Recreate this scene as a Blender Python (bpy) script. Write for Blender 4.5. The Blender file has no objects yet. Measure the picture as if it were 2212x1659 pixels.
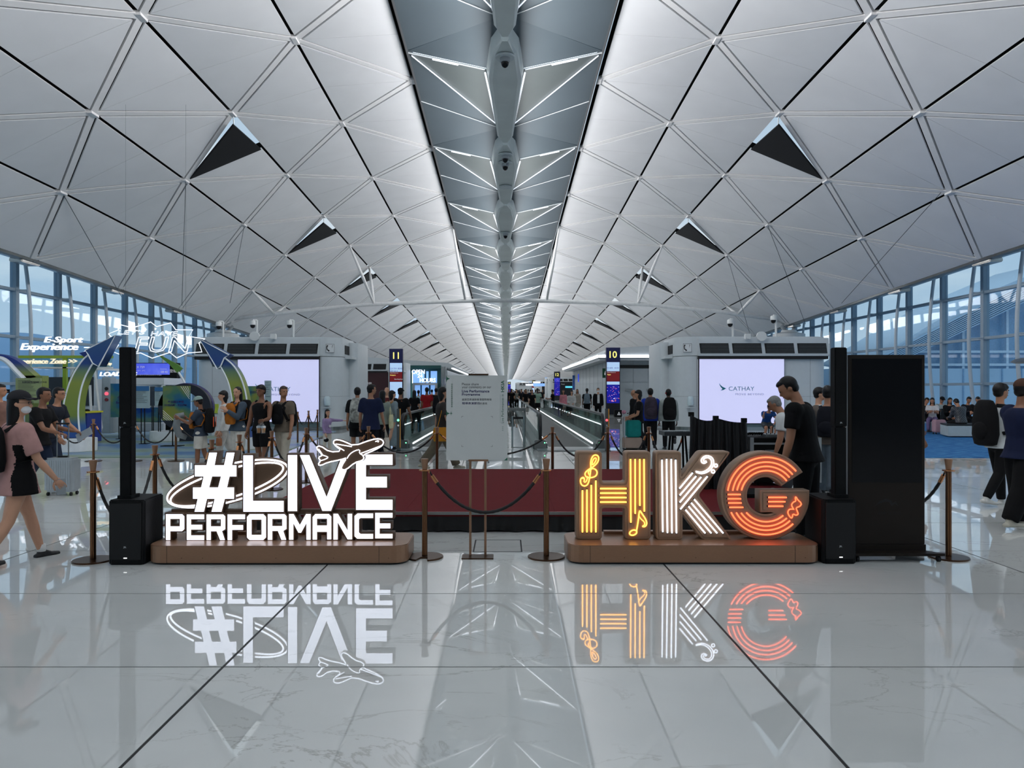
import bpy, bmesh, math, random
from math import sin, cos, pi, radians, sqrt, atan2
from mathutils import Vector, Matrix, noise
random.seed(7)
SC = bpy.context.scene
COL = SC.collection
# ------------------------------------------------------------------ camera
F = 1600.0; VX = 1093.0; VY = 842.0; EYE = 1.62
cam_d = bpy.data.cameras.new('camera'); cam = bpy.data.objects.new('camera', cam_d); COL.objects.link(cam)
cam_d.sensor_width = 36.0; cam_d.lens = F / 2212 * 36.0
cam_d.shift_x = (1106 - VX) / 2212; cam_d.shift_y = -(829.5 - VY) / 2212
cam_d.clip_end = 6000; cam_d.clip_start = 0.05
cam.location = (0, 0, EYE); cam.rotation_euler = (pi / 2, 0, 0)
SC.camera = cam
SC.view_settings.view_transform = 'Standard'; SC.view_settings.look = 'None'
SC.view_settings.gamma = 1.0; SC.view_settings.use_curve_mapping = False
SC.view_settings.exposure = 0.0

def W(px, py, Y): return Vector(((px - VX) * Y / F, Y, EYE - (py - VY) * Y / F))
def FY(py): return EYE * F / (py - VY)
def lin(c):
    r = []
    for v in c[:3]:
        v = v / 255.0
        r.append(v / 12.92 if v <= 0.04045 else ((v + 0.055) / 1.055) ** 2.4)
    return (*r, 1.0)
# ------------------------------------------------------------------ sky
wd = bpy.data.worlds.new('sky'); SC.world = wd; wd.use_nodes = True
nt = wd.node_tree; nt.nodes.clear(); N = nt.nodes.new; K = nt.links.new
out = N('ShaderNodeOutputWorld'); bg = N('ShaderNodeBackground'); tc = N('ShaderNodeTexCoord')
sx = N('ShaderNodeSeparateXYZ'); K(tc.outputs['Generated'], sx.inputs[0])
ramp = N('ShaderNodeValToRGB'); ramp.color_ramp.elements[0].position = 0.0; ramp.color_ramp.elements[1].position = 0.5
ramp.color_ramp.elements[0].color = lin((206, 224, 238)); ramp.color_ramp.elements[1].color = lin((174, 203, 228))
K(sx.outputs['Z'], ramp.inputs[0])
mp = N('ShaderNodeMapping'); mp.inputs['Scale'].default_value = (2.2, 2.2, 9.0); K(tc.outputs['Generated'], mp.inputs[0])
nz = N('ShaderNodeTexNoise'); nz.inputs['Scale'].default_value = 2.0; nz.inputs['Detail'].default_value = 6; K(mp.outputs[0], nz.inputs[0])
r2 = N('ShaderNodeValToRGB'); r2.color_ramp.elements[0].position = 0.42; r2.color_ramp.elements[1].position = 0.66
K(nz.outputs[0], r2.inputs[0])
mx = N('ShaderNodeMixRGB'); K(r2.outputs[0], mx.inputs[0]); K(ramp.outputs[0], mx.inputs[1]); mx.inputs[2].default_value = lin((232, 241, 246))
K(mx.outputs[0], bg.inputs[0]); bg.inputs[1].default_value = 0.92; K(bg.outputs[0], out.inputs[0])

# vault numbers (also used by the lights)
P = 6.3
XL = [3.17, 6.2, 9.3, 12.15, 15.1, 17.95]
ZL = [12.15, 11.85, 11.02, 9.68, 8.34, 6.68]
def drop(Y):
    t = [(-40, -1.3), (25, 0), (45, .86), (72, 1.95), (114, 3.1), (240, 4.6), (420, 5.2)]
    for (a, u), (b, v) in zip(t, t[1:]):
        if Y <= b: return u + (v - u) * (Y - a) / (b - a)
    return 5.2
# ------------------------------------------------------------------ lights: the daylight the spine reflectors throw onto the vault
def area(name, loc, direction, sx_, sy_, power, color):
    L = bpy.data.lights.new(name, 'AREA'); L.shape = 'RECTANGLE'; L.size = sx_; L.size_y = sy_; L.energy = power; L.color = color
    o = bpy.data.objects.new(name, L); COL.objects.link(o); o.location = loc
    o.rotation_euler = Vector(direction).to_track_quat('-Z', 'Y').to_euler()
    return o
for (a, b) in ((-12, 18), (18, 50), (50, 90), (90, 150), (150, 260), (260, 390)):
    for s in (-1, 1):
        ym = (a + b) / 2; L = b - a
        o = area('spine_daylight', (s * 0.72, ym, 12.15 - drop(ym) - 1.6), (s * 1.0, 0, 0.2), 1.2, L, 1.0, (1.0, 0.98, 0.985))
        slope = (drop(b) - drop(a)) / L
        z = Vector((-s * 1.0, 0, -0.28)).normalized()   # light -Z points outwards
        yax = Vector((0, 1, -slope)).normalized(); xax = yax.cross(z).normalized(); z = xax.cross(yax)
        o.rotation_euler = Matrix((xax, yax, z)).transposed().to_euler()
        o.data.energy = (78.0 if b < 20 else 36.0 if b < 60 else 40.0) * L

# ------------------------------------------------------------------ helpers
MATS = {}
def mat(key, color=(128, 128, 128), rough=0.5, metal=0.0, emit=0.0, var=0.06, scale=6.0, bump=0.0, spec=0.5, stretch=(1, 1, 1), ecol=None):
    if key in MATS: return MATS[key]
    m = bpy.data.materials.new(key); m.use_nodes = True; t = m.node_tree
    b = t.nodes['Principled BSDF']; c = lin(color)
    b.inputs['Roughness'].default_value = rough; b.inputs['Metallic'].default_value = metal
    b.inputs['Specular IOR Level'].default_value = spec
    b.inputs['Base Color'].default_value = c
    if emit:
        b.inputs['Emission Color'].default_value = lin(ecol) if ecol else c
        b.inputs['Emission Strength'].default_value = emit
    if var or bump:
        tcn = t.nodes.new('ShaderNodeTexCoord'); mpn = t.nodes.new('ShaderNodeMapping'); mpn.inputs['Scale'].default_value = stretch
        nzn = t.nodes.new('ShaderNodeTexNoise'); nzn.inputs['Scale'].default_value = scale; nzn.inputs['Detail'].default_value = 3
        t.links.new(tcn.outputs['Object'], mpn.inputs[0]); t.links.new(mpn.outputs[0], nzn.inputs[0])
        if var:
            rp = t.nodes.new('ShaderNodeValToRGB'); e = rp.color_ramp.elements
            e[0].position = 0.3; e[1].position = 0.7
            e[0].color = tuple(v * (1 - var) for v in c[:3]) + (1,); e[1].color = tuple(min(1, v * (1 + var)) for v in c[:3]) + (1,)
            t.links.new(nzn.outputs[0], rp.inputs[0]); t.links.new(rp.outputs[0], b.inputs['Base Color'])
        if bump:
            bn = t.nodes.new('ShaderNodeBump'); bn.inputs['Strength'].default_value = bump; bn.inputs['Distance'].default_value = 0.01
            t.links.new(nzn.outputs[0], bn.inputs['Height']); t.links.new(bn.outputs[0], b.inputs['Normal'])
    MATS[key] = m; return m
def glass(key, tint=(200, 225, 235), refl=0.12, rough=0.02):
    if key in MATS: return MATS[key]
    m = bpy.data.materials.new(key); m.use_nodes = True; t = m.node_tree; t.nodes.clear()
    o = t.nodes.new('ShaderNodeOutputMaterial'); a = t.nodes.new('ShaderNodeBsdfTransparent'); g = t.nodes.new('ShaderNodeBsdfGlossy')
    f = t.nodes.new('ShaderNodeLayerWeight'); f.inputs[0].default_value = 0.5; x = t.nodes.new('ShaderNodeMixShader')
    pw = t.nodes.new('ShaderNodeMath'); pw.operation = 'POWER'; pw.inputs[1].default_value = 5.0; t.links.new(f.outputs['Facing'], pw.inputs[0])
    mt = t.nodes.new('ShaderNodeMath'); mt.operation = 'MULTIPLY_ADD'; mt.inputs[1].default_value = 0.8; mt.inputs[2].default_value = refl * 0.3
    a.inputs[0].default_value = lin(tint); g.inputs['Roughness'].default_value = rough
    t.links.new(pw.outputs[0], mt.inputs[0]); t.links.new(mt.outputs[0], x.inputs[0]); t.links.new(a.outputs[0], x.inputs[1]); t.links.new(g.outputs[0], x.inputs[2]); t.links.new(x.outputs[0], o.inputs[0])
    MATS[key] = m; return m
def link(name, me, m, parent=None):
    o = bpy.data.objects.new(name, me); COL.objects.link(o)
    if m is not None and not me.materials: me.materials.append(m)
    if parent is not None: o.parent = parent
    return o
def empty(name, loc=(0, 0, 0), rz=0.0):
    o = bpy.data.objects.new(name, None); COL.objects.link(o); o.location = loc; o.rotation_euler = (0, 0, rz); o.empty_display_size = 0.1
    return o
def tag(o, label=None, cat=None, group=None, kind=None):
    if label: o['label'] = label
    if cat: o['category'] = cat
    if group: o['group'] = group
    if kind: o['kind'] = kind
    return o
def struct(o): o['kind'] = 'structure'; return o
def part_label(o, s): o['label'] = s; return o
class MB:
    """collects simple shapes, builds one mesh"""
    def __init__(s): s.v = []; s.f = []
    def add(s, vs, fs):
        n = len(s.v); s.v += [tuple(v) for v in vs]; s.f += [tuple(i + n for i in f) for f in fs]; return s
    def box(s, x0, x1, y0, y1, z0, z1):
        return s.add([(x0, y0, z0), (x1, y0, z0), (x1, y1, z0), (x0, y1, z0), (x0, y0, z1), (x1, y0, z1), (x1, y1, z1), (x0, y1, z1)],
              [(3, 2, 1, 0), (4, 5, 6, 7), (0, 1, 5, 4), (1, 2, 6, 5), (2, 3, 7, 6), (3, 0, 4, 7)])
    def prism(s, poly, z0, z1, axis='z'):
        n = len(poly)
        def m(p, h): return (p[0], p[1], h) if axis == 'z' else ((p[0], h, p[1]) if axis == 'y' else (h, p[0], p[1]))
        vs = [m(p, z0) for p in poly] + [m(p, z1) for p in poly]
        return s.add(vs, [tuple(range(n))[::-1], tuple(range(n, 2 * n))] + [(i, (i + 1) % n, n + (i + 1) % n, n + i) for i in range(n)])
    def plate(s, tri, th, up=Vector((0, 0, 1))):
        tri = [Vector(t) for t in tri]; n = (tri[1] - tri[0]).cross(tri[2] - tri[0]).normalized()
        if n.dot(up) < 0: n = -n
        k = len(tri); return s.add([t for t in tri] + [t + n * th for t in tri], [tuple(range(k))[::-1], tuple(range(k, 2 * k))] + [(i, (i + 1) % k, k + (i + 1) % k, k + i) for i in range(k)])
    def tube(s, pts, r, n=8, cap=True, flat=None, hint=(0, 0, 1)):
        """r: radius, list of radii or list of (rx, ry) with rx along the hint's cross direction"""
        pts = [Vector(p) for p in pts]; m = len(pts)
        if not isinstance(r, (list, tuple)): r = [r] * m
        base = len(s.v); prev = None
        for i, p in enumerate(pts):
            d = (pts[min(i + 1, m - 1)] - pts[max(i - 1, 0)])
            d = d.normalized() if d.length > 1e-9 else Vector((0, 0, 1))
            if prev is None:
                h = Vector(hint)
                if abs(d.dot(h.normalized())) > 0.95: h = Vector((1, 0, 0)) if abs(d.x) < 0.9 else Vector((0, 1, 0))
                a = d.cross(h).normalized()
            else: a = (prev - d * prev.dot(d)).normalized()
            prev = a; b = d.cross(a)
            rr = r[i]; ra, rb = (rr if isinstance(rr, (list, tuple)) else (rr, rr))
            for k in range(n):
                t = 2 * pi * k / n; s.v.append(tuple(p + a * (cos(t) * ra) + b * (sin(t) * rb)))
        for i in range(m - 1):
            for k in range(n):
                s.f.append((base + i * n + k, base + i * n + (k + 1) % n, base + (i + 1) * n + (k + 1) % n, base + (i + 1) * n + k))
        if cap:
            s.f.append(tuple(base + k for k in range(n))[::-1]); s.f.append(tuple(base + (m - 1) * n + k for k in range(n)))
        return s
    def ell(s, c, r, nu=12, nv=8, rot=None):
        c = Vector(c); vs = []
        for j in range(1, nv):
            ph = pi * j / nv
            for i in range(nu):
                t = 2 * pi * i / nu; vs.append(Vector((r[0] * sin(ph) * cos(t), r[1] * sin(ph) * sin(t), r[2] * cos(ph))))
        vs += [Vector((0, 0, r[2])), Vector((0, 0, -r[2]))]; a, b = len(vs) - 2, len(vs) - 1
        if rot is not None: vs = [rot @ v for v in vs]
        fs = []
        for j in range(nv - 2):
            for i in range(nu):
                i2 = (i + 1) % nu; fs.append((j * nu + i, (j + 1) * nu + i, (j + 1) * nu + i2, j * nu + i2))
        for i in range(nu):
            fs.append((a, i, (i + 1) % nu)); fs.append((b, (nv - 2) * nu + (i + 1) % nu, (nv - 2) * nu + i))
        return s.add([c + v for v in vs], fs)
    def lathe(s, prof, n=20, c=(0, 0, 0)):
        base = len(s.v); m = len(prof)
        for (r, z) in prof:
            for k in range(n): s.v.append((c[0] + r * cos(2 * pi * k / n), c[1] + r * sin(2 * pi * k / n), c[2] + z))
        for i in range(m - 1):
            for k in range(n): s.f.append((base + i * n + k, base + i * n + (k + 1) % n, base + (i + 1) * n + (k + 1) % n, base + (i + 1) * n + k))
        s.f.append(tuple(base + k for k in range(n))[::-1]); s.f.append(tuple(base + (m - 1) * n + k for k in range(n)))
        return s
    def grid(s, fn, nu, nv):
        base = len(s.v)
        for j in range(nv + 1):
            for i in range(nu + 1): s.v.append(tuple(fn(i / nu, j / nv)))
        for j in range(nv):
            for i in range(nu):
                a = base + j * (nu + 1) + i; s.f.append((a, a + 1, a + nu + 2, a + nu + 1))
        return s
    def mesh(s, name, smooth=False, bevel=0.0):
        me = bpy.data.meshes.new(name); me.from_pydata(s.v, [], s.f)
        if bevel:
            b = bmesh.new(); b.from_mesh(me)
            es = [e for e in b.edges if len(e.link_faces) == 2 and e.calc_face_angle(0) > 0.6]
            bmesh.ops.bevel(b, geom=es, offset=bevel, segments=2, affect='EDGES', clamp_overlap=True); b.to_mesh(me); b.free()
        if smooth:
            me.polygons.foreach_set('use_smooth', [True] * len(me.polygons))
            if smooth == 'auto': me.set_sharp_from_angle(angle=0.7)
        me.update(); return me
    def build(s, name, m, parent=None, smooth=False, bevel=0.0):
        return link(name, s.mesh(name, smooth, bevel), m, parent)
def circle_pts(cx, cy, r, n=24, r2=None): return [(cx + r * cos(2 * pi * i / n), cy + (r2 or r) * sin(2 * pi * i / n)) for i in range(n)]
def round_rect(x0, x1, y0, y1, r, n=5):
    p = []
    for cx, cy, a in ((x1 - r, y1 - r, 0), (x0 + r, y1 - r, 90), (x0 + r, y0 + r, 180), (x1 - r, y0 + r, 270)):
        for i in range(n + 1):
            t = radians(a + 90 * i / n); p.append((cx + r * cos(t), cy + r * sin(t)))
    return p
def poly_solid(name, polys, y, depth, m, parent=None, offset=0.0, bevel=0.0, bres=1):
    """polys: lists of (X,Z); front face at y, going back by depth; inner polys become holes"""
    c = bpy.data.curves.new(name, 'CURVE'); c.dimensions = '2D'; c.fill_mode = 'BOTH'; c.extrude = max(0.0001, depth / 2 - bevel)
    c.offset = offset - bevel * 0; c.bevel_depth = bevel; c.bevel_resolution = bres
    for pts in polys:
        s = c.splines.new('POLY'); s.points.add(len(pts) - 1); s.use_cyclic_u = True
        for p, q in zip(s.points, pts): p.co = (q[0], q[1], 0, 1)
    o = bpy.data.objects.new(name, c); me = bpy.data.meshes.new_from_object(o); bpy.data.objects.remove(o); bpy.data.curves.remove(c)
    me.materials.clear()
    for v in me.vertices: x, yy, z = v.co; v.co = (x, y + depth / 2 - z, yy)
    me.name = name; return link(name, me, m, parent)
def text(s, x, z, y, m, parent=None, h=None, w=None, size=0.1, bold=0.0, ext=0.001, name='lettering', align='LEFT', rot=None, shear=0.0, spacing=1.0, up=False):
    """text facing -Y; x,z = lower left of its box (or centre); h / w = height and width of the box to fill"""
    c = bpy.data.curves.new(name, 'FONT'); c.body = s; c.size = 1.0; c.extrude = 0.0; c.offset = bold; c.shear = shear; c.space_character = spacing; c.resolution_u = 3
    o = bpy.data.objects.new(name, c); me = bpy.data.meshes.new_from_object(o); bpy.data.objects.remove(o); bpy.data.curves.remove(c)
    me.materials.clear(); xs = [v.co.x for v in me.vertices]; ys = [v.co.y for v in me.vertices]
    if not xs: return None
    x0, x1, y0, y1 = min(xs), max(xs), min(ys), max(ys)
    k = size; kx = ky = k
    if h: ky = kx = h / (y1 - y0)
    if w: kx = w / (x1 - x0); ky = ky if h else kx
    W_, H_ = (x1 - x0) * kx, (y1 - y0) * ky
    for v in me.vertices:
        a, b = (v.co.x - x0) * kx, (v.co.y - y0) * ky
        if align == 'CENTER': a -= W_ / 2; b -= H_ / 2
        if up: a, b = -b, a
        v.co = (a, 0, b)
    me.name = name; ob = link(name, me, m, parent)
    if ext > 0.002:
        md = ob.modifiers.new('thickness', 'SOLIDIFY'); md.thickness = ext; md.offset = 0
    ob.location = (x, y, z)
    if rot: ob.rotation_euler = rot
    return ob
# ------------------------------------------------------------------ materials of the shell
def stone_mat():
    m = bpy.data.materials.new('polished_marble'); m.use_nodes = True; t = m.node_tree; b = t.nodes['Principled BSDF']; L = t.links.new
    g = t.nodes.new('ShaderNodeNewGeometry')
    mp = t.nodes.new('ShaderNodeMapping'); mp.inputs['Scale'].default_value = (0.5, 1.0, 1); mp.inputs['Rotation'].default_value = (0, 0, 0.35); L(g.outputs['Position'], mp.inputs[0])
    w = t.nodes.new('ShaderNodeTexNoise'); w.inputs['Scale'].default_value = 1.7; w.inputs['Detail'].default_value = 8; w.inputs['Roughness'].default_value = 0.62; w.inputs['Distortion'].default_value = 0.6; L(mp.outputs[0], w.inputs[0])
    s = t.nodes.new('ShaderNodeMath'); s.operation = 'SUBTRACT'; s.inputs[1].default_value = 0.5; L(w.outputs[0], s.inputs[0])
    a = t.nodes.new('ShaderNodeMath'); a.operation = 'ABSOLUTE'; L(s.outputs[0], a.inputs[0])
    r = t.nodes.new('ShaderNodeValToRGB'); e = r.color_ramp.elements; e[0].position = 0.0; e[0].color = (0.32, 0.28, 0.24, 1); e[1].position = 0.011; e[1].color = (1, 1, 1, 1); L(a.outputs[0], r.inputs[0])
    c = t.nodes.new('ShaderNodeTexNoise'); c.inputs['Scale'].default_value = 0.9; c.inputs['Detail'].default_value = 5; L(mp.outputs[0], c.inputs[0])
    k = t.nodes.new('ShaderNodeValToRGB'); k.color_ramp.elements[0].position = 0.48; k.color_ramp.elements[1].position = 0.62; L(c.outputs[0], k.inputs[0])
    mixv = t.nodes.new('ShaderNodeMixRGB'); L(k.outputs[0], mixv.inputs[0]); mixv.inputs[1].default_value = (1, 1, 1, 1); L(r.outputs[0], mixv.inputs[2])
    cl = t.nodes.new('ShaderNodeValToRGB'); cl.color_ramp.elements[0].position = 0.3; cl.color_ramp.elements[1].position = 0.7
    cl.color_ramp.elements[0].color = lin((202, 205, 203)); cl.color_ramp.elements[1].color = lin((216, 218, 215)); L(c.outputs[0], cl.inputs[0])
    mu = t.nodes.new('ShaderNodeMixRGB'); mu.blend_type = 'MULTIPLY'; mu.inputs[0].default_value = 0.5; L(cl.outputs[0], mu.inputs[1]); L(mixv.outputs[0], mu.inputs[2])
    L(mu.outputs[0], b.inputs['Base Color']); b.inputs['Roughness'].default_value = 0.015; b.inputs['IOR'].default_value = 1.85
    return m
STONE = stone_mat()
DARK = mat('joint_black', (16, 18, 20), 0.6, var=0)
PANEL = mat('vault_panel_white', (216, 218, 220), 0.42, var=0.03, scale=0.8)
RIB = mat('vault_rib_white', (222, 222, 222), 0.4, var=0.02)
DECK = mat('roof_deck_black', (14, 15, 16), 0.8, var=0)
WHITEM = mat('white_painted_metal', (206, 210, 212), 0.35, var=0.03)
GREYM = mat('grey_painted_metal', (150, 158, 163), 0.4, var=0.03)
STEEL = mat('brushed_stainless', (160, 165, 165), 0.28, 0.9, var=0.08, scale=20, stretch=(1, 1, 12))

# ------------------------------------------------------------------ floor: tiles one by one near, slab beyond
floor = struct(link('floor', MB().box(-21, 21, -14, 420, -0.3, -0.003).mesh('floor'), DARK))
TX, TY = 3.12, 1.56
G = 0.005
def tile_mesh(w, d, name='tile'):
    return MB().prism([(-w / 2, -d / 2), (w / 2, -d / 2), (w / 2, d / 2), (-w / 2, d / 2)], -0.003, 0.0).mesh(name)
tm = tile_mesh(TX - 0.018, TY - 0.013); tm.materials.append(STONE)
XJ = -1.654
for iy in range(-3, 10):
    for ix in range(-4, 5):
        y0 = 4.33 + TY * (iy - 1); x0 = XJ + TX * ix
        if iy < -2: continue
        o = link('tile', tm, None, floor); o.location = (x0 + TX / 2, y0 + TY / 2, 0)
yend = 4.33 + TY * 9; xa, xb = XJ - 4 * TX, XJ + 5 * TX; ybeg = 4.33 + TY * -3
far = MB(); g2 = 0.006
for j in range(0, 42):
    for i in range(-7, 8):
        x0 = max(-20.9, XJ + TX * i) + g2; x1 = min(20.9, XJ + TX * (i + 1)) - g2
        if x1 <= x0: continue
        y0 = yend + TY * 2 * j
        far.box(x0, x1, y0 + g2, y0 + 2 * TY - g2, -0.003, 0)
for j in range(-8, 9):   # flanks of the near tiles
    y0 = 4.33 + TY * j
    for (x0, x1) in ((-20.9, xa), (xb, 20.9)): far.box(x0 + g2, x1 - g2, y0 + g2, y0 + TY - g2, -0.003, 0)
far.box(-20.9, 20.9, -14, ybeg, -0.003, 0)
far.box(-20.9, 20.9, yend + TY * 84, 420, -0.003, 0)
o = far.build('far_tiles', STONE, floor); o['kind'] = 'stuff'
# access hatch frame let into the floor
hb = MB(); a = W(1024, 1167, FY(1167)); a.y -= 0.05
x0, x1, y0, y1 = -0.31, 0.16, 7.40, 7.98
x0, x1 = (1022 - VX) * 7.5 / F, (1128 - VX) * 7.5 / F
for (p, q, r_, s_) in ((x0, x1, y0, y0 + .012), (x0, x1, y1, y1 + .012), (x0, x0 + .014, y0, y1), (x1 - .014, x1, y0, y1)): hb.box(p, q, r_, s_, -0.01, 0.0015)
hb.build('floor_hatch_frame', DARK, floor)

# ------------------------------------------------------------------ vault
ceil = struct(empty('ceiling'))
def zv(k, Y): return max(ZL[k] - drop(Y), 3.3 + (ZL[k] - 6.68) * .7)
def node(k, n, s): 
    Y = P * (n + (0.46 if k % 2 else 0.0)); return Vector((s * XL[k], Y, zv(k, Y)))
def inset(tri, d):
    """inset a triangle in plan by d[i] for the edge i->i+1, z from its own plane"""
    n = (tri[1] - tri[0]).cross(tri[2] - tri[0]); p = [Vector((t.x, t.y)) for t in tri]; c = (p[0] + p[1] + p[2]) / 3
    ls = []
    for i in range(3):
        a, b = p[i], p[(i + 1) % 3]; e = (b - a).normalized(); nn = Vector((-e.y, e.x))
        if nn.dot(c - a) < 0: nn = -nn
        ls.append((a + nn * d[i], e))
    res = []
    for i in range(3):
        (a, e), (b, f) = ls[i - 1], ls[i]; den = e.x * f.y - e.y * f.x; t = ((b.x - a.x) * f.y - (b.y - a.y) * f.x) / den
        q = a + e * t; res.append(Vector((q.x, q.y, tri[0].z - (n.x * (q.x - tri[0].x) + n.y * (q.y - tri[0].y)) / n.z)))
    return res
N0, N1 = -2, 62; count = 0; far_p = MB(); deckm = MB(); rib_far = MB(); ribs = 0; joint_n = 0
HATCH = []
def tri_pair(A, B, C, s, n, hatch=False):
    """A apex, B-C base along the vault; two panels either side of the altitude"""
    global count
    M = (B + C) / 2
    for kk, (T, d) in enumerate((((A, B, M), (.16, .05, .008)), ((A, M, C), (.008, .05, .16)))):
        if hatch and kk == 0: HATCH.append((T, s)); continue
        q = inset(list(T), d)
        if 2 <= n <= 9 and count < 300:
            MB().plate(q, 0.05).build('ceiling_panel', PANEL, ceil); count += 1
        else: far_p.plate(q, 0.05)
        t = [Vector(v) + Vector((0, 0, .28)) for v in T]; deckm.add(t, [(0, 1, 2)])
def rib(A, B, w=0.10, k=0, s=1):
    global ribs
    d = (B - A); L = d.length; d.normalize(); up = Vector((-(ZL[k + 1] - ZL[k]) / (XL[k + 1] - XL[k]) * s, 0, 1)).normalized(); r = d.cross(up).normalized() * w; u = up * 0.10
    a, b = A + d * 0.04, B - d * 0.04
    vs = [a - r, a + r, a + r + u, a - r + u, b - r, b + r, b + r + u, b - r + u]; fs = [(0, 1, 2, 3), (7, 6, 5, 4), (0, 4, 5, 1), (1, 5, 6, 2), (2, 6, 7, 3), (3, 7, 4, 0)]
    if 2 <= A.y / P <= 11 and ribs < 290: MB().add(vs, fs).build('rib', RIB, ceil); ribs += 1
    else: rib_far.add(vs, fs)
order = sorted(range(N0, N1), key=lambda n: (abs(n - 5)))
for n in order:
    for s in (-1, 1):
        for k in range(5):
            if k % 2 == 0:   # inner nodes even, outer odd (shifted by .46)
                A, A2, B, B0 = node(k, n, s), node(k, n + 1, s), node(k + 1, n, s), node(k + 1, n - 1, s)
                hat = False
                tri_pair(node(k + 1, n, s), A, A2, s, n, hatch=(k == 2 and n % 2 == 0 and n >= 4))
                tri_pair(A, B0, B, s, n)
                rib(A, B, k=k, s=s); rib(A, B0, k=k, s=s)
            else:
                A, B, B1, A2 = node(k, n, s), node(k + 1, n, s), node(k + 1, n + 1, s), node(k, n + 1, s)
                tri_pair(A, B, B1, s, n); tri_pair(B1, A, A2, s, n)
                rib(A, B, k=k, s=s); rib(A, B1, k=k, s=s)
o = far_p.build('far_ceiling_panels', PANEL, ceil); o['kind'] = 'stuff'
o = rib_far.build('far_ribs', RIB, ceil); o['kind'] = 'stuff'
deckm.build('roof_deck', DECK, ceil)
# node caps
cap = MB().box(-.07, .07, -.2, .2, -.05, .02).mesh('node_cap'); cap.materials.append(RIB)
for n in range(3, 9):
    for s in (-1, 1):
        for k in range(0, 5):
            p = node(k, n, s); o = link('node_cap', cap, None, ceil); o.location = p; o.rotation_euler = (0, 0, 0)
HM = mat('smoke_hatch_black', (12, 13, 17), 0.6, var=0.1, spec=.2)
for i, (T, s) in enumerate(HATCH):
    if T[0].y > 110: continue
    A, B, M = T    # A on the outer line, B node on the L2 line (near), M middle of the L2 edge
    q = inset([A, B, M], (.12, .06, .02)); q[1] = q[1] + Vector((0, .04, -.26)); q[0] += Vector((0, 0, -.03)); q[2] += Vector((0, 0, -.05))
    hh = empty('smoke_hatch'); hh.parent = ceil
    hp = MB().plate(q, 0.07).build('hatch_leaf', HM, ceil)
    bpy.data.objects.remove(hh)
    if T[0].y < 60:
        MB().tube([q[1] + Vector((0, 0, .05)), T[1] + Vector((0, 0, .15))], .015, 6).build('hatch_stay', STEEL, ceil)
# eave trim: bright curved metal edge plus roof beyond it
EAVE = mat('eave_bronze_metal', (150, 150, 148), 0.22, 0.85, var=0.25, scale=0.7)
for s, nm in ((-1, 'trim_1'), (1, 'trim_2')):
    tr = struct(empty(nm)); mb = MB(); sof = MB()
    for n in range(N0, N1 - 1):
        a, b = node(5, n, s), node(5, n + 1, s)
        for (u, v, du, dv) in ((0, .0, .0, .28), ):
            pass
        prof = [(-.05, .02), (-.02, -.06), (.10, -.10), (.42, -.05), (.55, .12), (.5, .3)]
        for (p, q) in zip(prof, prof[1:]):
            mb.add([a + Vector((s * p[0], .03, p[1])), b + Vector((s * p[0], -.03, p[1])), b + Vector((s * q[0], -.03, q[1])), a + Vector((s * q[0], .03, q[1]))], [(0, 1, 2, 3)])
        sof.add([a + Vector((s * .45, 0, .25)), b + Vector((s * .45, 0, .25)), b + Vector((s * 2.9, 0, 2.3)), a + Vector((s * 2.9, 0, 2.3))], [(0, 1, 2, 3)])
    mb.build('eave_edge', EAVE, tr); sof.build('eave_soffit', PANEL, tr)
    bs = MB().box(-.25, .25, -.55, .55, -.16, .0).mesh('eave_bracket', bevel=.03); bs.materials.append(EAVE)
    for n in range(3, 12):
        o = link('eave_bracket', bs, None, tr); o.location = node(5, n, s) + Vector((s * .3, 0, 0))
# ------------------------------------------------------------------ spine
SPX = -0.03
SPP = mat('spine_panel_grey', (74, 86, 93), 0.6, var=0.05, scale=0.5)
SPW = mat('spine_reflector_lit_warm', (90, 98, 98), 0.45, 0.2, var=0.08, scale=0.5)  # warmer light on this triangle is put into its colour
CHN = mat('service_channel_silver', (206, 214, 212), 0.4, 0.15, var=0.06, scale=1.0)
SKYL = mat('skylight_glow', (235, 244, 255), 0.5, emit=2.2, var=0)
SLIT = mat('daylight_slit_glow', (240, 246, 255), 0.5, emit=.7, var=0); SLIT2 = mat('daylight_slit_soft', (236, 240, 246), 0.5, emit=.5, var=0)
spine = tag(empty('ceiling_spine'), 'long grey folded ceiling spine with glowing slits running down the middle of the vault', 'ceiling feature')
w0 = 3.02
def zs(Y): return max(12.12 - drop(Y), 7.1)
def rod(A, B, r=0.03): return MB().tube([A, B], r, 6)
bays = [(-0.9 + 8.0 * i, 8.0) for i in range(0, 49)]
farS = MB(); farC = MB(); farW = MB(); skl = MB(); rods = MB()
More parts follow.
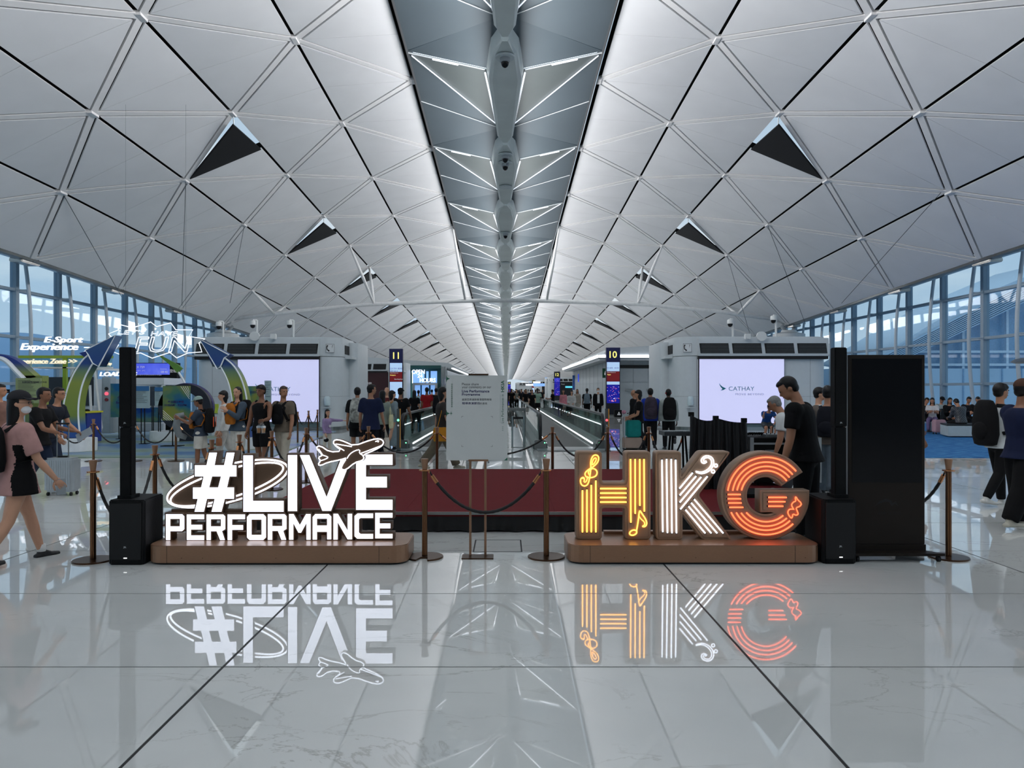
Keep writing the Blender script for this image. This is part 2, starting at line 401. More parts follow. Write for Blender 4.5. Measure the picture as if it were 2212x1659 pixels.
for bi, (Ye, LB) in enumerate(bays):
    Yp, Yn, Ym, Ynx = Ye - .35 * LB, Ye + .65 * LB, Ye + .45 * LB, Ye + LB
    near = 2 <= bi <= 14
    for s in (-1, 1):
        E = Vector((s * w0, Ye, zs(Ye))); En = Vector((s * w0, Ynx, zs(Ynx))); M = Vector((s * w0, Ym, zs(Ym)))
        Cp = Vector((s * .12, Yp, zs(Yp) - .35)); Cn = Vector((s * .12, Yn, zs(Yn) - .35)); S = Vector((s * .5, Ye, zs(Ye) - .55)); Sn = Vector((s * .5, Ynx, zs(Ynx) - .55))
        g = Vector((0, .06, 0)); pieces = [([Cp, E - g, S - g], SPP), ([S + g, E + g, Cn - g], SPW), ([E + g * 2.2 + Vector((0, 0, .05)), M - g * .4, Cn + g * .3], SPP), ([M + g * .4, En - g * 2, Cn + g * .8], SPP)]
        for (pl, mt_) in pieces:
            if near: MB().plate(pl, 0.04).build('spine_panel', mt_, spine)
            else: (farW if mt_ is SPW else farS).plate(pl, .04)
        if bi <= 20:
            if near and Ye > 15:
                dn = Vector((0, 0, -.03))
                rod(E + dn, E.lerp(S, .95) + dn, .020).build('edge_rod', WHITEM, spine); rod(E.lerp(S, .3) + dn * 2, E.lerp(S, .62) + dn * 2, .028).build('slit_glow', SLIT, spine)  # glow put into thin rods for the daylight in the spine slits
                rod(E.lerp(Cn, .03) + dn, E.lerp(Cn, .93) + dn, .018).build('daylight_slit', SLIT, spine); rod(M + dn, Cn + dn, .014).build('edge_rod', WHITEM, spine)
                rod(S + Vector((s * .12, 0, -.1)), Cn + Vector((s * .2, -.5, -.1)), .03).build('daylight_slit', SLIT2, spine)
            a_ = E.lerp(S, .42) + Vector((0, 0, .09))
    ch = [(-.12, Yp + .25), (.12, Yp + .25), (.40, Yp + 1.0), (.60, Ye), (.34, Yn - .5), (.12, Yn), (-.12, Yn), (-.34, Yn - .5), (-.60, Ye), (-.40, Yp + 1.0)]
    vs = []; k = len(ch)
    for dz, sc in ((-.55, 1.0), (-.95, .86), (-1.02, .66)):
        for (x, y) in ch: vs.append((x * sc, y, zs(y) + dz + .1))
    fs = [tuple(range(k))[::-1][::-1]] + [tuple(range(2 * k, 3 * k))]
    for L_ in range(2):
        for i in range(k): fs.append((L_ * k + i, L_ * k + (i + 1) % k, (L_ + 1) * k + (i + 1) % k, (L_ + 1) * k + i))
    if near: MB().add(vs, fs).build('service_channel', CHN, spine, bevel=0.0)
    else: farC.add(vs, fs)
    skl.add([(-w0, Ye - .35 * LB, zs(Ye - .35 * LB) + .62), (w0, Ye - .35 * LB, zs(Ye - .35 * LB) + .62), (w0, Yn, zs(Yn) + .62), (-w0, Yn, zs(Yn) + .62)], [(0, 1, 2, 3)])
for mbx, mm, nm in ((farS, SPP, 'far_spine_panels'), (farW, SPW, 'far_reflectors'), (farC, CHN, 'far_channels')):
    o = mbx.build(nm, mm, spine); o['kind'] = 'stuff'
o = skl.build('skylight_glazing', SKYL, spine)
side = MB()
for s in (-1, 1):
    ys = [-14, 25, 45, 72, 114, 236, 388]
    for a, b in zip(ys, ys[1:]):
        side.add([(s * 3.06, a, zs(a) - .12), (s * 3.06, b, zs(b) - .12), (s * 3.06, b, zs(b) + .66), (s * 3.06, a, zs(a) + .66)], [(0, 1, 2, 3)])
side.build('spine_upstand', DECK, spine)
spine.location = (SPX, 0, 0)
# end walls far and behind
struct(link('wall_back', MB().box(-21, 21, -15, -14, 0, 14).mesh('wall_back'), mat('rear_wall_grey', (120, 126, 130), 0.6)))
# ------------------------------------------------------------------ tie truss
TT = tag(empty('tie_truss'), 'white tubular tie beam with raking struts spanning the hall below the vault', 'truss')
YT = 47.4; pts = []
for px, py in ((492, 690), (640, 672), (800, 657), (1000, 650), (1093, 649), (1186, 650), (1386, 657), (1546, 672), (1692, 692)):
    pts.append(W(px, py, YT))
TM = mat('truss_white', (228, 230, 230), 0.35)
MB().tube(pts, .13, 10).build('tie_tube', TM, TT, smooth=True)
for s in (-1, 1):
    for (px, py, tops) in ((1093 + s * 88, 650, ((0, 7), (0, 8))), (1093 + s * 285, 657, ((2, 7), (2, 8))), (1093 + s * 500, 679, ((4, 7), (4, 8)))):
        b = W(px, py, YT)
        for (k, n) in tops: MB().tube([b, b.lerp(node(k, n, s), .5), node(k, n, s)], [.07, .10, .06], 8).build('strut', TM, TT, smooth=True)
    o = MB().ell(W(1093 + s * 601, 691, YT), (.3, .3, .3)).build('end_joint', GREYM, TT, smooth=True)
# columns at the eaves
CW = mat('column_drum_white', (190, 196, 198), 0.5)
for (Yc, lab) in ((47.4, 'nearest'), (110.4, 'far')):
    for s in (-1, 1):
        c = tag(empty('column', (s * 18.1, Yc, 0)), 'round white roof column with a stepped drum head at the %s %s eave, behind the screen kiosk' % (lab, 'left' if s < 0 else 'right'), 'column')
        zt = 6.68 - drop(Yc)
        MB().lathe([(.95, 0), (.95, zt - 1.1), (1.0, zt - 1.0)], 28).build('shaft', CW, c, smooth='auto')
        MB().lathe([(1.0, zt - 1.0), (.98, zt - .55), (.5, zt - .42), (.45, zt - .3)], 28).build('drum_head', CW, c, smooth='auto')
        for a in range(4):
            t = a * pi / 2 + .5; MB().tube([(.3 * cos(t), .3 * sin(t), zt - .35), (.6 * cos(t), .6 * sin(t), zt)], .09, 8).build('bearing', GREYM, c)
# hanging cables
CB = mat('steel_cable', (70, 78, 82), 0.5, 0.6)
for i, (a, b, lab) in enumerate(((node(4, 4, -1), W(262, 640, 34), 'raking down from a left outer node'), (node(3, 4, -1), W(393, 660, 27.7), 'hanging plumb beside the nearest left smoke hatch'), (node(3, 5, -1), W(497, 655, 34), 'falling on the left behind the first hatch'),
      (node(4, 4, 1) + Vector((-.3, 0, 0)), W(1818, 655, 32), 'falling on the far right in front of the window wall'), (node(3, 5, 1), W(1740, 700, 38), 'raking right from behind the right hatch'), (node(3, 6, 1), W(1622, 730, 40), 'falling over the right screen kiosk'))):
    tag(MB().tube([a, b], .012, 5).build('cable', CB), 'thin steel roof cable ' + lab, 'cable')
# ------------------------------------------------------------------ window walls
MUL = mat('mullion_blue_grey', (128, 150, 166), 0.4, var=0.03)
TUB = mat('bowed_post_white', (176, 188, 196), 0.35, var=0.02)
WG = glass('window_glass', (236, 246, 252), 0.04)
XW = 20.3
heights = [0.0, 1.87, 3.8, 5.74, 7.7, 9.6]
bow_me = None
for s, nm, ph in ((-1, 'window_1', 30.6), (1, 'window_2', 31.4)):
    wn = struct(empty(nm)); YS = [ph + 2.95 * k for k in range(-15, 25)]
    mm = MB().box(-.13, .13, -.10, .10, 0, 9.8).mesh('mullion'); mm.materials.append(MUL)
    bp = [];
    for i in range(13):
        t = i / 12; z = 7.6 * t; bp.append((-s * (.34 + .34 * sin(pi * t)), 0, z))
    bm_ = MB().tube(bp, .075, 8).mesh('bowed_post', True); bm_.materials.append(TUB)
    st = MB()
    for h in heights[1:5]:
        t = h / 7.6; st.tube([(0, 0, h), (-s * (.34 + .34 * sin(pi * min(1, t))), 0, h)], .03, 6)
    stm = st.mesh('post_ties'); stm.materials.append(TUB)
    for i, y in enumerate(YS):
        if y < 27 and i % 2: continue
        o = link('mullion', mm, None, wn); o.location = (s * XW, y, 0)
        if y > 24:
            o = link('bowed_post', bm_, None, wn); o.location = (s * XW, y, 0); o = link('post_tie', stm, None, wn); o.location = (s * XW, y, 0)
    for h in heights[1:]:
        MB().box(s * XW - .11, s * XW + .11, YS[0], YS[-1], h - .06, h + .06).build('transom', MUL, wn)
    MB().box(s * XW - .15, s * XW + .15, YS[0], YS[-1], 0, .25).build('sill', MUL, wn)
    for i in range(len(YS) - 1):
        if YS[i] < 26: continue
        for j, (h0, h1) in enumerate(zip(heights, heights[1:])):
            MB().box(s * (XW + .02) - .01, s * (XW + .02) + .01, YS[i] + .1, YS[i + 1] - .1, h0 + .06, h1 - .06).build('glass_pane', WG, wn)
    MB().box(s * (XW + .02) - .01, s * (XW + .02) + .01, YS[0], 26.1 + (0 if s < 0 else .8), .1, 9.5).build('glass_pane', WG, wn)
    w_ = struct(link('wall_left' if s < 0 else 'wall_right', MB().box(s * XW - .2, s * XW + .2, YS[-1], 388, 0, 8).mesh('w'), mat('far_wall', (130, 142, 150), 0.5)))
    w_ = struct(link('wall_left_rear' if s < 0 else 'wall_right_rear', MB().box(s * XW - .2, s * XW + .2, -14, YS[0], 0, 11).mesh('w'), MATS['far_wall']))
# ------------------------------------------------------------------ outside: distance haze is mixed into these colours
APR = mat('apron_concrete_hazy', (160, 180, 198), 0.8, var=0.1, scale=0.02)
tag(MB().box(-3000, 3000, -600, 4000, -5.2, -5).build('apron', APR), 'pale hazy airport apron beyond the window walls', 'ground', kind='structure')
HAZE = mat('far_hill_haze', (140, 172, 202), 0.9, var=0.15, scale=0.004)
mh = MB()
def hill(u, v):
    x = -2600 + u * 2500; base = 0
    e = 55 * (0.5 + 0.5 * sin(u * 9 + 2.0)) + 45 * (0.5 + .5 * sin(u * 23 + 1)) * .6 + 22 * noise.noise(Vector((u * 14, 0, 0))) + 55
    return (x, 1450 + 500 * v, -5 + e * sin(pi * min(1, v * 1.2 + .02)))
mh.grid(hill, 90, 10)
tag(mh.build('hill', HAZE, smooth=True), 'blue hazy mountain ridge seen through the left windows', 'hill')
BLD = mat('concourse_wall_hazy', (178, 204, 224), 0.6, var=0.05, scale=.3)
BLG = mat('concourse_glass_hazy', (146, 180, 208), 0.3, var=0.1)
BLW = mat('concourse_trim_hazy', (212, 228, 240), 0.5)
b = tag(empty('terminal_building', (0, 0, 0)), 'hazy blue grey terminal wing with sweeping louvred roof outside the right windows', 'building')
YB = 75.0
def B(px, py): q = W(px, py, YB); return (q.x, q.z)
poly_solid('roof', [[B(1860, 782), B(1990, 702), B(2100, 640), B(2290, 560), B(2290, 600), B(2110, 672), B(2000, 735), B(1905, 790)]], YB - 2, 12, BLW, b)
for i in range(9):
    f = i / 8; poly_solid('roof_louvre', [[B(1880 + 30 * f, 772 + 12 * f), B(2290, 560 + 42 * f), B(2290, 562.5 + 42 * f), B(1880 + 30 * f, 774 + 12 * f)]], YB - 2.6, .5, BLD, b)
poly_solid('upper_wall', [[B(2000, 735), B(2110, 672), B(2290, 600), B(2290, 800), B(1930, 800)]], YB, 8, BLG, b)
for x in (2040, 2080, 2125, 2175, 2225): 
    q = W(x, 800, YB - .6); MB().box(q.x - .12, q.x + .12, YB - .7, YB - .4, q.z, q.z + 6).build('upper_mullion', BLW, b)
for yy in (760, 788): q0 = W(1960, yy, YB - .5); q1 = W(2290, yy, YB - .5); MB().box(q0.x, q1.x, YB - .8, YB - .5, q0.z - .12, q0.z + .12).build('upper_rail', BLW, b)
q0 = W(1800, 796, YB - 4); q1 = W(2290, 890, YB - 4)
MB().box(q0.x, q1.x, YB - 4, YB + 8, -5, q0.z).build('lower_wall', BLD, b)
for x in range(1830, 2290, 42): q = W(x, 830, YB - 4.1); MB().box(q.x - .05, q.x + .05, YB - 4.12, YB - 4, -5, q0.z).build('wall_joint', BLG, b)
for x in (2060, 2150): q = W(x, 560, YB + 3); 
0 and poly_solid('glazed_tower', [[B(2040, 560), B(2290, 520), B(2290, 640), B(2090, 660)]], YB + 6, 5, BLG, b)
# ================================================================== foreground
BRZ = mat('bronze_brushed', (152, 116, 90), 0.30, 0.35, var=0.05, scale=30, stretch=(1, 1, 8))
BRD = mat('bronze_dark', (92, 66, 48), 0.28, 0.85, var=0.08, scale=30, stretch=(6, 6, .5))
BRS = mat('sign_case_brown', (104, 80, 62), 0.45, 0.35, var=0.05)
BRH = mat('sign_case_tan', (158, 128, 104), 0.42, 0.1, var=0.05)
GOLD = mat('rose_gold', (200, 140, 96), 0.25, 0.95, var=0.05)
BLK = mat('speaker_black', (8, 9, 10), 0.6, var=0.1, scale=60, bump=0.2, spec=.2)
BLKG = mat('black_gloss', (7, 8, 12), 0.12, var=0, spec=.3)
LIT = mat('lit_white_acrylic', (235, 240, 255), 0.4, emit=1.7, var=0)
LWN = mat('neon_white', (235, 242, 255), 0.4, emit=2.4, var=0)
LAM = mat('neon_amber', (255, 200, 90), 0.4, emit=3.0, var=0, ecol=(255, 186, 76))
LRD = mat('neon_red', (255, 110, 70), 0.4, emit=2.6, var=0, ecol=(255, 104, 62))
YL = 7.09
def q7(x, y, Y=YL): v = W(300 + x / 3.6867, 920 + y / 3.6867, Y); return (v.x, v.z)
def q8(x, y, Y=7.13): v = W(1220 + x / 3.6867, 920 + y / 3.6867, Y); return (v.x, v.z)
def plinth(parent, px0, px1, Yf, Yb, ztop, r):
    x0, x1 = (px0 - VX) * Yf / F, (px1 - VX) * Yf / F
    MB().prism(round_rect(x0 + .02, x1 - .02, Yf + .02, Yb - .02, r), 0, .02).build('plinth_foot', DARK, parent)
    o = MB().prism(round_rect(x0, x1, Yf, Yb, r), .018, ztop).build('plinth', BRZ, parent, bevel=.006)
    for sx_ in (x0 + .20, x1 - .26):
        MB().box(sx_, sx_ + .003, Yf - .0015, Yf + .01, .02, ztop - .004).build('panel_seam', DARK, o)
    scr = MB()
    for fx in (.14, .22, .5, .72, .93): scr.tube([(x0 + (x1 - x0) * fx, Yf - .002, .065), (x0 + (x1 - x0) * fx, Yf + .004, .065)], .004, 6)
    q = scr.build('screw_row', BRD, o); q['kind'] = 'stuff'
    MB().box(x0 + .4, x1 - .4, Yb - .13, Yb - .05, ztop, ztop + .03).build('cable_tray', BRZ, o)
    return o
S1 = tag(empty('illuminated_sign'), 'white lit letters reading #LIVE PERFORMANCE with rings and an airplane on a bronze plinth', 'sign')
plinth(S1, 313, 879, 6.84, 7.50, .178, .14)
L_ = {
 'hash': ([[(562,213),(622,213),(603,313),(680,313),(700,213),(762,213),(742,313),(777,313),(777,402),(722,402),(702,490),(758,490),(758,580),(685,580),(658,683),(580,683),(605,580),(543,580),(518,683),(445,683),(470,580),(432,580),(432,490),(497,490),(517,402),(447,402),(447,313),(540,313)],[(583,402),(655,402),(633,490),(560,490)]],0),
 'L': ([[(833,235),(908,235),(908,597),(1153,597),(1153,683),(833,683)]],0),
 'I': ([[(1188,232),(1260,232),(1260,678),(1188,678)]],0),
 'V': ([[(1283,232),(1357,232),(1495,568),(1622,232),(1702,232),(1530,676),(1462,676)]],0),
 'E': ([[(1730,228),(2020,228),(2020,310),(1808,310),(1808,405),(1975,405),(1975,490),(1808,490),(1808,588),(2020,588),(2020,668),(1730,668)]],0),
 'P': ([[(217,703),(345,703),(362,720),(362,822),(345,838),(250,838),(250,908),(217,908)],[(250,740),(328,740),(328,800),(250,800)]],1),
 'E2': ([[(383,705),(520,705),(520,742),(415,742),(415,788),(505,788),(505,825),(415,825),(415,872),(520,872),(520,908),(383,908)]],1),
 'R': ([[(540,705),(672,705),(688,722),(688,822),(662,838),(685,908),(648,908),(620,838),(573,838),(573,908),(540,908)],[(573,742),(655,742),(655,800),(573,800)]],1),
 'F': ([[(708,705),(845,705),(845,742),(742,742),(742,790),(830,790),(830,827),(742,827),(742,908),(708,908)]],1),
 'O': ([[(862,725),(882,703),(992,703),(1012,725),(1012,888),(992,908),(882,908),(862,888)],[(897,745),(978,745),(978,868),(897,868)]],1),
 'R2': ([[(1028,703),(1160,703),(1176,720),(1176,820),(1150,836),(1173,907),(1136,907),(1108,836),(1062,836),(1062,907),(1028,907)],[(1062,740),(1143,740),(1143,798),(1062,798)]],1),
 'M': ([[(1197,702),(1232,702),(1282,790),(1332,702),(1368,702),(1368,906),(1335,906),(1335,772),(1292,850),(1272,850),(1230,772),(1230,906),(1197,906)]],1),
 'A': ([[(1385,725),(1405,702),(1512,702),(1532,722),(1532,903),(1500,903),(1500,843),(1418,843),(1418,905),(1385,905)],[(1418,738),(1500,738),(1500,793),(1418,793)]],1),
 'N': ([[(1550,700),(1585,700),(1663,835),(1663,700),(1698,700),(1698,903),(1663,903),(1583,765),(1583,905),(1550,905)]],1),
 'C': ([[(1865,697),(1865,733),(1765,733),(1752,745),(1752,848),(1765,860),(1865,860),(1865,898),(1740,898),(1718,878),(1718,718),(1742,697)]],1),
 'E3': ([[(1883,693),(2020,693),(2020,730),(1917,730),(1917,777),(2003,777),(2003,815),(1917,815),(1917,860),(2020,860),(2020,895),(1883,895)]],1)}
for nm_, (polys, small) in L_.items():
    pp = [[q7(*p) for p in pl] for pl in polys]
    d = .13 if not small else .12
    case = poly_solid('letter', pp, YL, d, BRS, S1, offset=.010, bevel=.003)
    case['label'] = 'character %s with brown metal sides and a lit white face' % (nm_[0] if nm_ != 'hash' else 'hash mark')
    poly_solid('lit_face', pp, YL - .004, .008, LIT, case)
# packing strip lifting the upper word, rests between rows
MB().box(q7(240, 0)[0], q7(2020, 0)[0], YL + .05, YL + .11, q7(0, 703)[1] - .01, q7(0, 680)[1] + .01).build('bearer_rail', BRS, S1)
def ell_pts(cx, cy, a, b, ang, n=72, t0=0, t1=360):
    r = radians(ang); R_ = []
    for i in range(n + 1 if t1 - t0 < 360 else n):
        t = radians(t0 + (t1 - t0) * i / n); x, y = a * cos(t), b * sin(t)
        R_.append((cx + x * cos(r) + y * sin(r), cy - x * sin(r) + y * cos(r)))
    return R_
ringp = poly_solid('ring_plate', [[q7(*p) for p in ell_pts(697, 462, 512, 162, 15)]], YL + .035, .05, BRS, S1, bevel=.003)
for (cx, cy, a, b, an) in ((697, 462, 498, 147, 15), (692, 468, 470, 112, 17)):
    pts = [q7(*p) for p in ell_pts(cx, cy, a, b, an)]; pts.append(pts[0]); pts.append(pts[1])
    MB().tube([(x, YL + .026, z) for x, z in pts], .0085, 8).build('neon_ring', LWN, ringp, smooth=True)
def q2(x, y, Y=7.0): v = W(400 + x / 4.6083, 680 + y / 4.6083, Y); return (v.x, v.z)
def smoothp(pts, it=2, closed=False):
    for _ in range(it):
        n = []
        m = len(pts)
        for i in range(m if closed else m - 1):
            a, b = pts[i], pts[(i + 1) % m]
            n.append(tuple(.75 * u + .25 * v for u, v in zip(a, b))); n.append(tuple(.25 * u + .75 * v for u, v in zip(a, b)))
        if not closed: n = [pts[0]] + n + [pts[-1]]
        pts = n
    return pts
PLN = [(1300,1322),(1345,1300),(1440,1366),(1565,1356),(1480,1290),(1478,1252),(1520,1240),(1590,1262),(1682,1306),(1860,1240),(1940,1232),(1980,1262),(1965,1300),(1900,1340),(1765,1398),(1785,1425),(1760,1452),(1690,1470),(1600,1545),(1560,1540),(1555,1510),(1612,1420),(1560,1440),(1420,1468),(1355,1500),(1322,1492),(1350,1452),(1325,1418),(1372,1398)]
plate = poly_solid('airplane_plate', [[q2(*p) for p in smoothp(PLN, 1, True)]], 7.0, .045, BRS, S1, offset=.006, bevel=.003)
def neon(name, pts, f, Y, r, m, parent, closed=False, it=2, n=7):
    p = smoothp([f(*q) for q in pts], it, closed)
    if closed: p = p + p[:2]
    return MB().tube([(x, Y, z) for x, z in p], r, n).build(name, m, parent, smooth=True)
neon('neon_outline', PLN, q2, 6.992, .0055, LWN, plate, True, 1)
for pl in ([(1768,1396),(1735,1378),(1742,1340),(1690,1352),(1640,1385),(1612,1430)], [(1895,1262),(1930,1250),(1920,1268)], [(1960,1300),(1880,1330),(1770,1372),(1745,1380)], [(1330,1335),(1372,1398)], [(1372,1398),(1400,1405),(1430,1420),(1390,1440),(1350,1452)], [(1500,1300),(1585,1352)], [(1500,1285),(1660,1312)]):
    neon('neon_outline', pl, q2, 6.992, .0045, LWN, plate, False, 1)
MB().box(q2(1650, 0)[0], q2(1700, 0)[0], 7.03, YL + .06, q2(0, 1400)[1], q2(0, 1370)[1]).build('plate_bracket', BRS, S1)

# ------------------------------------------------------------------ HKG sign
S2 = tag(empty('illuminated_sign'), 'big tan letters HKG with amber, white and red neon tubes on a bronze plinth', 'sign')
plinth(S2, 1228, 1778, 6.86, 7.52, .178, .14)
YH = 7.13
def roundp(pts, r, n=4):
    res = []; m = len(pts)
    for i in range(m):
        a, b, c = Vector(pts[i - 1]), Vector(pts[i]), Vector(pts[(i + 1) % m]); u, v = (a - b), (c - b)
        d = min(r, u.length * .45, v.length * .45); u.normalize(); v.normalize()
        for k in range(n + 1):
            t = k / n; p = (b + u * d) * (1 - t) ** 2 + b * 2 * t * (1 - t) + (b + v * d) * t ** 2; res.append((p.x, p.y))
    return res
Hp = [(95,208),(292,208),(292,455),(485,455),(485,208),(680,208),(680,900),(485,900),(485,650),(292,650),(292,900),(95,900)]
Kp = [(728,208),(925,208),(925,422),(1085,208),(1318,208),(1062,553),(1328,905),(1100,905),(935,690),(935,902),(732,902)]
Gc = (1600, 557)
def arc(c, r, a0, a1, n=40): return [(c[0] + r * cos(radians(a0 + (a1 - a0) * i / n)), c[1] - r * sin(radians(a0 + (a1 - a0) * i / n))) for i in range(n + 1)]
Gp = arc(Gc, 347, 33, 353, 80) + [(1945,518),(1562,518),(1562,684),(1688,684)] + arc(Gc, 152, -56, -327, 60)
for nm_, pl, shade in (('H', Hp, 'amber'), ('K', Kp, 'white'), ('G', Gp, 'red')):
    pp = roundp([q8(*p) for p in pl], .03) if nm_ != 'G' else [q8(*p) for p in pl]
    case = poly_solid('letter', [pp], YH, .17, BRH, S2, offset=-.004, bevel=.010, bres=2)
    case['label'] = 'letter %s with %s neon tubes' % (nm_, shade)
    # raised lip: thin line inside the face
    cx = sum(p[0] for p in pp) / len(pp)
    inn = poly_solid('face_groove', [pp], YH - .0015, .003, BRS, case, offset=-.017)
    poly_solid('face_plate', [pp], YH - .004, .006, BRH, case, offset=-.0195)
    yt = YH - .016
    def bar(a, b, m, r=.0075):
        A, B_ = q8(*a), q8(*b); MB().tube([(A[0], yt, A[1]), (B_[0], yt, B_[1])], r, 7).build('neon_tube', m, case, smooth=True)
        e = MB()
        for q in (A, B_): e.box(q[0] - .007, q[0] + .007, yt, YH, q[1] - .007, q[1] + .007)
        return e
    ends = MB()
    def bars(lst, m):
        for a, b in lst:
            e = bar(a, b, m); ends.add(e.v, e.f)
    if nm_ == 'H':
        bars([((140,510),(140,845)),((175,505),(175,845)),((210,468),(210,845)),((246,433),(246,845)),((278,498),(490,498)),((278,534),(490,534)),((278,569),(490,569)),((278,605),(490,605)),
              ((522,262),(524,768)),((558,262),(559,698)),((595,262),(596,635)),((629,262),(631,680))], LAM)
        neon('neon_tube', [(152,418),(128,412),(122,440),(132,470),(160,480),(185,462),(197,410),(207,340),(203,280),(222,235),(252,228),(272,250),(262,290),(225,325),(178,352),(155,380),(172,410),(215,412),(252,395),(258,358),(228,335),(200,345),(182,370),(198,392)], q8, yt, .006, LAM, case)
        neon('neon_tube', [(130,415),(148,405),(158,425),(150,438),(158,450),(172,440),(182,400)], q8, yt, .005, LAM, case)
        neon('neon_tube', [(215,300),(222,270),(240,250),(252,262),(238,292),(218,312)], q8, yt, .005, LAM, case, True)
        neon('neon_tube', [(568,838),(582,760),(592,665),(608,690),(645,745),(652,780),(635,802),(615,798)], q8, yt, .0065, LAM, case)
        neon('neon_tube', [(592,720),(605,740),(632,762),(636,785),(615,798)], q8, yt, .005, LAM, case)
        neon('neon_tube', ell_pts(543, 848, 30, 20, 20, 12), q8, yt, .0065, LAM, case, True, 1)
    if nm_ == 'K':
        bars([((772,268),(778,843)),((808,262),(815,850)),((845,262),(851,852)),((880,268),(887,852)),((1015,372),(910,498)),((1043,398),(912,552)),((1083,405),(912,608)),((1133,400),(917,662)),
              ((958,665),(1115,852)),((982,638),(1163,852)),((1003,610),(1210,852)),((1027,582),(1258,852))], LWN)
        neon('neon_tube', [(1040,360),(1085,370),(1130,352),(1163,315),(1168,280),(1150,252),(1115,252),(1098,272),(1112,290),(1122,275)], q8, yt, .006, LWN, case)
        neon('neon_tube', [(1042,368),(1090,382),(1145,362),(1182,315),(1183,270),(1160,240),(1115,235),(1083,262),(1085,290),(1108,300),(1128,285)], q8, yt, .006, LWN, case)
        for c in ((1200, 315), (1178, 362)): neon('neon_tube', ell_pts(c[0], c[1], 13, 13, 0, 10), q8, yt, .006, LWN, case, True, 1)
    if nm_ == 'G':
        for r, a0, a1 in ((308, 40, 172), (270, 39.5, 171), (236, 39, 169), (202, 37, 167)): neon('neon_tube', arc(Gc, r, a0, a1, 26), q8, yt, .0075, LRD, case, False, 0)
        for r, a0, a1 in ((307, 205, 314), (272, 209, 314), (240, 214, 313), (205, 220, 311)): neon('neon_tube', arc(Gc, r, a0, a1, 24), q8, yt, .0075, LRD, case, False, 0)
        bars([((1292,545),(1398,545)),((1292,579),(1400,579)),((1296,612),(1405,612)),((1305,647),(1418,647)),((1615,568),(1763,568)),((1615,602),(1752,602)),((1615,638),(1736,638))], LRD)
        neon('neon_tube', [(1835,560),(1848,585),(1882,615),(1868,640),(1835,650),(1848,680),(1855,700),(1838,712),(1812,698),(1808,722),(1800,735),(1780,712),(1770,685),(1782,662),(1812,660),(1822,668),(1798,628),(1815,605),(1836,598),(1830,575)], q8, yt, .006, LRD, case, True, 1)
    q = ends.build('tube_ends', DARK, case); q['kind'] = 'stuff'

# ------------------------------------------------------------------ stage
X0, X1, Y0, Y1, ZS = -2.88, 4.0, 8.42, 13.0, .23
RED = mat('red_stage_carpet', (100, 20, 25), 0.85, var=0.12, scale=14, bump=0.3, stretch=(1, 8, 1), spec=0.2)
BLF = mat('black_fabric', (12, 12, 14), 0.5, var=0.2, scale=10)
st_ = tag(empty('stage', (0, 0, 0)), 'low stage platform with dark red carpet top and pleated black skirt behind the signs', 'stage')
for i in range(4):
    for j in range(3):
        a, b = X0 + (X1 - X0) * i / 4, X0 + (X1 - X0) * (i + 1) / 4; c, d = Y0 + (Y1 - Y0) * j / 3, Y0 + (Y1 - Y0) * (j + 1) / 3
        MB().box(a + .001, b - .001, c + .001, d - .001, ZS - .05, ZS).build('deck_panel', RED, st_)
MB().box(X0, X1, Y0 - .012, Y0, ZS - .03, ZS + .003).build('edge_strip', STEEL, st_)
n = 300; sk = MB()
sk.grid(lambda u, v: (X0 + (X1 - X0) * u, Y0 + .02 - .028 * v * (.5 + .5 * sin(u * 230 + 2.2 * sin(u * 61))) - .015 * v * noise.noise(Vector((u * 70, v * 2, 0))), ZS - .02 - (ZS - .035 + .008 * sin(u * 90)) * v), 500, 6)
sk.build('skirt', BLF, st_, smooth=True)
MB().box(X0, X0 + .02, Y0, Y1, .01, ZS - .05).build('skirt_side', BLF, st_); MB().box(X1 - .02, X1, Y0, Y1, .01, ZS - .05).build('skirt_side', BLF, st_)
# equipment on the stage
def flight_case(x0, x1, y0, y1, z0, z1, label, grp=None):
    t = tag(empty('flight_case', ((x0 + x1) / 2, (y0 + y1) / 2, z0)), label, 'equipment case'); w, d, h = (x1 - x0) / 2, (y1 - y0) / 2, z1 - z0
    MB().box(-w, w, -d, d, .05, h).build('body', BLK, t, bevel=.01)
    for sx_ in (-1, 1):
        for sy_ in (-1, 1): MB().box(sx_ * w - .02, sx_ * w + .02, sy_ * d - .02, sy_ * d + .02, .05, h + .004).build('corner_edge', GREYM, t)
    MB().box(-w, w, -d - .012, -d + .02, h * .86, h * .9).build('lid_strip', GREYM, t)
    for fx in (-.45, .45):
        MB().box(fx * w - .08, fx * w + .08, -d - .014, -d, h * .55, h * .75).build('latch_plate', STEEL, t)
    for sx_ in (-1, 1): MB().tube([(sx_ * w * .8, -d * .8, .02), (sx_ * w * .8 + .03, -d * .8, .02)], .02, 10).build('caster', DARK, t)
    return t
a = W(1610, 940, 11.0); b_ = W(1752, 940, 11.0)
flight_case(a.x, b_.x, 10.7, 11.5, ZS, W(0, 943, 11).z, 'wide black flight case with silver corner edging on the stage behind letter G')
flight_case(W(1590, 0, 9.6).x, W(1700, 0, 9.6).x, 9.5, 10.1, ZS, W(0, 1075, 9.6).z, 'small black amplifier rack case low behind the opening of letter G')
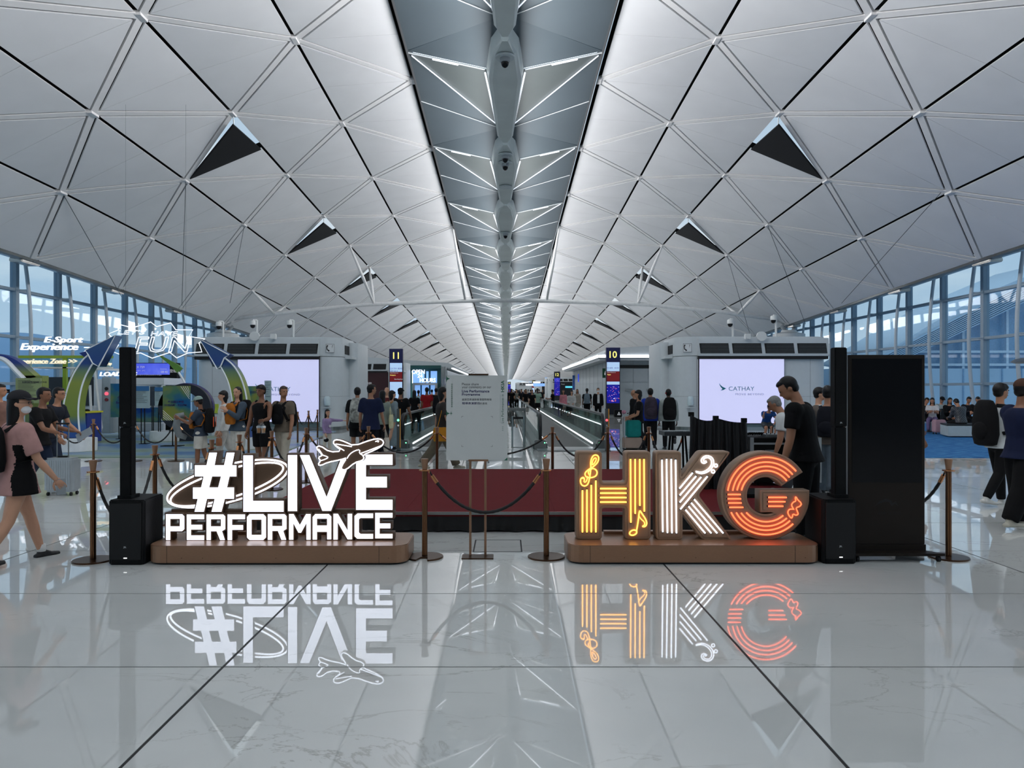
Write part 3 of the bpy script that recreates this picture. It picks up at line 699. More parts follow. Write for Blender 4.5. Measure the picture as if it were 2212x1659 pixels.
# draped rack
dr = tag(empty('draped_screen', (0, 0, 0)), 'tall black cloth draped over three upright posts on the stage', 'drape')
YD = 10.4
tops = [(1493, 892), (1546, 900), (1607, 905)]
for (px, py) in tops:
    q = W(px, py, YD); MB().box(q.x - .035, q.x + .035, YD - .03, YD + .03, q.z - .05, q.z + .012).build('post_knob', BLK, dr); MB().tube([(q.x, YD, ZS), (q.x, YD, q.z)], .015, 8).build('post', BLK, dr)
def drape(u, v):
    px = 1490 + 121 * u + (u - .5) * 14 * v; 
    t = u * 2; yt = (892 + (t % 1) * (8 if t < 1 else 7) + 8 * sin(pi * (t % 1))) if t < 1 else (900 + (t - 1) * 8 + 3 * sin(pi * (t - 1)))
    q = W(px, yt + 4, YD); z = q.z * (1 - v) + ZS * v
    return (q.x, YD - .05 - .03 * sin(u * 40 + v * 2) * (v * .8 + .2) - .015 * sin(u * 93), z)
MB().grid(drape, 80, 12).build('cloth', BLF, dr, smooth=True)
# keyboard on trestle stand
ks = tag(empty('keyboard_stand', (0, 0, 0)), 'keyboard mixer on black folding stand left of the draped screen', 'music stand')
q = W(1466, 935, 10.8); zt = q.z
MB().box(q.x - .26, q.x + .17, 10.55, 10.95, zt - .03, zt + .03).build('keyboard', mat('mixer_grey', (70, 76, 80), .4, .3), ks)
kk = MB()
for i in range(12): kk.box(q.x - .24 + .032 * i, q.x - .215 + .032 * i, 10.56, 10.75, zt + .03, zt + .04)
o = kk.build('keys', GREYM, ks); o['kind'] = 'stuff'
for sx_ in (-1, 1):
    MB().tube([(q.x - .02 + sx_ * .09, 10.7, zt - .03), (q.x - .02 + sx_ * .13, 10.62, ZS + .01)], .016, 8).build('leg', BLK, ks)
    MB().tube([(q.x - .02 + sx_ * .09, 10.85, zt - .03), (q.x - .02 + sx_ * .13, 10.95, ZS + .01)], .016, 8).build('leg', BLK, ks)
MB().tube([(q.x - .13, 10.62, ZS + .25), (q.x + .09, 10.62, ZS + .25)], .012, 8).build('cross_bar', BLK, ks)
# DJ gear on the wide case
mz = W(0, 943, 11).z
t = tag(empty('mixer_console', (W(1690, 0, 11).x, 11.0, mz + .005)), 'flat grey mixing console lying on the wide flight case', 'mixer')
MB().box(-.3, .3, -.15, .15, 0, .035).build('body', mat('console_grey', (120, 126, 128), .4), t)
kn = MB()
for i in range(10): kn.tube([(-.26 + .058 * i, -.08, .035), (-.26 + .058 * i, -.08, .05)], .008, 6)
o = kn.build('knobs', BLK, t); o['kind'] = 'stuff'
for i, px in enumerate((1673, 1682)):
    q = W(px, 0, 11.0); tag(MB().tube([(q.x, 11.25, mz), (q.x, 11.25, mz + .14)], .007, 8).build('antenna', BLK), ['left', 'right'][i] + ' of two short black wireless antennas behind the console', 'antenna')
cb = MB(); pts = [(W(1612 + 34 * i / 40, 0, 11).x, 10.95 + .08 * cos(i * 1.1), mz + .02 + .045 * abs(sin(i * .55))) for i in range(41)]
tag(MB().tube(pts, .009, 6).build('cable_coil', BLK), 'tangle of black cable on the flight case under the crouching man', 'cable')

# ------------------------------------------------------------------ stanchions
def make_stanchion(notch=False):
    t = empty('stanchion')
    prof = [(-cos(2 * pi * k / 40), 0) for k in range(40)]
    if notch: pl = [(.18 * sin(radians(a)), -.18 * cos(radians(a))) for a in range(14, 347, 9)] + [(-.03, -.06), (.03, -.06)]
    else: pl = circle_pts(0, 0, .18, 36)
    MB().prism(pl, .0, .016).build('base', BRD, t, bevel=.004)
    MB().lathe([(.027, .016), (.026, .80), (.026, .845)], 16).build('pole', BRD, t, smooth='auto')
    gr = MB()
    for k in range(3):
        a_ = -pi / 2 + (k - 1) * .6; gr.box(.0262 * cos(a_) - .0015, .0262 * cos(a_) + .0015, .0262 * sin(a_) - .0015, .0262 * sin(a_) + .0015, .03, .83)
    gr.build('pole_flute', GOLD, t)
    MB().lathe([(.055, .838), (.056, .848), (.03, .853)], 20).build('ring_collar', GOLD, t, smooth='auto')
    MB().lathe([(.024, .852), (.026, .87), (.036, .945), (.037, .953), (.03, .955)], 20).build('flared_cap', BRZ, t, smooth='auto')
    return t
def copy_tree(o, parent=None):
    c = o.copy(); COL.objects.link(c); c.parent = parent
    for ch in [x for x in o.children]: copy_tree(ch, c)
    return c
STN = {}
def stan(key, px, Y, lab, first=[None], z=0.0, notch=False):
    if notch: o = make_stanchion(True)
    elif first[0] is None: o = first[0] = make_stanchion()
    else: o = copy_tree(first[0])
    x = (px - VX) * Y / F; o.location = (x, Y, z); tag(o, lab, 'stanchion', 'bronze rope stanchions'); STN[key] = Vector((x, Y, z)); return o
stan('c1', 917.5, 7.16, 'bronze stanchion between the LIVE sign and the easel', notch=True)
stan('c2', 1180, 7.16, 'bronze stanchion between the easel and the HKG sign')
stan('l1', 201, 7.02, 'bronze stanchion in front left, beside the left speaker')
stan('r1', 2049, 7.14, 'bronze stanchion at far right, beside the dark totem')
stan('m1', 334.5, 8.9, 'bronze stanchion right behind the left speaker column')
stan('m2', 457.5, 9.9, 'bronze stanchion top showing just left above the hash mark')
stan('m3', 517, 11.0, 'bronze stanchion showing above the hash mark, in front of the woman in white trousers')
stan('m4', 587, 12.0, 'bronze stanchion showing above letter L, by the man in an olive tee')
stan('m5', 661.5, 13.0, 'bronze stanchion showing above letter I, left of the small girl')
stan('m6', 796, 13.5, 'bronze stanchion above the neon airplane tail')
stan('m7', 944, 13.2, 'bronze stanchion just left of the white easel board')
stan('m8', 1193.5, 13.3, 'bronze stanchion right of the easel board at the right walkway')
stan('m9', 1313, 13.3, 'bronze stanchion above the gap in letter H, below gate sign 10')
stan('m10', 1401.5, 13.3, 'bronze stanchion between H and K, by the trolley woman')
stan('f1', 122.6, 16.8, 'bronze stanchion behind the suitcase handle at far left')
stan('f2', 202, 16.8, 'bronze stanchion in front of the game zone, right of the big arrow base')
stan('f3', 289, 16.8, 'bronze stanchion mostly hidden by the left speaker column')
stan('f4', 380, 16.8, 'bronze stanchion left of the boy in a cap')
stan('f5', 479, 17.6, 'bronze stanchion between the boy and the long-haired woman')
stan('f6', 537, 16.8, 'bronze stanchion behind the long-haired woman')
stan('g1', 643, 22.5, 'first distant stanchion under the left white screen')
stan('g2', 666.5, 23.6, 'second distant stanchion under the left white screen')
stan('g3', 686, 24.8, 'third distant stanchion under the left white screen, nearest the kiosk wall')
ROPE = mat('black_rope', (10, 10, 12), 0.55, var=0.2, scale=60)
def rope(a, b, sag, lab, zoff=.80, n=44):
    A, B_ = STN[a] if isinstance(a, str) else a, STN[b] if isinstance(b, str) else b
    t = empty('rope', (0, 0, 0)); tag(t, lab, 'rope', 'black barrier ropes')
    d = (B_ - A); d.z = 0; dn = d.normalized(); s0 = A + dn * .045 + Vector((0, 0, .835)); s1 = B_ - dn * .045 + Vector((0, 0, .835))
    pts = []
    for i in range(n + 1):
        u = i / n; p = s0.lerp(s1, u); p.z -= sag * (1 - (2 * u - 1) ** 2) ** .92 ; pts.append(p)
    near = min(A.y, B_.y) < 9.5
    rr = [.016 * (1 + .10 * sin(i * 2.6)) for i in range(n + 1)]; rr[0] = rr[1] = .008; rr[-1] = rr[-2] = .008
    MB().tube(pts, rr, 8).build('cord', ROPE, t, smooth=True)
    for i0, i1 in ((1, 3), (-2, -4)): MB().tube([pts[i0], pts[i1]], .019, 10).build('end_ferrule', GOLD, t)
    for e in (pts[0], pts[-1]): MB().tube([e + Vector((0, 0, .012)), e - Vector((0, 0, .02))], .009, 8).build('hook', GOLD, t)
for a_, b_, s_, l_ in (('c1', 'c2', .40, 'black rope sagging behind the easel legs between the two centre stanchions'), ('l1', 'm1', .62, 'black rope dropping behind the left speaker box'),
    ('m1', 'm2', .50, 'black rope running down behind the left end of the LIVE sign'), ('m2', 'm3', .45, 'black rope hidden behind the hash mark'), ('m3', 'm4', .45, 'black rope above letter L'), ('m4', 'm5', .45, 'black rope above letter I'),
    ('m5', 'm6', .42, 'black rope from above letter I to the airplane'), ('m6', 'm7', .35, 'black rope curving right of the neon airplane nose'), ('m7', 'm8', .38, 'black rope passing behind the easel board'), ('m8', 'm9', .42, 'black rope left of letter H'), ('m9', 'm10', .42, 'black rope across the gap of letter H'),
    ('f1', 'f2', .42, 'black rope in front of the big arrow base'), ('f2', 'f3', .42, 'black rope left of the speaker column before the blue carpet'), ('f3', 'f4', .42, 'black rope right of the speaker column before the white plinth'), ('f4', 'f6', .45, 'black rope passing behind the boy'),
    ('g1', 'g2', .3, 'left distant rope under the white screen'), ('g2', 'g3', .3, 'right distant rope under the white screen')):
    rope(a_, b_, s_, l_)
rope('m10', Vector((W(1487, 0, 12.6).x, 12.8, 0)), .45, 'black rope from the trolley woman to the draped screen')
rope(Vector((W(1905, 0, 8.2).x, 8.4, 0)), 'r1', .42, 'black rope coming out from behind the dark totem')

# ------------------------------------------------------------------ easel board
es = tag(empty('easel_sign', (0, 0, 0)), 'grey poster board inviting comments on a slim bronze floor easel', 'sign')
YE = 7.2; k_ = YE / F
bx0, bx1 = W(997, 0, 7.1).x, W(1066, 0, 7.1).x
MB().box(bx0, bx1, 7.07, 7.25, 0, .012).build('base_plate', BRD, es, bevel=.002)
for px in (1016, 1048.5): x = W(px, 0, YE).x; MB().box(x - .011, x + .011, YE - .008, YE + .014, .012, W(0, 808, YE).z).build('post', BRZ, es)
xa_, xb_ = W(1012, 0, YE).x, W(1055, 0, YE).x
MB().box(xa_, xb_, YE - .03, YE + .016, W(0, 996, YE).z, W(0, 992, YE).z).build('ledge', BRZ, es); MB().box(xa_, xb_, YE - .03, YE + .016, W(0, 811, YE).z, W(0, 807.5, YE).z).build('top_clip', BRD, es)
for px in (1011, 1055): x = W(px, 0, YE).x; MB().tube([(x - .008, YE, W(0, 998.5, YE).z), (x + .008, YE, W(0, 998.5, YE).z)], .008, 8).build('thumb_screw', STEEL, es)
BRDM = mat('poster_board_grey', (208, 211, 209), 0.6, var=0.02); GRN = mat('poster_green', (28, 96, 72), 0.6, var=0); NAVY = mat('poster_navy', (34, 34, 92), 0.6, var=0); INK = mat('poster_ink', (44, 44, 52), 0.6, var=0)
ZB = lambda py: W(0, py, YE - .02).z; XB = lambda px: W(px, 0, YE - .02).x
Yb = YE - .022
bp = [(XB(966), ZB(811)), (XB(1096), ZB(811)), (XB(1096), ZB(988)), (XB(1089), ZB(994.5)), (XB(964), ZB(994.5)), (XB(964), ZB(820))]
bo = poly_solid('board', [bp], Yb, .008, BRDM, es, bevel=.0)
yt = Yb - .001
poly_solid('corner_mark', [[(XB(1086), ZB(994.5)), (XB(1091), ZB(992)), (XB(1096), ZB(988)), (XB(1096), ZB(994.5))]], yt + .0012, .002, GRN, bo)
for (cx, cy, r) in ((964, 818, 8), (964, 893, 8)):
    poly_solid('corner_mark', [[(XB(cx), ZB(cy - r)), (XB(cx + 2.2), ZB(cy - 2.5)), (XB(cx + r), ZB(cy)), (XB(cx + 2.2), ZB(cy + 2.5)), (XB(cx), ZB(cy + r))]], yt, .002, GRN, bo)
cx, cy, r = 974.5, 893, 4; poly_solid('corner_mark', [[(XB(cx + (r if i % 2 == 0 else 1.0) * cos(i * pi / 4)), ZB(cy + (r * 1.3 if i % 2 == 0 else 1.0) * sin(i * pi / 4))) for i in range(8)]], yt, .002, GRN, bo)
def btxt(s, px, py, hpx, wpx, m, bold=0.0, **k): return text(s, XB(px), ZB(py), yt, m, bo, h=hpx * k_, w=wpx * k_, bold=bold, **k)
btxt('Please share', 998, 832.5, 5.4, 36, INK); btxt('your comments on our', 998, 840.5, 6.2, 63, INK)
btxt('Live Performance', 998, 848, 6.0, 59, NAVY, .02); btxt('Programme', 998, 856.5, 7.2, 39, NAVY, .02)
btxt('誠邀您表達對香港國際機場', 998, 865.5, 4.8, 63.5, INK); btxt('現場表演節目', 998, 874, 5.4, 38, NAVY, .012); btxt('的意見', 1037, 874, 4.6, 15.5, INK)
btxt('HKIA', 1089, 847, 24.5, 1, GRN) if False else None
text('HKIA', XB(1089.2), ZB(847), yt, GRN, bo, h=7.2 * k_, w=25 * k_, bold=.02, up=True)
text('Live Performances in', XB(1088.2), ZB(914), yt, GRN, bo, h=5.6 * k_, w=62 * k_, up=True)
text('香港國際機場現場表演節目', XB(978), ZB(880), yt, GRN, bo, h=3.6 * k_, w=51 * k_, up=True)
MB().box(XB(1080.6), XB(1080.9), yt - .0005, yt, ZB(914), ZB(852)).build('rule_line', GRN, bo)
for py in (922, 925.5, 929): MB().box(XB(1084.5), XB(1087.5), yt - .0005, yt, ZB(py + .8), ZB(py)).build('small_mark', GRN, bo)
for (px, py, sx_, sy_) in ((997, 899, 1, 1), (1064, 899, -1, 1), (997, 965, 1, -1), (1064, 965, -1, -1)):
    a_, b_ = sorted((XB(px), XB(px + 4 * sx_))); c_, d_ = sorted((ZB(py), ZB(py + .5 * sy_))); MB().box(a_, b_, yt - .0005, yt, c_, d_).build('corner_bracket', INK, bo)
    a_, b_ = sorted((XB(px), XB(px + .5 * sx_))); c_, d_ = sorted((ZB(py), ZB(py + 4 * sy_))); MB().box(a_, b_, yt - .0005, yt, c_, d_).build('corner_bracket', INK, bo)

# ------------------------------------------------------------------ speakers
def speaker(name, xf0, xf1, Yf, depth, zbox, colx0, colx1, Yc, ztop, lab, side):
    t = tag(empty(name, ((xf0 + xf1) / 2, Yf, 0)), lab, 'loudspeaker'); w = (xf1 - xf0) / 2; cx = (xf0 + xf1) / 2
    MB().prism([(-w, .03), (-w + .03, 0), (w - .03, 0), (w, .03), (w * .86, depth), (-w * .86, depth)], .0, zbox).build('subwoofer_box', BLK, t, bevel=.012)
    MB().box(-w + .025, w - .025, -.004, .004, .05, zbox - .03).build('grille', mat('grille_black', (10, 10, 11), .6, .1, var=.3, scale=300), t)
    a_, b_ = colx0 - cx, colx1 - cx; yc = Yc - Yf
    MB().box(a_ - .01, b_ + .01, yc - .07, yc + .10, zbox, zbox + .03).build('column_socket', BLK, t)
    mid = zbox + (ztop - zbox) * .47
    MB().box(a_, b_, yc - .05, yc + .05, zbox + .01, mid).build('column_lower', BLK, t, bevel=.008)
    MB().box(a_ - .004, b_ + .004, yc - .055, yc + .05, mid + .003, ztop).build('column_upper', BLK, t, bevel=.008)
    lg = mat('badge_silver', (190, 195, 198), .4, var=0)
    text('JBL', -.0, -.0 + .145 + .02, -.0065, lg, t, w=.028, h=.02, bold=.03, align='CENTER', name='badge')
    text('JBL', (a_ + b_) / 2, mid + .04, yc - .058, lg, t, w=.024, h=.017, bold=.03, align='CENTER', name='badge')
    MB().box(-.012, .018, -.008, -.003, .062, .07).build('status_lamp', mat('lamp_white', (255, 255, 255), emit=1.5, var=0), t)
    if side: pass
    return t
k1 = 6.84 / F
speaker('column_speaker', (231 - VX) * k1, (310 - VX) * k1, 6.84, .45, .60, W(264, 0, 7.0).x, W(288.5, 0, 7.0).x, 7.0, W(0, 750.5, 7.0).z, 'black column loudspeaker on its bass box left of the LIVE sign', 1)
k1 = 6.88 / F
speaker('column_speaker', (1778 - VX) * k1, (1853 - VX) * k1, 6.88, .48, .60, W(1799, 0, 7.05).x, W(1823.5, 0, 7.05).x, 7.05, W(0, 751, 7.05).z, 'black column loudspeaker on its bass box between the HKG sign and the totem', -1)
# ------------------------------------------------------------------ totem
tt = tag(empty('display_totem', (W(1915, 0, 7.1).x, 7.1, 0)), 'tall dark display totem on wheels with a switched-off screen, right of the speaker', 'display')
w = .367; TB = mat('totem_dark_bronze', (38, 31, 26), 0.45, .3, var=.05, spec=.3)
MB().box(-w, w, 0, .07, .14, W(0, 766.5, 7.1).z).build('cabinet', TB, tt, bevel=.004)
MB().box(-w + .035, w - .03, -.004, .004, W(0, 1042, 7.1).z, W(0, 775, 7.1).z).build('screen', BLKG, tt)
for sx_ in (-1, 1): MB().box(sx_ * w - .004, sx_ * w + .004, .01, .06, .14, W(0, 766.5, 7.1).z).build('edge_strip', GREYM, tt)
MB().prism([(-w, -.02), (w, -.02), (w + .10, -.16), (-w - .02, -.16)], .06, .085).build('front_foot', TB, tt)
MB().box(-w, w, -.02, .22, .06, .14).build('base_box', TB, tt)
for sx_ in (-w + .03, w + .06):
    for y_ in (-.12, .16): 
        g = MB().tube([(sx_ - .012, y_, .028), (sx_ + .012, y_, .028)], .028, 14).build('caster', DARK, tt)
LG = mat('totem_logo', (8, 8, 8), .5, var=0)
poly_solid('logo', [[(-.12 + .0, .50), (-.06, .555), (.0, .575), (.045, .56), (.055, .53), (.09, .55), (.11, .505), (.085, .53), (.05, .505), (.03, .54), (-.01, .55), (-.07, .53)]], -.002, .003, LG, tt)
text('香港國際機場', -.09, .43, -.002, LG, tt, w=.09, h=.016); text('HONG KONG', .012, .442, -.002, LG, tt, w=.12, h=.011); text('INTERNATIONAL AIRPORT', .012, .425, -.002, LG, tt, w=.12, h=.009)
# ================================================================== kiosks, gates, shops
KW = mat('kiosk_white', (196, 204, 208), 0.38, var=0.02); VENT = mat('vent_black', (12, 13, 14), 0.6, var=0.1)
SCRN = mat('led_screen_lilac', (205, 206, 242), 0.5, emit=0.62, var=0)
TEAL = mat('logo_teal', (16, 124, 136), 0.5, var=0); LGY = mat('logo_grey', (140, 146, 176), 0.5, var=0)
def kiosk(px0, px1, Y, ztop, side, lab, screen=None, depth=3.2, nv=4, vent_from=None, vent_to=None):
    """side: -1 = kiosk left of the axis (its inner end is on the right), +1 = right of the axis"""
    x0, x1 = (px0 - VX) * Y / F, (px1 - VX) * Y / F
    t = tag(empty('screen_kiosk', ((x0 + x1) / 2, Y, 0)), lab, 'kiosk'); w = (x1 - x0) / 2; hb = ztop - .78
    MB().prism(round_rect(-w + .1, w - .1, .1, depth - .1, .5), 0, .14).build('base_plinth', STEEL, t)
    MB().prism(round_rect(-w, w, 0, depth, .62, 8), .14, hb).build('lower_body', KW, t, smooth='auto')
    MB().prism(round_rect(-w - .0, w + .0, -.0, depth, .62, 8), hb + .02, ztop).build('upper_body', KW, t, smooth='auto')
    for z in (1.35,):
        MB().prism(round_rect(-w - .004, w + .004, -.004, depth + .004, .62, 8), z, z + .012).build('panel_joint', GREYM, t)
    for fx in (-w + .75, w - .75): MB().box(fx - .008, fx + .008, -.006, .05, .14, hb).build('panel_joint', GREYM, t)
    inner = -side
    a, b = (-w + .1, w - .78) if inner > 0 else (-w + .78, w - .1)
    MB().box(a, b, -.22, .2, hb + .0, ztop - .06).build('header', KW, t, bevel=.02)
    MB().box(a, b, -.16, .2, hb - .12, hb - .0).build('header_dark_strip', VENT, t)  # black strip under the header
    step = (b - a) / nv
    for i in range(nv):
        p, q = a + step * i + .07, a + step * (i + 1) - .07; s = .05 * (1 if inner > 0 else -1)
        v = MB().prism([(p, hb + .10), (q, hb + .10), (q + s, hb + .50), (p + s, hb + .50)], -.235, -.215, 'y').build('vent_grille', VENT, t)
        sl = MB()
        for j in range(6): sl.box(p + .03, q - .03, -.245, -.236, hb + .13 + .06 * j, hb + .135 + .06 * j)
        if Y < 40: o = sl.build('grille_slats', GREYM, v); o['kind'] = 'stuff'
    # rounded inner end: phone sign, window slot
    sx_ = inner * (w - .38)
    fr = MB().box(sx_ - .17, sx_ + .17, -.02, .02, hb + .16, hb + .50).build('phone_sign', mat('sign_white', (220, 224, 226), .5, var=0), t)
    dk = mat('sign_dark', (24, 26, 30), .5, var=0)
    text('?', sx_ + .09, hb + .40, -.025, dk, fr, h=.12, align='CENTER'); MB().tube([(sx_ - .10, -.03, hb + .45), (sx_ - .13, -.03, hb + .38), (sx_ - .12, -.03, hb + .29), (sx_ - .03, -.03, hb + .22)], [.03, .018, .018, .03], 8).build('phone_symbol', dk, fr)
    for (p, q, u, v) in ((sx_ - .17, sx_ + .17, hb + .49, hb + .5), (sx_ - .17, sx_ + .17, hb + .16, hb + .17), (sx_ - .17, sx_ - .16, hb + .16, hb + .5), (sx_ + .16, sx_ + .17, hb + .16, hb + .5)): MB().box(p, q, -.024, -.02, u, v).build('sign_border', dk, fr)
    MB().prism([(inner * (w + .005), hb - .05), (inner * (w + .30), hb - .05), (inner * (w + .30), hb + .05), (inner * (w + .005), hb + .12)][::1], .9, 2.3, 'y').build('side_canopy', KW, t)
    MB().box(*sorted((inner * (w - .01), inner * (w + .02))), .9, 2.2, hb + .14, hb + .5).build('side_slot', VENT, t)
    MB().box(*sorted((inner * (w - .01), inner * (w + .32))), .8, 2.4, .92, .98).build('side_shelf', KW, t)
    MB().prism(round_rect(*sorted((inner * (w - .2), inner * (w + .34))), 1.7, depth + 1.2, .25, 6), .12, ztop - .12).build('side_wing', KW, t, smooth='auto')
    MB().box(inner * (w - .62) - .13, inner * (w - .62) + .13, -.02, .0, .25, .95).build('door_panel', KW, t)
    sd = MB().lathe([(.10, 0), (.12, .06), (.12, .3), (.08, .36)], 14, (inner * (w - .48), -.10, 1.0)).build('sanitiser_dispenser', mat('dispenser_pale', (196, 214, 220), .3), t, smooth='auto')
    MB().box(inner * (w - .48) - .16, inner * (w - .48) + .16, -.26, 0, .9, .93).build('dispenser_tray', KW, t)
    return t
k295 = 29.5 / F
def screen(t, px0, px1, py0, py1, Y, logo=True, mm=SCRN):
    c = t.location; x0, x1 = (px0 - VX) * Y / F - c.x, (px1 - VX) * Y / F - c.x; z0, z1 = W(0, py1, Y).z, W(0, py0, Y).z
    yy = -.10
    MB().box(x0 - .02, x1 + .02, yy, .05, z0 - .02, z1 + .02).build('screen_housing', VENT, t)
    s = MB().box(x0, x1, yy - .02, yy - .002, z0, z1).build('screen', mm, t)
    return s, yy - .024
t = kiosk(418, 734, 29.5, 3.72, -1, 'white rounded kiosk at left with a big lilac CATHAY screen, behind the travellers')
s_, ys = screen(t, 515, 689.5, 770, 911, 29.45)
def logo(t, s_, ys, pcx, pyc, Y, k=1.0):
    cx = t.location.x; X = lambda px: W(px, 0, Y).x - cx; Z = lambda py: W(0, py, Y).z
    text('CATHAY', X(pcx), Z(pyc + 4.5), ys, TEAL, s_, h=9 * Y / F, w=55 * Y / F, bold=-.005)
    text('MOVE BEYOND', X(pcx + 14.5), Z(pyc + 14), ys, LGY, s_, h=4 * Y / F, w=61 * Y / F, spacing=1.2)
    poly_solid('logo_wing', [[(X(pcx - 20.5 + a), Z(pyc + b)) for a, b in ((0, -12), (2.5, -8), (7, -4), (15, -.5), (9, 3), (3, 4), (7, .5), (3, -4), (.8, -8))]], ys - .001, .004, TEAL, s_)
logo(t, s_, ys, 573.5, 840.5, 29.45)
MB().box(W(523, 0, 29.4).x - t.location.x, W(690, 0, 29.4).x - t.location.x, -.02, .0, .14, .30).build('screen_base', mat('teal_grey_base', (86, 108, 112), .5), t)
t = kiosk(1464, 1791, 29.5, 3.74, 1, 'white rounded kiosk at right with a big lilac CATHAY screen, above letters K and G')
s_, ys = screen(t, 1510, 1692.5, 765, 914, 29.45)
logo(t, s_, ys, 1573, 839.5, 29.45)
MB().box(W(1510, 0, 29.4).x - t.location.x, W(1700, 0, 29.4).x - t.location.x, -.02, .0, .14, .30).build('screen_base', MATS['teal_grey_base'], t)
MAR = mat('maroon_screen', (44, 12, 18), 0.4, emit=0.12, var=.3, scale=.6)
t = kiosk(706, 860, 53, 3.74, -1, 'white kiosk with a dark maroon advertising screen, second on the left')
s_, ys = screen(t, 755, 838, 804, 866, 52.9, mm=MAR)
wt = mat('print_white', (214, 214, 216), .5, emit=.25, var=0)
cx = t.location.x
text('京大學滙豐商學院', W(753, 0, 52.9).x - cx, W(0, 831, 52.9).z, ys, wt, s_, h=5.4 * 52.9 / F, w=50 * 52.9 / F)
text('University HSBC Business', W(755, 0, 52.9).x - cx, W(0, 837.5, 52.9).z, ys, wt, s_, h=3.2 * 52.9 / F, w=36 * 52.9 / F)
for i in range(3): MB().box(W(762 + 14 * i, 0, 52.9).x - cx, W(766 + 14 * i, 0, 52.9).x - cx, ys - .01, ys, W(0, 814, 52.9).z, W(0, 810, 52.9).z).build('small_logo', wt, s_)
for (p0, p1, Y, lab) in ((1184, 1240, 125, 'white kiosk with a dark digital shop screen behind gate sign 12'), (1158, 1190, 172, 'white kiosk with a framed poster far down the right side')):
    t = kiosk(p0, p1, Y, 3.74, 1 if p1 > 1200 else 1, lab); 
    s_, ys = screen(t, p0 + 13, p1 - 3, 825 if Y < 130 else 833, 842 + 1.0 * F / Y, Y - .1, mm=mat('dark_ad_screen', (10, 16, 22), .3, emit=.1, var=0))
    if Y < 130:
        text('Travel', W(1212, 0, Y).x - t.location.x, W(0, 831, Y).z, ys, wt, s_, h=.16); MB().box(W(1221, 0, Y).x - t.location.x, W(1237, 0, Y).x - t.location.x, ys - .01, ys, W(0, 838, Y).z, W(0, 834, Y).z).build('cyan_banner', mat('cyan_glow', (90, 200, 220), .5, emit=.8, var=0), s_)
for (p0, p1, Y, s, lab) in ((1040, 1060, 190, -1, 'small far white kiosk left of the board edge'), (1116, 1150, 210, 1, 'small far white kiosk beyond gate 24')): kiosk(p0, p1, Y, 3.74, s, lab)
# little CCTV cameras on the kiosks
cw = mat('camera_white', (210, 214, 214), .35, var=0)
def dome(name, loc, lab, post=0.5, plate=False, down=True):
    t = tag(empty(name, loc), lab, 'camera')
    MB().tube([(0, 0, 0), (0, 0, post)], .045, 8).build('post', cw, t)
    MB().tube([(0, 0, post), (-.14, -.1, post)], .035, 8).build('arm', cw, t)
    MB().lathe([(.09, post - .02), (.12, post - .06), (.12, post - .2)], 14, (-.14, -.1, 0)).build('housing', cw, t, smooth='auto')
    MB().ell((-.14, -.1, post - .22), (.105, .105, .12), 12, 8).build('dome_lens', BLKG, t, smooth=True)
    return t
for (px, py, ypost, lab) in ((555, 728, .75, 'white dome security camera on a post above the left kiosk, left one'), (634, 728, .75, 'white dome security camera on a post above the left kiosk, right one'), (482, 728, .7, 'white dome security camera near the left column drum'),
                        (1583, 724, .8, 'white dome security camera on a post above the right kiosk'), (1676, 724, .95, 'white dome security camera beside the right column drum')):
    dome('security_camera', W(px, 0, 30.6).xy.to_3d() + Vector((0, 0, 3.74)), lab, ypost)
for (px, pz, lab) in ((553, 0, 'left'), (1642, 0, 'right')):
    q = W(px, 0, 29.2); tag(MB().prism(circle_pts(q.x, 3.72, .20, 10, .19), 29.0, 29.10, 'y').build('wifi_antenna', cw), 'round white antenna plate on the %s kiosk header' % lab, 'antenna')
for (px, lab) in ((592, 'left'), (1613, 'right')):
    q = W(px, 0, 29.2); tag(MB().box(q.x - .11, q.x + .11, 29.02, 29.2, 3.6, 3.82).build('router_box', cw, bevel=.02), 'small square white router box on the %s kiosk header' % lab, 'device')
# spine cameras and vents
for (px, py, Y, lab, cam_) in ((1086, 42, 21.4, 'first dome camera hanging under the ceiling spine', 1), (1087, 272, 29.5, 'second dome camera hanging under the ceiling spine', 1), (1088, 285, 30.4, 'third dome camera hanging under the ceiling spine', 1), (1088, 331, 33.5, 'pale round vent under the ceiling spine', 0), (1089, 450, 41.7, 'fourth dome camera hanging under the ceiling spine', 1), (1090, 525, 49.6, 'far pale round vent under the ceiling spine', 0)):
    z = zs(Y) - .96; x = SPX
    t = tag(empty('spine_camera' if cam_ else 'round_vent', (x, Y, z)), lab, 'camera' if cam_ else 'vent')
    MB().lathe([(.27, -.035), (.29, -.02), (.28, .02)], 24).build('ring_plate', mat('ring_pale', (190, 200, 202), .4), t)
    if cam_:
        MB().lathe([(.15, -.03), (.15, -.14), (.12, -.16)], 18).build('housing', GREYM, t, smooth='auto'); MB().ell((0, 0, -.17), (.115, .115, .14), 14, 9).build('dome_lens', BLKG, t, smooth=True)
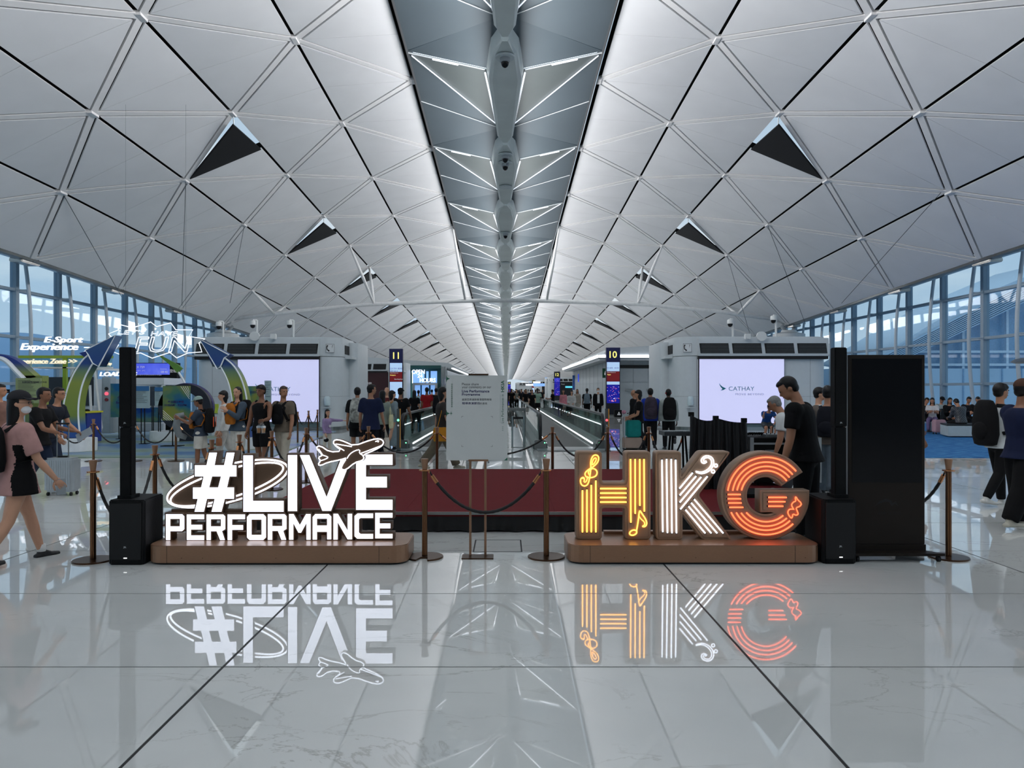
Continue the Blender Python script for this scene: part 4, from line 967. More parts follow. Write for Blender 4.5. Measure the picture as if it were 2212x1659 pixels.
# ------------------------------------------------------------------ gate signs
GNV = mat('gate_navy', (8, 16, 72), .4, emit=.10, var=0); GYL = mat('gate_yellow', (250, 240, 130), .5, emit=.8, var=0); GSC = mat('gate_screen_pale', (176, 206, 242), .4, emit=.62, var=.15, scale=1.5)
GRD = mat('gate_red', (118, 14, 24), .4, emit=.35, var=0); GBL = mat('gate_blue_screen', (10, 18, 150), .4, emit=.6, var=.3, scale=5); GBK = mat('gate_frame', (10, 14, 30), .4, var=0)
def gate(num, px, Y, lab, blue, lines, hb=4.22, dark=False, w=.86):
    t = tag(empty('gate_sign', ((px - VX) * Y / F, Y, 0)), lab, 'sign'); h = w / 2
    MB().box(-h, h, 0, .3, .08, hb).build('cabinet', GBK, t); MB().box(-h - .05, h + .05, -.05, .35, 0, .09).build('foot', STEEL, t)
    z = hb; MB().box(-h, h, -.02, 0, z - .88, z).build('number_panel', GNV if not dark else GBK, t)
    text(num, 0, z - .43, -.03, GYL, t, h=.42 if len(num) > 1 else .42, bold=.015, align='CENTER', name='number')
    e = .04; MB().box(-h + e, h - e, -.02, 0, z - 1.46, z - .9).build('flight_screen', GSC, t)
    if not blue == 2:
        MB().box(-h + e, h - e, -.02, 0, z - 2.08, z - 1.47).build('status_panel', GRD, t)
        for i, s in enumerate(lines[0]): text(s, -h + .06, z - 1.30 - .16 * i, -.03, NAVY, t, h=.09, name='lettering')
        for i, (s, y_) in enumerate(lines[1]): text(s, -h + .06, z - 1.58 - .14 * i, -.03, GYL if y_ else wt, t, h=.085, bold=.02)
        if len(lines) > 2: text(lines[2], -.1, z - 1.98, -.03, wt, t, h=.09, bold=.03)
    if blue: 
        zt = z - 2.3 if blue == 1 else z - .9
        if blue == 1: MB().box(-h + e, h - e, -.02, 0, z - 2.28, z - 2.1).build('screen_strip', GSC, t)
        MB().box(-h + e, h - e, -.02, 0, .8, zt).build('blue_screen', GBL, t)
        rnd = random.Random(5); cols = [mat('confetti_pink', (230, 120, 150), .5, emit=.9, var=0), mat('confetti_white', (220, 220, 250), .5, emit=.9, var=0), mat('confetti_orange', (240, 120, 70), .5, emit=.9, var=0)]
        for m_ in cols:
            mb = MB()
            for i in range(16):
                x = rnd.gauss(0, .14 if i < 9 else .2); zz = .9 + (zt - 1.0) * rnd.random() ** 1.5; mb.box(max(-h + .06, min(h - .09, x)), max(-h + .06, min(h - .09, x)) + .03, -.025, -.02, zz, zz + .035)
            o = mb.build('confetti', m_, t); o['kind'] = 'stuff'
    else: MB().box(-h + e, h - e, -.02, 0, .8, z - 2.1).build('lower_screen', GSC, t)
gate('11', 855.5, 47, 'gate sign 11, navy top with yellow number, left of the walkways', 0, (('CX 759  08:40', 'OM 5013'), (('Hong Kong to', 0), ('Singapore', 1)), 'Boarding Soon'))
gate('10', 1324.5, 45.6, 'gate sign 10, navy top with yellow number, right of the walkways', 1, (('CI 602  10:10',), (('Hong Kong to', 0), ('Taipei', 1))))
gate('12', 1203.5, 106, 'gate sign 12 with a blue sparkling screen, far down the right', 2, ((), ()), dark=True)
gate('24', 1153, 200, 'gate sign 24, small and far down the right', 0, (('CX',), (('Hong Kong', 0),)), dark=True)
gate('26', 1134, 290, 'gate sign 26, tiny, at the far end', 0, (('CX',), (('Hong Kong', 0),)), dark=True)
gate('22', 1100, 240, 'gate sign 22, far away just right of the easel board', 2, ((), ()), dark=False, w=1.0)
bs_ = tag(empty('floor_sign', (W(1335.5, 0, 44).x, 44, 0)), 'black box with a white triangle on the floor beside gate sign 10', 'sign')
MB().box(-.22, .22, 0, .4, 0, .42).build('box', BLK, bs_, bevel=.02); poly_solid('triangle', [[(-.06, .12), (.14, .12), (.04, .32)], [(-.0, .16), (.08, .16), (.04, .25)]], -.01, .008, wt, bs_)
# ------------------------------------------------------------------ side buildings
PW = mat('washroom_wall_white', (176, 184, 188), .4, var=.02); STR = mat('strip_light', (245, 248, 255), .5, emit=3.0, var=0)
r = tag(empty('washroom_block', (0, 0, 0)), 'white panelled washroom block with a light strip under its roof, behind gate sign 10', 'building')
xw = W(1320, 0, 47).x
MB().box(xw, 14.5, 47.3, 74, 0, 3.5).build('wall', PW, r)
MB().prism([(xw - .9, 3.62), (xw - .2, 4.2), (14.6, 4.75), (14.6, 3.62)], 46.3, 75, 'y').build('roof', KW, r)
MB().box(xw - .8, 14.4, 46.4, 74.5, 3.45, 3.62).build('soffit', GREYM, r)
MB().box(xw - .85, 14.4, 46.24, 46.3, 3.64, 3.80).build('light_strip', STR, r)
MB().box(xw - .97, xw - .9, 46.3, 75, 3.63, 3.80).build('light_strip', STR, r)
MB().box(xw - .02, 14, 47.2, 47.3, 3.0, 3.2).build('dark_band', VENT, r)
for i in range(8): MB().box(xw + .5 + .95 * i, xw + .515 + .95 * i, 47.28, 47.3, 0, 3.5).build('panel_joint', GREYM, r)
for i in range(10): MB().box(xw - .012, xw, 48.5 + 2.6 * i, 48.52 + 2.6 * i, 0, 3.5).build('panel_joint', GREYM, r)
MB().box(xw, 14, 47.27, 47.3, 2.1, 2.115).build('panel_joint', GREYM, r); MB().box(xw - .012, xw, 47.3, 74, 2.1, 2.115).build('panel_joint', GREYM, r)
for px in (1359, 1405.5):
    q = W(px, 843, 47.1); MB().box(q.x - .24, q.x + .24, 47.2, 47.29, 1.52, 1.68).build('door_plate', STEEL, r)
BLU = mat('sign_blue_glow', (24, 60, 210), .4, emit=.9, var=0)
ws = tag(empty('washroom_sign', (0, 0, 0)), 'glowing blue washroom sign with a white figure on the block corner', 'sign')
q = W(1254, 816.5, 68); MB().box(q.x - .24, q.x + .22, 67.8, 68, q.z - .36, q.z + .36).build('panel', BLU, ws); MB().box(q.x + .22, q.x + .5, 67.9, 68, q.z - .05, q.z + .05).build('bracket', GBK, ws)
for s in (0,):
    MB().ell((q.x - .01, 67.78, q.z + .16), (.05, .01, .05)).build('figure', wt, ws); poly_solid('figure', [[(q.x - .06, q.z + .1), (q.x + .04, q.z + .1), (q.x + .09, q.z - .1), (q.x + .03, q.z - .26), (q.x - .05, q.z - .26), (q.x - .11, q.z - .1)]], 67.78, .01, LIT, ws)
q = W(1242, 822, 72); tag(MB().box(q.x - .25, q.x + .2, 71.8, 72, q.z - .9, q.z + .5).build('wall_screen', mat('wall_screen_blue', (30, 60, 110), .4, emit=.4, var=.4, scale=6)), 'narrow vertical information screen left of the washroom sign', 'screen')
GRS = mat('exit_green', (10, 60, 40), .4, emit=.15, var=0)
for (px, py, w_, h_, lab) in ((1307, 806, .14, .3, 'dark green exit sign half hidden behind gate sign 10'), (1431, 805, .1, .3, 'dark green exit sign edge-on near the right kiosk')):
    q = W(px, py, 46.9); t = tag(empty('exit_sign', q), lab, 'sign'); MB().box(-w_ * 1.2, w_ * 1.2, -.03, .03, -h_, h_).build('panel', GRS, t); MB().ell((0, -.04, .08), (.03, .01, .03)).build('figure', wt, t); MB().box(-.05, .03, -.045, -.035, -.12, .03).build('figure', wt, t)
# left shop: OPEN 24 HOURS
sh = tag(empty('shop', (0, 0, 0)), 'green glass shop front with glowing posters reading OPEN 24 HOURS, left of the easel', 'shop')
YS_ = 60.0; TG = mat('shop_green_frame', (36, 84, 84), .35, .2); PST = mat('poster_glow_blue', (130, 176, 240), .4, emit=.75, var=.25, scale=1.2)
def sb(p0, p1, y0, y1, d0, d1, nm, m): a, b = W(p0, y1, YS_), W(p1, y0, YS_); return MB().box(a.x, b.x, YS_ + d0, YS_ + d1, max(0, a.z), b.z).build(nm, m, sh)
sb(887, 952, 791, 945, .3, 4, 'shop_wall', TG); sb(886, 953, 789.5, 796, -.3, .3, 'fascia', TG); sb(890, 891, 800, 860, .1, .3, 'light_edge', STR)
sb(893, 916, 802, 827, .1, .3, 'poster', PST); sb(920.5, 925, 802, 827, .1, .3, 'poster', PST); sb(930, 943.5, 801.5, 827, .1, .3, 'poster', PST)
sb(891, 945, 827.5, 832, -.2, .3, 'door_header', GREYM); sb(891, 896, 832, 868, -.2, .3, 'door_post', GREYM); sb(940, 945, 832, 868, -.2, .3, 'door_post', GREYM)
for a, b in ((896, 907), (911, 925.5), (930, 939)): sb(a, b, 831, 862, .1, .3, 'lower_poster', PST)
for px in (953, 956, 959, 962): sb(px, px + 1.5, 792, 860, -.1, .5, 'wall_rib', GREYM)
q = W(891, 808, YS_); text('OPEN', q.x, q.z, YS_ - .4, LIT, sh, h=9.2 * YS_ / F, w=27.5 * YS_ / F, bold=.015, ext=.08); q = W(903, 816, YS_); text('24', q.x, q.z, YS_ - .4, LIT, sh, h=7.5 * YS_ / F, w=11 * YS_ / F, bold=.01, ext=.08)
q = W(908, 826, YS_); text('HOURS', q.x, q.z, YS_ - .4, LIT, sh, h=9 * YS_ / F, w=34 * YS_ / F, bold=.015, ext=.08)
l2 = tag(empty('left_block', (0, 0, 0)), 'low white block with a light strip under its roof, right of the green shop', 'building')
xl = W(962, 0, 62).x
MB().box(-14.5, xl, 64, 90, 0, 3.3).build('wall', PW, l2); MB().prism([(xl + .9, 3.5), (xl + .2, 3.9), (-14.6, 4.6), (-14.6, 3.5)], 63, 91, 'y').build('roof', KW, l2); MB().box(xl + .4, xl + .55, 63.5, 90, 3.42, 3.52).build('light_strip', STR, l2)
q = W(962, 824, 62.5); t = tag(empty('washroom_sign', (0, 0, 0)), 'small blue washroom sign half hidden at the left edge of the easel board', 'sign'); MB().box(q.x - .12, q.x + .16, 62.4, 62.6, q.z - .3, q.z + .3).build('panel', BLU, t); MB().ell((q.x, 62.38, q.z), (.07, .01, .2)).build('figure', LIT, t)
# ------------------------------------------------------------------ moving walkways
RB = mat('handrail_black', (14, 16, 18), .35, var=0); PAL = mat('pallet_grey_green', (62, 68, 66), .45, .3, var=.15, scale=2, stretch=(40, 1, 1)); GLW = glass('balustrade_glass', (196, 222, 216), .25); SKT = mat('skirt_grey_green', (110, 124, 122), .3, .5)
GRL = mat('lamp_green', (120, 255, 180), .5, emit=2, var=0)
def walkway(xa, xb, lab, ys=20.2, ye=66):
    t = tag(empty('moving_walkway', (0, 0, 0)), lab, 'walkway')
    MB().box(xa + .28, xb - .28, ys + .6, ye, -.01, .012).build('pallet_belt', PAL, t)
    gv = MB()
    for i in range(40): x = xa + .3 + (xb - xa - .6) * i / 39; gv.box(x - .004, x + .004, ys + .6, ye, .012, .016)
    o = gv.build('pallet_grooves', RB, t); o['kind'] = 'stuff'
    MB().box(xa - .1, xb + .1, ys - .7, ys + .6, .001, .02).build('landing_plate', STEEL, t)
    cmb = MB()
    for i in range(60): x = xa - .1 + (xb - xa + .2) * i / 59; cmb.box(x - .006, x + .006, ys - .65, ys - .1, .02, .024)
    o = cmb.build('plate_ribs', GREYM, t); o['kind'] = 'stuff'
    for x, inn in ((xa, 1), (xb, -1)):
        MB().box(x - .20, x + .20, ys + .1, ye, .0, .14).build('skirt_deck', SKT, t, bevel=.01)
        MB().box(*sorted((x + inn * .20, x + inn * .215)), ys + .8, ye, .085, .125).build('light_line', STR, t)
        n0 = 12
        for i in range(n0): 
            a, b = ys + .35 + (ye - ys) * i / n0, ys + .35 + (ye - ys) * (i + 1) / n0 - .03; MB().box(x - .006, x + .006, a if i else a + .15, b, .14, .90).build('glass_panel', GLW, t)
        pth = [(x, ye, .955)] + [(x, ys + .42, .955)] + [(x, ys + .42 - .40 * sin(radians(a)), .555 + .40 * cos(radians(a))) for a in range(15, 181, 15)] + [(x, ys + .6, .155)]
        MB().tube(pth, [(.045, .028)] * len(pth), 8).build('handrail', RB, t, smooth=True)
        MB().box(x - .012, x + .012, ys + .4, ye, .905, .93).build('rail_track', STEEL, t)
        MB().box(x - .16, x + .16, ys - .02, ys + .35, 0, .25).build('newel_box', STEEL, t, bevel=.02)
        MB().box(*sorted((x + inn * .1, x + inn * .13)), ys - .03, ys - .02, .16, .19).build('signal_lamp', GRL, t)
    return t
walkway(-2.84, -1.05, 'moving walkway with glass sides, left of the easel board')
walkway(.94, 2.66, 'moving walkway with glass sides, right of the easel board')
t = tag(empty('crowd_barrier', (W(1119, 0, 20.8).x, 20.8, 0)), 'stainless barrier frame with black top bar between the walkways', 'barrier')
for x in (-.16, .16): MB().tube([(x, 0, 0), (x, 0, .88)], .026, 10).build('post', STEEL, t)
MB().box(-.16, .16, -.02, .02, .80, .86).build('top_bar', RB, t); MB().box(-.2, .2, -.08, .08, 0, .01).build('foot_plate', STEEL, t)
t = tag(empty('barrier_rail', (0, 0, 0)), 'pale horizontal barrier bar across the gap between the walkways', 'barrier')
q = W(1097, 885.5, 27); MB().box(-.9, .72, 26.9, 27.1, .86, .96).build('bar', STEEL, t); MB().box(-.9, -.84, 26.95, 27.05, 0, .86).build('post', STEEL, t); MB().box(.66, .72, 26.95, 27.05, 0, .86).build('post', STEEL, t)
cs = MB()
for (x, lab, red, side) in ((W(1310.5, 0, 19.6).x, 'right', 1, 1), (W(860, 0, 19.4).x, 'left', 0, -1)):
    t = tag(empty('signal_post', (x, 19.5, 0)), 'slim yellow-edged signal post with %s lamp at the %s walkway' % ('red' if red else 'green', lab), 'signal'); MB().box(-.05, .05, 0, .06, 0, 1.12).build('post', mat('signal_grey', (80, 86, 88), .4), t); MB().box(.03, .052, -.012, 0, .1, 1.12).build('yellow_edge', mat('yellow_tape', (222, 150, 40), .5, var=0), t)
    MB().ell((-.012, -.01, .82), (.032, .02, .032)).build('lamp', mat('lamp_red', (255, 80, 90), .5, emit=2, var=0) if red else GRL, t)
    text('↑' if red else '.', -.01, .68, -.006, wt, t, h=.05, align='CENTER')
# glow strips and small far signs
rnd = random.Random(3)
fs_ = tag(empty('gate_lights', (0, 0, 0)), 'cluster of tiny glowing shop and gate lights at the far end of the hall', 'lights', kind='stuff')
mbs = [MB(), MB(), MB()]
for i in range(60):
    Y = rnd.uniform(150, 380); s = rnd.choice((-1, 1)); x = s * rnd.uniform(5, 12); z = rnd.uniform(1.9, 3.8); w_ = rnd.uniform(.3, 1.2); mbs[i % 3].box(x - w_, x + w_, Y, Y + .3, z, z + rnd.uniform(.3, .9))
for mb, m_ in zip(mbs, (LIT, PST, GSC)): mb.build('light_panel', m_, fs_)

# ================================================================== left game zone
CARP = None
def carpet(key, c1, c2, c3, sc, st=(1, 3, 1)):
    m = bpy.data.materials.new(key); m.use_nodes = True; t = m.node_tree; b = t.nodes['Principled BSDF']; g = t.nodes.new('ShaderNodeNewGeometry'); mp = t.nodes.new('ShaderNodeMapping'); mp.inputs['Scale'].default_value = st; t.links.new(g.outputs['Position'], mp.inputs[0])
    n = t.nodes.new('ShaderNodeTexNoise'); n.inputs['Scale'].default_value = sc; n.inputs['Detail'].default_value = 3; t.links.new(mp.outputs[0], n.inputs[0]); r = t.nodes.new('ShaderNodeValToRGB'); e = r.color_ramp.elements
    e[0].position = .38; e[0].color = lin(c1); e[1].position = .62; e[1].color = lin(c3); m_ = e.new(.5); m_.color = lin(c2); t.links.new(n.outputs[0], r.inputs[0]); t.links.new(r.outputs[0], b.inputs['Base Color']); b.inputs['Roughness'].default_value = .8; b.inputs['Specular IOR Level'].default_value = .25
    return m
CG = carpet('game_zone_floor_print', (64, 108, 158), (120, 150, 160), (116, 134, 92), .35, (1, 2.2, 1)); CG.node_tree.nodes['Principled BSDF'].inputs['Roughness'].default_value = .35; CG.node_tree.nodes['Principled BSDF'].inputs['Specular IOR Level'].default_value = .6
tag(MB().prism([(-20, 17.6), (-5.6, 17.6), (-6.6, 28.8), (-20, 28.8)], .0, .02).build('printed_mat', CG), 'blue and green printed floor mat of the game zone at left', 'mat')
CB_ = carpet('blue_carpet', (18, 84, 146), (28, 100, 160), (96, 160, 200), 6.0, (.6, 3.0, 1)); CB_.node_tree.nodes['Color Ramp'].color_ramp.elements[2].position = .74
tag(MB().prism([(8.2, 17.6), (20.1, 17.6), (20.1, 45), (14.8, 45), (14.8, 26), (8.2, 26)], .0, .015).build('carpet', CB_), 'blue carpet with light flecks in the right seating area', 'carpet')
GR_ = carpet('arrow_gradient', (20, 60, 130), (60, 100, 110), (128, 146, 58), .5, (1, 1, 1))
def zgrad(key, stops):
    m = bpy.data.materials.new(key); m.use_nodes = True; t = m.node_tree; b = t.nodes['Principled BSDF']; g = t.nodes.new('ShaderNodeNewGeometry'); s = t.nodes.new('ShaderNodeSeparateXYZ'); t.links.new(g.outputs['Position'], s.inputs[0])
    mr = t.nodes.new('ShaderNodeMapRange'); mr.inputs[1].default_value = stops[0][0]; mr.inputs[2].default_value = stops[-1][0]; t.links.new(s.outputs['Z'], mr.inputs[0]); r = t.nodes.new('ShaderNodeValToRGB'); e = r.color_ramp.elements; z0, z1 = stops[0][0], stops[-1][0]
    e[0].position = 0; e[0].color = lin(stops[0][1]); e[1].position = 1; e[1].color = lin(stops[-1][1])
    for z, c in stops[1:-1]: k = e.new((z - z0) / (z1 - z0)); k.color = lin(c)
    t.links.new(mr.outputs[0], r.inputs[0]); t.links.new(r.outputs[0], b.inputs['Base Color']); b.inputs['Roughness'].default_value = .5; return m
AG = zgrad('arrow_print', [(.3, (20, 62, 140)), (.7, (30, 84, 140)), (.95, (110, 130, 50)), (1.8, (126, 140, 56)), (2.1, (92, 120, 90)), (2.3, (20, 58, 122)), (3.1, (40, 80, 120))])
AGB = zgrad('arrow_print_side', [(.3, (60, 90, 90)), (1.2, (130, 142, 60)), (2.1, (120, 136, 70)), (2.4, (16, 44, 120)), (3.1, (16, 44, 120))])
EDW = mat('arrow_edge_white', (222, 228, 232), .45, var=0)
def q1(x, y, Y): v = W(x / 4.6083, 680 + y / 4.6083, Y); return (v.x, v.z)
def bslab(name, pts, Y, d, m, par): return poly_solid(name, [pts], Y, d, m, par)
def arrow(lab, Y, left, right, head, f, depth=.32, side=None, extra=None):
    t = tag(empty('arrow_sculpture', (0, 0, 0)), lab, 'sculpture')
    sh_ = [f(*p, Y) for p in left] + [f(*p, Y) for p in right[::-1]]
    bslab('shaft', sh_, Y, depth, AG, t); 
    hd = [f(*p, Y) for p in head]; bslab('arrow_head', hd, Y - .04, depth + .05, AG, t)
    for e in (left, right):
        p = [f(*q, Y) for q in e]; MB().tube([(x, Y, z) for x, z in p], .022, 6).build('white_edge', EDW, t)
    p = hd + [hd[0]]; MB().tube([(x, Y - .04, z) for x, z in p], .018, 6).build('white_edge', EDW, t)
    if side:
        bslab('side_shaft', [f(*p, Y) for p in side], Y + .12, depth, AGB, t)
    if extra: bslab('rear_wing', [f(*p, Y) for p in extra], Y + .1, depth, AGB, t)
    return t
L1 = smoothp([(622, 1225), (618, 1000), (650, 800), (720, 600), (820, 450), (885, 395)]); R1 = smoothp([(798, 1225), (775, 1000), (785, 830), (830, 650), (905, 510), (930, 482)])
arrow('big blue and green arrow sculpture rising from a round white plinth at left', 19.2, L1, R1, [(885, 395), (858, 352), (1155, 205), (990, 515), (930, 482)], q1, side=smoothp([(622, 1225), (618, 1000), (650, 800), (720, 600), (820, 450), (800, 430), (690, 570), (620, 760), (588, 960), (590, 1060)], 1), extra=[(858, 352), (765, 380), (825, 425), (885, 395)])
L2 = smoothp([(355, 520), (400, 600), (440, 700), (470, 850), (480, 1050), (478, 1290)]); R2 = smoothp([(395, 430), (480, 500), (550, 610), (600, 760), (620, 900), (640, 1290)])
arrow('second blue and green arrow sculpture with its head tilted left, beside the left kiosk', 19.8, L2, R2, [(395, 430), (442, 400), (150, 245), (325, 540), (355, 520)], lambda x, y, Y: q2(x, y, Y), side=[(355, 520), (400, 600), (440, 700), (470, 850), (450, 850), (425, 730), (380, 620), (345, 540)], extra=[(150, 245), (258, 515), (290, 500), (325, 540)])
L3 = smoothp([(-330, 520), (-150, 430), (0, 425), (80, 460), (170, 560), (250, 640)]); R3 = smoothp([(-330, 430), (-120, 380), (30, 395), (170, 450), (290, 560), (360, 620)])
t = tag(empty('arch_sculpture', (0, 0, 0)), 'arching blue and green band entering from the left edge behind the poster board', 'sculpture')
bslab('band', [q1(*p, 21.5) for p in L3] + [q1(*p, 21.5) for p in R3[::-1]], 21.5, .3, AGB, t); 
p = [q1(*q, 21.5) for q in L3]; MB().tube([(x, 21.45, z) for x, z in p], .07, 6).build('white_edge', EDW, t)
q0 = q1(250, 640, 21.5); MB().box(q0[0], q0[0] + .5, 21.5, 21.8, 0, q0[1] + .1).build('foot', AGB, t)
GA = mat('arrow_green', (86, 132, 48), .5)
t = tag(empty('arrow_sculpture', (0, 0, 0)), 'small plain green arrow on a thin stem right of the flight display', 'sculpture')
bslab('arrow_head', [q1(*p, 24) for p in ((1550, 382), (1690, 500), (1762, 578), (1812, 535), (1775, 500))], 24, .1, GA, t); st3 = smoothp([(1765, 565), (1830, 665), (1870, 800), (1890, 1130), (1890, 1270)]); MB().tube([(q1(*p, 24)[0], 24.05, max(0, q1(*p, 24)[1])) for p in st3], .035, 8).build('stem', EDW, t)
def disc(px, py, Y, rx, h, lab, name='round_plinth'):
    q = W(px, py, Y); pr = circle_pts(q.x, Y, rx, 40, rx * .8); t = tag(MB().prism(pr, .02, h).build(name, mat('plinth_white', (214, 220, 222), .5), bevel=.01), lab, 'plinth'); return t
disc(150, 980, 19.4, .68, .36, 'round white plinth under the big arrow sculpture'); disc(368, 950, 23.4, .62, .32, 'low white round plinth behind the boy in a cap'); disc(520, 960, 20.1, .62, .34, 'white round plinth under the second arrow, behind the long-haired woman')
# 3D lettering on green frame
gf = tag(empty('zone_sign', (0, 0, 0)), 'white letters E-Sport Experience Zone on a green frame at far left', 'sign'); YG = 22.5
GF = mat('frame_green', (120, 150, 40), .45); LT = mat('letter_white_lit', (240, 246, 255), .4, emit=1.0, var=0); LBG = mat('letter_beige_lit', (240, 226, 196), .4, emit=.75, var=0)
def gb(x0, x1, y0, y1, nm, m, Y=YG, d=.08): a, b = q1(x0, y1, Y), q1(x1, y0, Y); return MB().box(a[0], b[0], Y, Y + d, a[1], b[1]).build(nm, m, gf)
gb(180, 1115, 405, 432, 'top_beam', GF); gb(622, 660, 430, 620, 'post', GF); gb(622, 660, 620, 1110, 'post', GF, d=.1)
gb(130, 1115, 432, 522, 'glass_panel', glass('zone_glass', (220, 236, 230), .2), YG + .1, .02); gb(270, 1115, 520, 532, 'lower_beam', WHITEM)
a = q1(440, 295, YG); text('E-Sport', a[0], a[1], YG, LT, gf, w=385 / 4.6083 * YG / F, h=78 / 4.6083 * YG / F, bold=.008, ext=.07, shear=.25)
a = q1(205, 372, YG); text('Experience', a[0], a[1], YG, LT, gf, w=572 / 4.6083 * YG / F, h=88 / 4.6083 * YG / F, bold=.008, ext=.07, shear=.25); a = q1(820, 385, YG); text('Zone', a[0], a[1], YG, LT, gf, w=240 / 4.6083 * YG / F, h=64 / 4.6083 * YG / F, bold=.008, ext=.07, shear=.25)
a = q1(165, 505, YG); text('Experience Zone >>', a[0], a[1], YG - .1, LBG, gf, w=620 / 4.6083 * YG / F, h=66 / 4.6083 * YG / F, bold=.01, ext=.06, shear=.25)
a = q1(985, 512, YG); text('E-Sport Exp', a[0], a[1], YG - .1, LBG, gf, w=142 / 4.6083 * YG / F, h=42 / 4.6083 * YG / F, bold=.01, ext=.05, shear=.25)
# FUN neon star sign
fn = tag(empty('neon_sign', (0, 0, 0)), "white neon outline star reading LET'S HAVE FUN hanging above the game zone", 'sign'); YF = 21.5
ST = [(1165, 90), (1320, 130), (1500, 72), (1560, 118), (1700, 80), (1750, 150), (1920, 150), (1880, 215), (2040, 240), (1980, 280), (2010, 370), (1870, 380), (1760, 430), (1690, 375), (1515, 432), (1400, 380), (1220, 405), (1130, 370), (1180, 300), (1080, 190), (1180, 150)]
p = [q1(*q, YF) for q in ST]; MB().tube([(x, YF, z) for x, z in p + p[:1]], .014, 6).build('neon_outline', LT, fn); p2_ = [(x * .97 + .03 * p[4][0], z - .04) for x, z in p]
def outline_word(s, x, y, w_, h_, bold=0.0):
    a = q1(x, y, YF); c = bpy.data.curves.new('o', 'FONT'); c.body = s; c.shear = .2; c.resolution_u = 2; c.offset = .0
    o = bpy.data.objects.new('o', c); d = bpy.data.meshes.new_from_object(o); bpy.data.objects.remove(o)
    b = bmesh.new(); b.from_mesh(d); xs = [v.co.x for v in b.verts]; ys = [v.co.y for v in b.verts]; kx, ky = w_ / 4.6083 * YF / F / (max(xs) - min(xs)), h_ / 4.6083 * YF / F / (max(ys) - min(ys)); x0, y0 = min(xs), min(ys)
    mb = MB()
    for e in b.edges:
        if len(e.link_faces) == 1: mb.tube([(a[0] + (v.co.x - x0) * kx, YF, a[1] + (v.co.y - y0) * ky) for v in e.verts], .006 if h_ < 60 else .013, 5)
    b.free(); o = mb.build('neon_word', LT, fn); o['label'] = 'outlined word ' + s.replace("'", ''); return o
outline_word("LET'S", 1170, 195, 275, 42); outline_word('HAVE', 1500, 210, 270, 44); outline_word('FUN', 1340, 372, 560, 150)
for xx in (1250, 1850): a = q1(xx, 110, YF); b = (a[0], 9.9); MB().tube([(a[0], YF, a[1]), (b[0], YF, b[1])], .0025, 5).build('hanging_wire', CB, fn)
def board(name, x0, x1, y0, y1, Y, m, lab, cat, stand=True, par=None, f=q1, d=.05):
    a, b = f(x0, y1, Y), f(x1, y0, Y); t = tag(empty(name, (0, 0, 0)), lab, cat) if par is None else par
    o = MB().box(a[0], b[0], Y, Y + d, a[1], b[1]).build('panel', m, t)
    if stand:
        for fx in (.38, .62): x = a[0] + (b[0] - a[0]) * fx; MB().tube([(x, Y + d, .02), (x, Y + d, a[1] + .05)], .015, 6).build('leg', BLK, t)
        MB().box(a[0] + (b[0] - a[0]) * .25, a[0] + (b[0] - a[0]) * .75, Y, Y + .3, .02, .035).build('foot', BLK, t)
    return t, o, a, b
def lines(t, a, b, Y, n, m, x0=.1, x1=.9, z0=.2, z1=.9, seed=1):
    rn = random.Random(seed); mb = MB(); w_, h_ = b[0] - a[0], b[1] - a[1]
    for i in range(n): z = a[1] + h_ * (z1 - (z1 - z0) * i / n); mb.box(a[0] + w_ * x0, a[0] + w_ * (x0 + (x1 - x0) * rn.uniform(.55, 1)), Y - .006, Y - .002, z, z + h_ * .012)
    o = mb.build('print_lines', m, t); o['kind'] = 'stuff'
PYG = carpet('poster_blue_green', (26, 92, 140), (70, 116, 100), (128, 136, 60), 1.1, (1, 1, 1.2)); PYL = mat('poster_khaki', (136, 150, 104), .6, var=.1, scale=1); PAP = mat('poster_paper', (150, 172, 176), .6, var=.04)
t, o, a, b = board('poster_board', 155, 405, 630, 880, 21, PYL, 'khaki rules poster board behind the man in glasses', 'poster', False); lines(t, a, b, 21, 12, INK); MB().tube([((a[0]+b[0])/2, 21.1, .02), ((a[0]+b[0])/2, 21.1, a[1])], .03, 8).build('stand', BLK, t)
text('E-SPORTS GAME ZONE', a[0] + .2, b[1] - .14, 20.99, INK, t, h=.05, bold=.02)
t, o, a, b = board('big_screen', 362, 925, 620, 905, 24.5, mat('screen_off_black', (20, 24, 30), .25, var=0), 'big switched-off black screen behind the large arrow', 'screen', False)
MB().box(a[0], b[0], 24.55, 24.75, .02, a[1]).build('screen_stand', KW, t)
DBL = mat('desk_blue', (14, 44, 128), .5); DYE = mat('desk_yellow', (200, 196, 40), .5)
for (x0, x1, lab) in ((492, 590, 'blue gaming desk with yellow top left of the big arrow'), (788, 866, 'blue gaming desk with yellow top right of the big arrow')):
    a, b = q1(x0, 1200, 22.4), q1(x1, 962, 22.4); t = tag(empty('gaming_desk', (0, 0, 0)), lab, 'desk'); MB().box(a[0], b[0], 22.4, 23.2, .02, b[1] - .05).build('cabinet', DBL, t); MB().box(a[0] - .03, b[0] + .03, 22.3, 23.25, b[1] - .05, b[1]).build('top', DYE, t)
    MB().ell(((a[0] + b[0]) / 2, 22.6, b[1] + .02), (.09, .08, .05)).build('game_pad', BLK, t, smooth=True)
